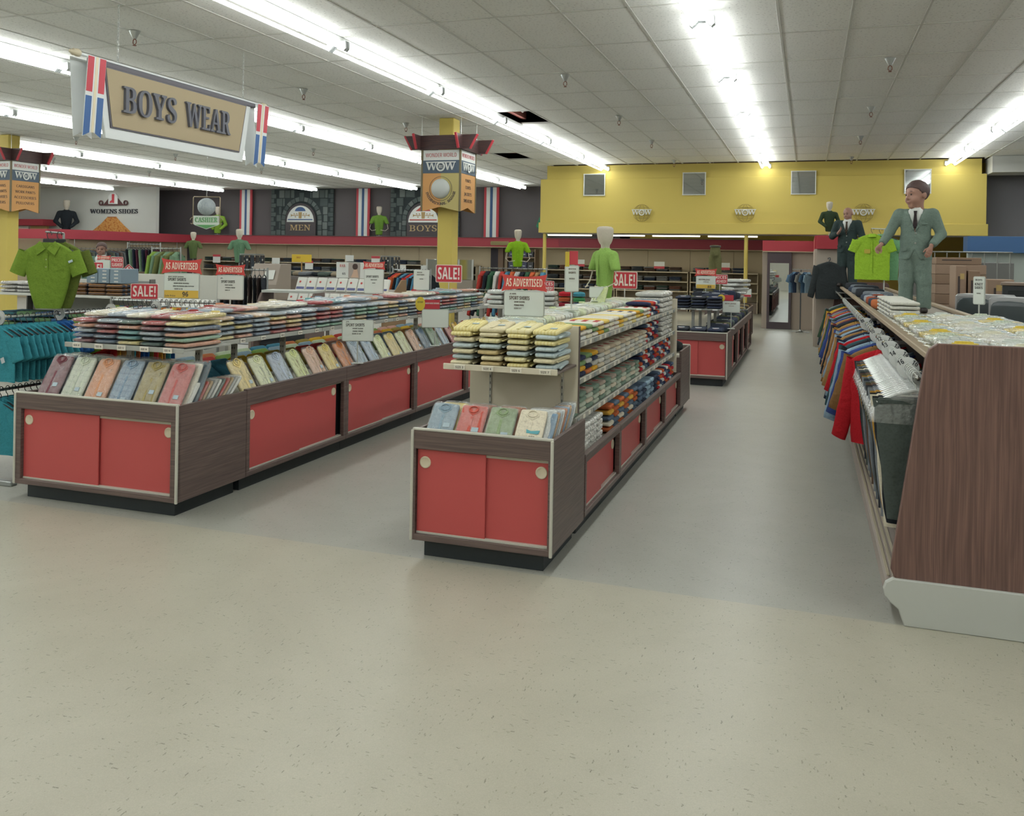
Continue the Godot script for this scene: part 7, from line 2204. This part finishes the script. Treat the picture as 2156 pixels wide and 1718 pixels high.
	rod(po2, "arm", Vector3(0, 0.83, 0), Vector3(-0.15, 0.835, 0.07), 0.007, mat(H("c3c6c0"), 0.4))
	part(po2, "foot", cbox(0.12, 0.008, 0.12, 0.002), mat(H("c3c6c0"), 0.4), Vector3(0, 0.004, 0))

# ---------------------------------------------------------------- mannequins
func ell_d(p: Vector3, c: Vector3, r: Vector3) -> float:
	var q := p - c
	var k0 := Vector3(q.x / r.x, q.y / r.y, q.z / r.z).length()
	var k1 := Vector3(q.x / (r.x * r.x), q.y / (r.y * r.y), q.z / (r.z * r.z)).length()
	return k0 * (k0 - 1.0) / maxf(k1, 1e-6)

func head_shape() -> Shape:
	# 0.24 tall, chin at -0.12, face towards +z
	if not shapes.has("headS"):
		shapes["headS"] = nets_s(func(p: Vector3):
			var x := Vector3(absf(p.x), p.y, p.z)
			var d := ell_d(p, Vector3(0, 0.032, -0.012), Vector3(0.079, 0.088, 0.096))
			d = smin(d, ell_d(p, Vector3(0, -0.035, 0.018), Vector3(0.061, 0.082, 0.071)), 0.03)
			d = smin(d, x.distance_to(Vector3(0.0, -0.1, 0.058)) - 0.02, 0.025)
			d = smin(d, x.distance_to(Vector3(0.036, -0.042, 0.05)) - 0.028, 0.02)
			d = smin(d, cap_d(x, Vector3(0.0, 0.022, 0.078), Vector3(0.04, 0.024, 0.066), 0.012, 0.01), 0.014)
			d = -smin(-d, x.distance_to(Vector3(0.03, 0.002, 0.1)) - 0.017, 0.014)
			d = smin(d, cap_d(p, Vector3(0, 0.008, 0.082), Vector3(0, -0.03, 0.1), 0.007, 0.011), 0.01)
			d = smin(d, x.distance_to(Vector3(0.011, -0.033, 0.092)) - 0.008, 0.006)
			d = smin(d, cap_d(x, Vector3(0, -0.058, 0.089), Vector3(0.018, -0.061, 0.081), 0.006, 0.004), 0.005)
			d = smin(d, cap_d(x, Vector3(0, -0.071, 0.086), Vector3(0.015, -0.07, 0.08), 0.007, 0.004), 0.005)
			d = smin(d, ell_d(x, Vector3(0.081, -0.008, -0.014), Vector3(0.011, 0.031, 0.02)), 0.01)
			d = smin(d, cap_d(p, Vector3(0, -0.07, -0.012), Vector3(0, -0.17, -0.022), 0.045, 0.047), 0.025)
			return d, Vector3(-0.105, -0.19, -0.125), Vector3(0.105, 0.135, 0.125), 0.0058)
	return shapes["headS"]

func hair_mesh() -> ArrayMesh:
	if not shapes.has("hair"):
		var n := FastNoiseLite.new()
		n.seed = 3
		n.frequency = 1.0
		shapes["hair"] = nets_s(func(p: Vector3):
			var d := ell_d(p, Vector3(0, 0.036, -0.016), Vector3(0.089, 0.098, 0.104)) + 0.004 * n.get_noise_3d(p.x * 60.0, p.y * 18.0, p.z * 30.0)
			# hairline: a slanted cut, with a side-swept fringe
			var cut := 0.012 + 0.62 * maxf(p.z, -0.03) + 0.12 * p.x * (1.0 if p.z > 0.03 else 0.0)
			if p.z < -0.03:
				cut = -0.006 + 0.9 * (p.z + 0.03)
			d = maxf(d, (cut - p.y) * 0.8)
			d = minf(d, maxf(ell_d(p, Vector3(0, 0.02, -0.01), Vector3(0.084, 0.07, 0.05)), maxf(p.z - 0.02, -0.028 - p.y)))
			return d, Vector3(-0.11, -0.09, -0.135), Vector3(0.11, 0.15, 0.11), 0.0065).mesh(true)
	return shapes["hair"]

# hand: wrist at the origin, fingers towards -y, palm towards +z, thumb towards +x
func hand_shape(curl: float) -> Shape:
	var key := "hand%.2f" % curl
	if not shapes.has(key):
		var bones := []
		bones.append([Vector3(0, 0.02, 0), Vector3(0, -0.02, 0), 0.017, 0.018])
		for k in 4:
			var bx := -0.018 + 0.0125 * k
			var ln: float = [0.03, 0.036, 0.038, 0.034][k]
			var a := Vector3(bx, -0.045 - (0.004 if k in [1, 2] else 0.0), 0)
			bones.append([Vector3(bx * 0.6, -0.012, 0), a, 0.011, 0.0085])
			var c1 := curl * (0.6 + 0.15 * k)
			var b := a + Vector3(bx * 0.12, -cos(c1), sin(c1)) * ln * 0.55
			var c2 := c1 + curl * 0.9
			var e := b + Vector3(bx * 0.05, -cos(c2), sin(c2)) * ln * 0.6
			bones.append([a, b, 0.0068, 0.0062])
			bones.append([b, e, 0.0062, 0.005])
		bones.append([Vector3(0.012, -0.012, 0.002), Vector3(0.031, -0.03, 0.012), 0.0095, 0.0075])
		bones.append([Vector3(0.031, -0.03, 0.012), Vector3(0.037, -0.052, 0.018), 0.0075, 0.0058])
		shapes[key] = nets_s(func(p: Vector3):
			var d := 9.0
			for b in bones:
				d = smin(d, cap_d(p, b[0], b[1], b[2], b[3]), 0.006)
			return d, Vector3(-0.045, -0.12, -0.03), Vector3(0.06, 0.045, 0.07), 0.0038)
	return shapes[key]

# a dressed figure about 1.13 tall before scaling; arms: for each side [shoulder, elbow, wrist, hand turn]
func suited_figure(called: String, label: String, at: Vector3, turn: float, sc: float, hs: float, skin: Color, suit: Color, hair: bool, head_turn: Vector3, arms: Array, tie: Color, group := "") -> void:
	var t := thing(called, label, "mannequin", at, turn, group)
	t.scale = Vector3.ONE * sc
	var sm := mat(skin, 0.5)
	var cl := cloth(suit)
	# body under the clothes
	var b := nets_s(func(p: Vector3):
		var d := cap_d(p, Vector3(0, 0.8, -0.005), Vector3(0, 0.6, 0), 0.075, 0.07)
		d = smin(d, cap_d(p, Vector3(0, 0.82, -0.01), Vector3(0, 0.93, -0.012), 0.04, 0.034), 0.03)
		for s in 2:
			var sg := -1.0 if s == 0 else 1.0
			var a: Array = arms[s]
			d = smin(d, cap_d(p, a[0], a[1], 0.034, 0.029), 0.03)
			d = smin(d, cap_d(p, a[1], a[2], 0.029, 0.019), 0.015)
			d = smin(d, cap_d(p, Vector3(sg * 0.055, 0.55, 0), Vector3(sg * 0.068, 0.29, 0.005), 0.05, 0.038), 0.03)
			d = smin(d, cap_d(p, Vector3(sg * 0.068, 0.29, 0.005), Vector3(sg * 0.072, 0.04, -0.01), 0.036, 0.024), 0.02)
			d = smin(d, cap_d(p, Vector3(sg * 0.072, 0.025, -0.015), Vector3(sg * 0.085, 0.018, 0.08), 0.024, 0.018), 0.02)
		return d, Vector3(-0.38, -0.02, -0.14), Vector3(0.38, 1.0, 0.3), 0.016)
	var hb := Basis.from_euler(head_turn)
	b.add(head_shape(), Transform3D(hb.scaled(Vector3.ONE * hs), Vector3(0, 0.9 + 0.12 * hs, 0.0)))
	for s in 2:
		var a: Array = arms[s]
		var down: Vector3 = a[3]
		var hx := Basis(Quaternion(Vector3.DOWN, down.normalized()))
		var roll: float = a[4]
		var mir := Basis(Vector3.UP, roll)
		b.add(hand_shape(0.45 if s == 0 else 0.3), Transform3D(hx * mir * Basis().scaled(Vector3(1, 1, 1)), a[2] + down.normalized() * 0.012))
	part(t, "body", b.mesh(true), sm)
	var head := Transform3D(hb.scaled(Vector3.ONE * hs), Vector3(0, 0.9 + 0.12 * hs, 0.0))
	if hair:
		part(t, "hair", hair_mesh(), mat(H("54413e"), 0.6)).transform = head
	for s in [-1, 1]:
		var e := part(t, "eye", lathe([Vector2(0, -0.004), Vector2(0.007, -0.002), Vector2(0.009, 0.0), Vector2(0.006, 0.003), Vector2(0, 0.004)], 10), mat(H("2e2826"), 0.2))
		e.transform = head * Transform3D(Basis(Vector3.RIGHT, PI / 2).scaled(Vector3(1.2, 0.8, 1)), Vector3(s * 0.03, 0.001, 0.0835))
		var br := part(t, "eyebrow", cbox(0.03, 0.005, 0.006, 0.002), mat(H("4a3834"), 0.7))
		br.transform = head * Transform3D(Basis(Vector3.BACK, -0.12 * s), Vector3(s * 0.031, 0.03, 0.084))
	# lips
	var lp := part(t, "lips", cbox(0.03, 0.009, 0.006, 0.003), mat(skin.lerp(H("a0605a"), 0.5), 0.5))
	lp.transform = head * Transform3D(Basis(), Vector3(0, -0.064, 0.0915))
	# shirt front and tie
	part(t, "shirt_front", pillow_s(Vector3(0.15, 0.25, 0.118), 0.6, 0.8, 0.0, 1).mesh(true), mat(H("d3d6d2"), 0.7), Vector3(0, 0.66, 0.012))
	part(t, "shirt_collar", lathe_s([Vector2(0.05, 0.0), Vector2(0.056, -0.004), Vector2(0.047, 0.036), Vector2(0.043, 0.034), Vector2(0.05, 0.0)], 18).mesh(true), mat(H("d8dad6"), 0.7), Vector3(0, 0.885, -0.006), Vector3(0.25, 0, 0))
	for s in [-1, 1]:
		part(t, "collar_point", extrude(PackedVector2Array([Vector2(s * 0.006, 0.02), Vector2(s * 0.046, 0.03), Vector2(s * 0.036, -0.018)]), 0.005), mat(H("d8dad6"), 0.7), Vector3(0, 0.89, 0.052), Vector3(-0.5, 0.35 * s, 0))
	part(t, "tie", extrude(PackedVector2Array([Vector2(-0.014, 0.02), Vector2(0.014, 0.02), Vector2(0.01, -0.01), Vector2(0.019, -0.13), Vector2(-0.019, -0.13), Vector2(-0.01, -0.01)]), 0.012, 0.003), cloth(tie), Vector3(0, 0.86, 0.068), Vector3(-0.12, 0, 0))
	# jacket
	var jk := nets_s(func(p: Vector3):
		var q := Vector3(p.x * 0.88, p.y, p.z * 1.22)
		var d := cap_d(q, Vector3(0, 0.8, 0), Vector3(0, 0.64, 0.0), 0.108, 0.102)
		d = smin(d, cap_d(q, Vector3(0, 0.62, 0.0), Vector3(0, 0.4, 0.0), 0.102, 0.125), 0.04)
		d = smin(d, cap_d(p, Vector3(-0.115, 0.855, -0.008), Vector3(0.115, 0.855, -0.008), 0.042, 0.042), 0.04)
		for s in 2:
			var a: Array = arms[s]
			d = smin(d, cap_d(p, a[0], a[1], 0.05, 0.043), 0.022)
			var cuff: Vector3 = a[2] + (a[1] - a[2]).normalized() * 0.012
			d = smin(d, maxf(cap_d(p, a[1], cuff, 0.042, 0.033), (p - cuff).dot((a[2] - a[1]).normalized())), 0.012)
		# neck hole, lapel opening and rounded fronts
		d = maxf(d, -(cap_d(p, Vector3(0, 0.87, 0.0), Vector3(0, 1.0, 0.0), 0.052, 0.06)))
		if p.z > 0.0:
			var v := (absf(p.x) - (p.y - 0.69) * 0.3)
			d = maxf(d, -maxf(v, 0.69 - p.y))
			if absf(p.x) < 0.09:
				d = maxf(d, -(maxf(absf(p.x) - 0.55 * (0.535 - p.y), p.y - 0.535)))
		return maxf(d, 0.455 - p.y), Vector3(-0.4, 0.4, -0.17), Vector3(0.4, 0.95, 0.3), 0.0125).mesh(true)
	part(t, "jacket", jk, cl)
	for s in [-1, 1]:
		part(t, "lapel", extrude(PackedVector2Array([Vector2(0, 0), Vector2(s * 0.052, 0.15), Vector2(s * 0.085, 0.138), Vector2(s * 0.075, 0.105), Vector2(s * 0.084, 0.1)]), 0.007, 0.002), cl, Vector3(s * 0.002, 0.705, 0.096), Vector3(-0.2, 0.22 * s, 0))
		part(t, "pocket_flap", extrude(rounded(0.075, 0.03, 0.01), 0.006, 0.001), cl, Vector3(s * 0.088, 0.545, 0.079), Vector3(0.05, 0.62 * s, -0.12 * s))
	part(t, "breast_pocket", cbox(0.05, 0.012, 0.005, 0.002), cl, Vector3(0.075, 0.765, 0.077), Vector3(0, 0.5, 0.1))
	for k in 2:
		part(t, "button", lathe([Vector2(0, 0.004), Vector2(0.008, 0.003), Vector2(0.009, 0)], 12), mat(H("8f948c"), 0.4), Vector3(0.006, 0.685 - k * 0.085, 0.092 if k == 0 else 0.09), Vector3(PI / 2, 0, 0))
	# trousers
	part(t, "trousers", nets_s(func(p: Vector3):
		var d := cap_d(p, Vector3(-0.03, 0.53, 0), Vector3(0.03, 0.53, 0), 0.085, 0.085)
		for s in [-1, 1]:
			d = smin(d, cap_d(p, Vector3(s * 0.055, 0.5, 0), Vector3(s * 0.07, 0.28, 0.005), 0.076, 0.06), 0.025)
			d = smin(d, cap_d(p, Vector3(s * 0.07, 0.28, 0.005), Vector3(s * 0.074, 0.03, 0.0), 0.06, 0.058), 0.02)
		return maxf(maxf(d, 0.035 - p.y), p.y - 0.6), Vector3(-0.18, 0.0, -0.14), Vector3(0.18, 0.66, 0.14), 0.0125).mesh(true), cl)
	for s in [-1, 1]:
		part(t, "shoe", pillow_s(Vector3(0.06, 0.05, 0.16), 0.6, 0.5, 0.0, 1).mesh(true), mat(H("2a2422"), 0.4), Vector3(s * 0.076, 0.0, 0.04), Vector3(0, 0.15 * s, 0))

# headed shirt form on a rod: hem at y = 0
func torso_form(label: String, at: Vector3, turn: float, sc: float, mt: Material, kind: String, rodlen: float, group := "shirt forms with white heads") -> Node3D:
	var t := thing("torso_form", label, "mannequin", at, turn, group)
	t.scale = Vector3.ONE * sc
	if not shapes.has("form" + kind):
		shapes["form" + kind] = nets_s(func(p: Vector3):
			var q := Vector3(p.x, p.y, p.z * 1.45)
			var d := cap_d(q, Vector3(0, 0.36, 0), Vector3(0, 0.02, 0), 0.125, 0.085)
			d = smin(d, cap_d(p, Vector3(-0.11, 0.435, 0), Vector3(0.11, 0.435, 0), 0.042, 0.042), 0.05)
			d = smin(d, cap_d(p, Vector3(0, 0.44, 0), Vector3(0, 0.51, 0), 0.055, 0.045), 0.03)
			for s in [-1, 1]:
				if kind == "long":
					d = smin(d, cap_d(p, Vector3(s * 0.145, 0.42, 0), Vector3(s * 0.215, 0.24, 0.0), 0.052, 0.045), 0.02)
					d = smin(d, cap_d(p, Vector3(s * 0.215, 0.24, 0.0), Vector3(s * 0.1, 0.12, 0.11), 0.045, 0.036), 0.02)
				else:
					d = smin(d, cap_d(p, Vector3(s * 0.14, 0.42, 0), Vector3(s * 0.2, 0.29, 0.01), 0.052, 0.05), 0.02)
			d += 0.004 * sin(p.x * 70.0) * clampf(0.4 - p.y, 0.0, 1.0)
			var cut := 9.0
			if kind != "long":
				cut = 0.275 - p.y if absf(p.x) > 0.135 else -9.0
				d = maxf(d, cut)
			return maxf(maxf(d, -p.y), p.y - 0.5), Vector3(-0.3, -0.02, -0.15), Vector3(0.3, 0.56, 0.2), 0.0155).mesh(true)
	part(t, "shirt", shapes["form" + kind], mt)
	for s in [-1, 1]:
		part(t, "collar_wing", extrude(PackedVector2Array([Vector2(0, 0), Vector2(s * 0.045, 0.05), Vector2(s * 0.07, 0.01), Vector2(s * 0.03, -0.035)]), 0.006, 0.001), mt, Vector3(s * 0.004, 0.46, 0.058), Vector3(-0.4, 0.3 * s, 0))
	part(t, "placket", cbox(0.022, 0.3, 0.004, 0.001), mt, Vector3(0, 0.28, 0.09), Vector3(-0.04, 0, 0))
	if not shapes.has("formhead"):
		shapes["formhead"] = sheet_s(20, 12, func(u: float, v: float):
			var a: float = -u * TAU
			var prof := [[0.04, -0.06], [0.044, -0.03], [0.046, 0.0], [0.06, 0.02], [0.072, 0.05], [0.08, 0.09], [0.084, 0.13], [0.086, 0.165], [0.08, 0.19], [0.062, 0.203], [0.03, 0.207], [0.01, 0.208], [0.0, 0.208]]
			var k: Array = prof[int(round(v * 12))]
			var r: float = k[0]
			# longer towards the face, squared jaw
			return Vector3(signf(cos(a)) * pow(absf(cos(a)), 0.85) * r * 0.92, k[1], signf(sin(a)) * pow(absf(sin(a)), 0.85) * r * 1.12 + 0.012 * v), true).mesh(true)
	var hm := StandardMaterial3D.new()
	if mats.has("formhead"):
		hm = mats["formhead"]
	else:
		hm.resource_name = "rough white plaster"
		hm.albedo_color = H("d8d0bf")
		hm.albedo_texture = noise_tex("plaster", 0.08, 3, 256, [Color(0.85, 0.85, 0.85), Color(1, 1, 1)])
		hm.uv1_triplanar = true
		hm.uv1_scale = Vector3(6, 6, 6)
		hm.roughness = 0.9
		mats["formhead"] = hm
	part(t, "head", shapes["formhead"], hm, Vector3(0, 0.53, 0), Vector3.ZERO, Vector3.ONE * 0.9)
	if rodlen > 0.0:
		rod(t, "stand_rod", Vector3(0, -rodlen / sc, 0), Vector3(0, 0.1, 0), 0.008, mat(H("b9beb8"), 0.4, 0.4))
		part(t, "stand_foot", lathe([Vector2(0, 0), Vector2(0.07, 0), Vector2(0.07, 0.006), Vector2(0.01, 0.012), Vector2(0, 0.012)], 16), mat(H("b9beb8"), 0.4, 0.4), Vector3(0, -rodlen / sc, 0))
	return t

func wire_arms(t: Node3D) -> void:
	for s in [-1, 1]:
		part(t, "wire_arm", tube([Vector3(s * 0.2, 0.28, 0.01), Vector3(s * 0.23, 0.16, 0.03), Vector3(s * 0.17, 0.1, 0.12), Vector3(s * 0.06, 0.12, 0.16)], 0.006, 6), mat(H("cfc8b6"), 0.5))

func figures() -> void:
	# boy in the grey-green suit on the rack tray
	suited_figure("boy_mannequin", "boy mannequin with brown hair in grey-green suit and dark tie, standing on rack", P(0.88, 1.038, 8.35), -0.18, 1.0, 1.0, H("a57d6c"), H("74857c"), true, Vector3(0.02, -0.75, 0.03), [
		[Vector3(-0.135, 0.855, 0.0), Vector3(-0.205, 0.7, 0.02), Vector3(-0.262, 0.585, 0.13), Vector3(-0.5, -0.75, 0.5), 0.9],
		[Vector3(0.135, 0.855, 0.0), Vector3(0.2, 0.68, -0.01), Vector3(0.13, 0.575, 0.115), Vector3(-0.25, -0.95, 0.25), -2.6]], H("3b3436"))
	# older boy in the dark suit at the far end of the rack
	suited_figure("boy_mannequin", "bald tan-skinned mannequin in dark suit, arm bent to lapel, far rack end", P(0.6, 1.072, 15.3), -0.25, 1.2, 0.72, H("9a7464"), H("3a4746"), false, Vector3(0.12, -0.3, 0.12), [
		[Vector3(-0.135, 0.855, 0.0), Vector3(-0.2, 0.68, 0.0), Vector3(-0.09, 0.72, 0.15), Vector3(0.5, 0.6, 0.3), 0.5],
		[Vector3(0.135, 0.855, 0.0), Vector3(0.19, 0.67, -0.01), Vector3(0.18, 0.53, 0.06), Vector3(0.05, -1, 0.1), -1.6]], H("4a4038"))
	# man in the grey-green suit far left
	suited_figure("man_mannequin", "dark-haired male mannequin in grey-green suit behind the white gondola", P(-11.5, 0, 12.0), 0.45, 1.5, 0.66, H("8a6658"), H("5f7a6c"), true, Vector3(0.0, 0.1, 0.0), [
		[Vector3(-0.135, 0.855, 0.0), Vector3(-0.17, 0.68, -0.01), Vector3(-0.17, 0.53, 0.05), Vector3(0, -1, 0.1), 1.6],
		[Vector3(0.135, 0.855, 0.0), Vector3(0.17, 0.68, -0.01), Vector3(0.17, 0.53, 0.05), Vector3(0, -1, 0.1), -1.6]], H("2f2f34"))
	var a := torso_form("light green sport shirt on white-headed form atop the middle shelf unit", P(-1.62, 1.13, 7.25), -0.75, 0.84, cloth(H("8fb45e")), "short", 0.075)
	wire_arms(a)
	var bag := shirt("bagged_shirt", "pale lime bagged shirt propped against the light green form's arm", cloth(H("c9d592")), P(-1.6, 1.115, 6.95), Vector3(1.15, -0.35, 0.3), Vector3(0.17, 0.02, 0.23), "", true, false, 2)
	var b := torso_form("bright lime polo on white-headed form behind the AS ADVERTISED card", P(-4.49, 1.3, 13.58), 0.35, 0.85, cloth(H("86b428")), "short", 0.03)
	wire_arms(b)
	torso_form("olive camouflage shirt form beside the short rail of green jackets", P(-9.12, 1.35, 11.4), 0.4, 0.58, check(H("5f6f44"), H("3c4a34"), 0), "short", 1.348)
	torso_form("grey-green shirt form with white head near the round belt rack", P(-9.43, 1.28, 13.0), 0.4, 0.82, cloth(H("64866a")), "short", 1.278)
	torso_form("lime long-sleeved shirt form under the globe sign on the red ledge", P(-19.27, 2.1, 25.32), 0.5, 1.28, cloth(H("7fa23e")), "long", 0.042)
	var g := torso_form("lime tee on white-headed form beside the boys arch, on the red ledge", P(-13.08, 2.1, 25.32), 0.35, 1.28, cloth(H("6f9440")), "short", 0.042)
	wire_arms(g)
	torso_form("green long-sleeved form half hidden behind the yellow wall's corner", P(-7.45, 2.1, 25.32), 0.3, 1.28, cloth(H("3f7a5e")), "long", 0.042)
	torso_form("black buttoned jacket on white-headed form before the shoe wall", P(-24.3, 2.06, 23.75), 0.75, 1.55, cloth(H("2c3136")), "long", 0.02)
	torso_form("dark olive long-sleeved form behind the dark-suited mannequin", P(0.33, 1.99, 16.05), 0.2, 0.72, cloth(H("3c4a36")), "long", 0.07)
	# round belt and tie racks
	var grey := mat(H("7d807e"), 0.4, 0.5)
	var i := 0
	for q in [[-8.46, 1.18, 12.0], [-8.0, 1.18, 16.0]]:
		var t := thing("belt_rack", ["round rack of dark belts with white buckles near the grey-green form", "round rack of dark belts under a small white card, further back"][i], "rack", P(q[0], 0, q[2]))
		rod(t, "pole", Vector3(0, 0, 0), Vector3(0, 1.44, 0), 0.014, grey)
		part(t, "foot", lathe([Vector2(0, 0), Vector2(0.2, 0), Vector2(0.2, 0.012), Vector2(0.02, 0.03), Vector2(0, 0.03)], 20), grey)
		part(t, "ring", lathe([Vector2(0.18, 1.42), Vector2(0.19, 1.42), Vector2(0.19, 1.44), Vector2(0.18, 1.44), Vector2(0.18, 1.42)], 24), grey)
		for k in 14:
			var an := TAU * k / 14.0
			var s := part(t, "belt", cbox(0.045, 0.24, 0.012, 0.003), mat([H("2b2d30"), H("3a3633"), H("25303a")][k % 3], 0.5), Vector3(cos(an) * 0.19, 1.295, sin(an) * 0.19), Vector3(0, PI / 2 - an, 0))
			part(s, "buckle", cbox(0.03, 0.03, 0.014, 0.002), mat(H("b9bbb8"), 0.3, 0.6), Vector3(0, 0.05 - 0.06 * (k % 3), 0.001))
		i += 1
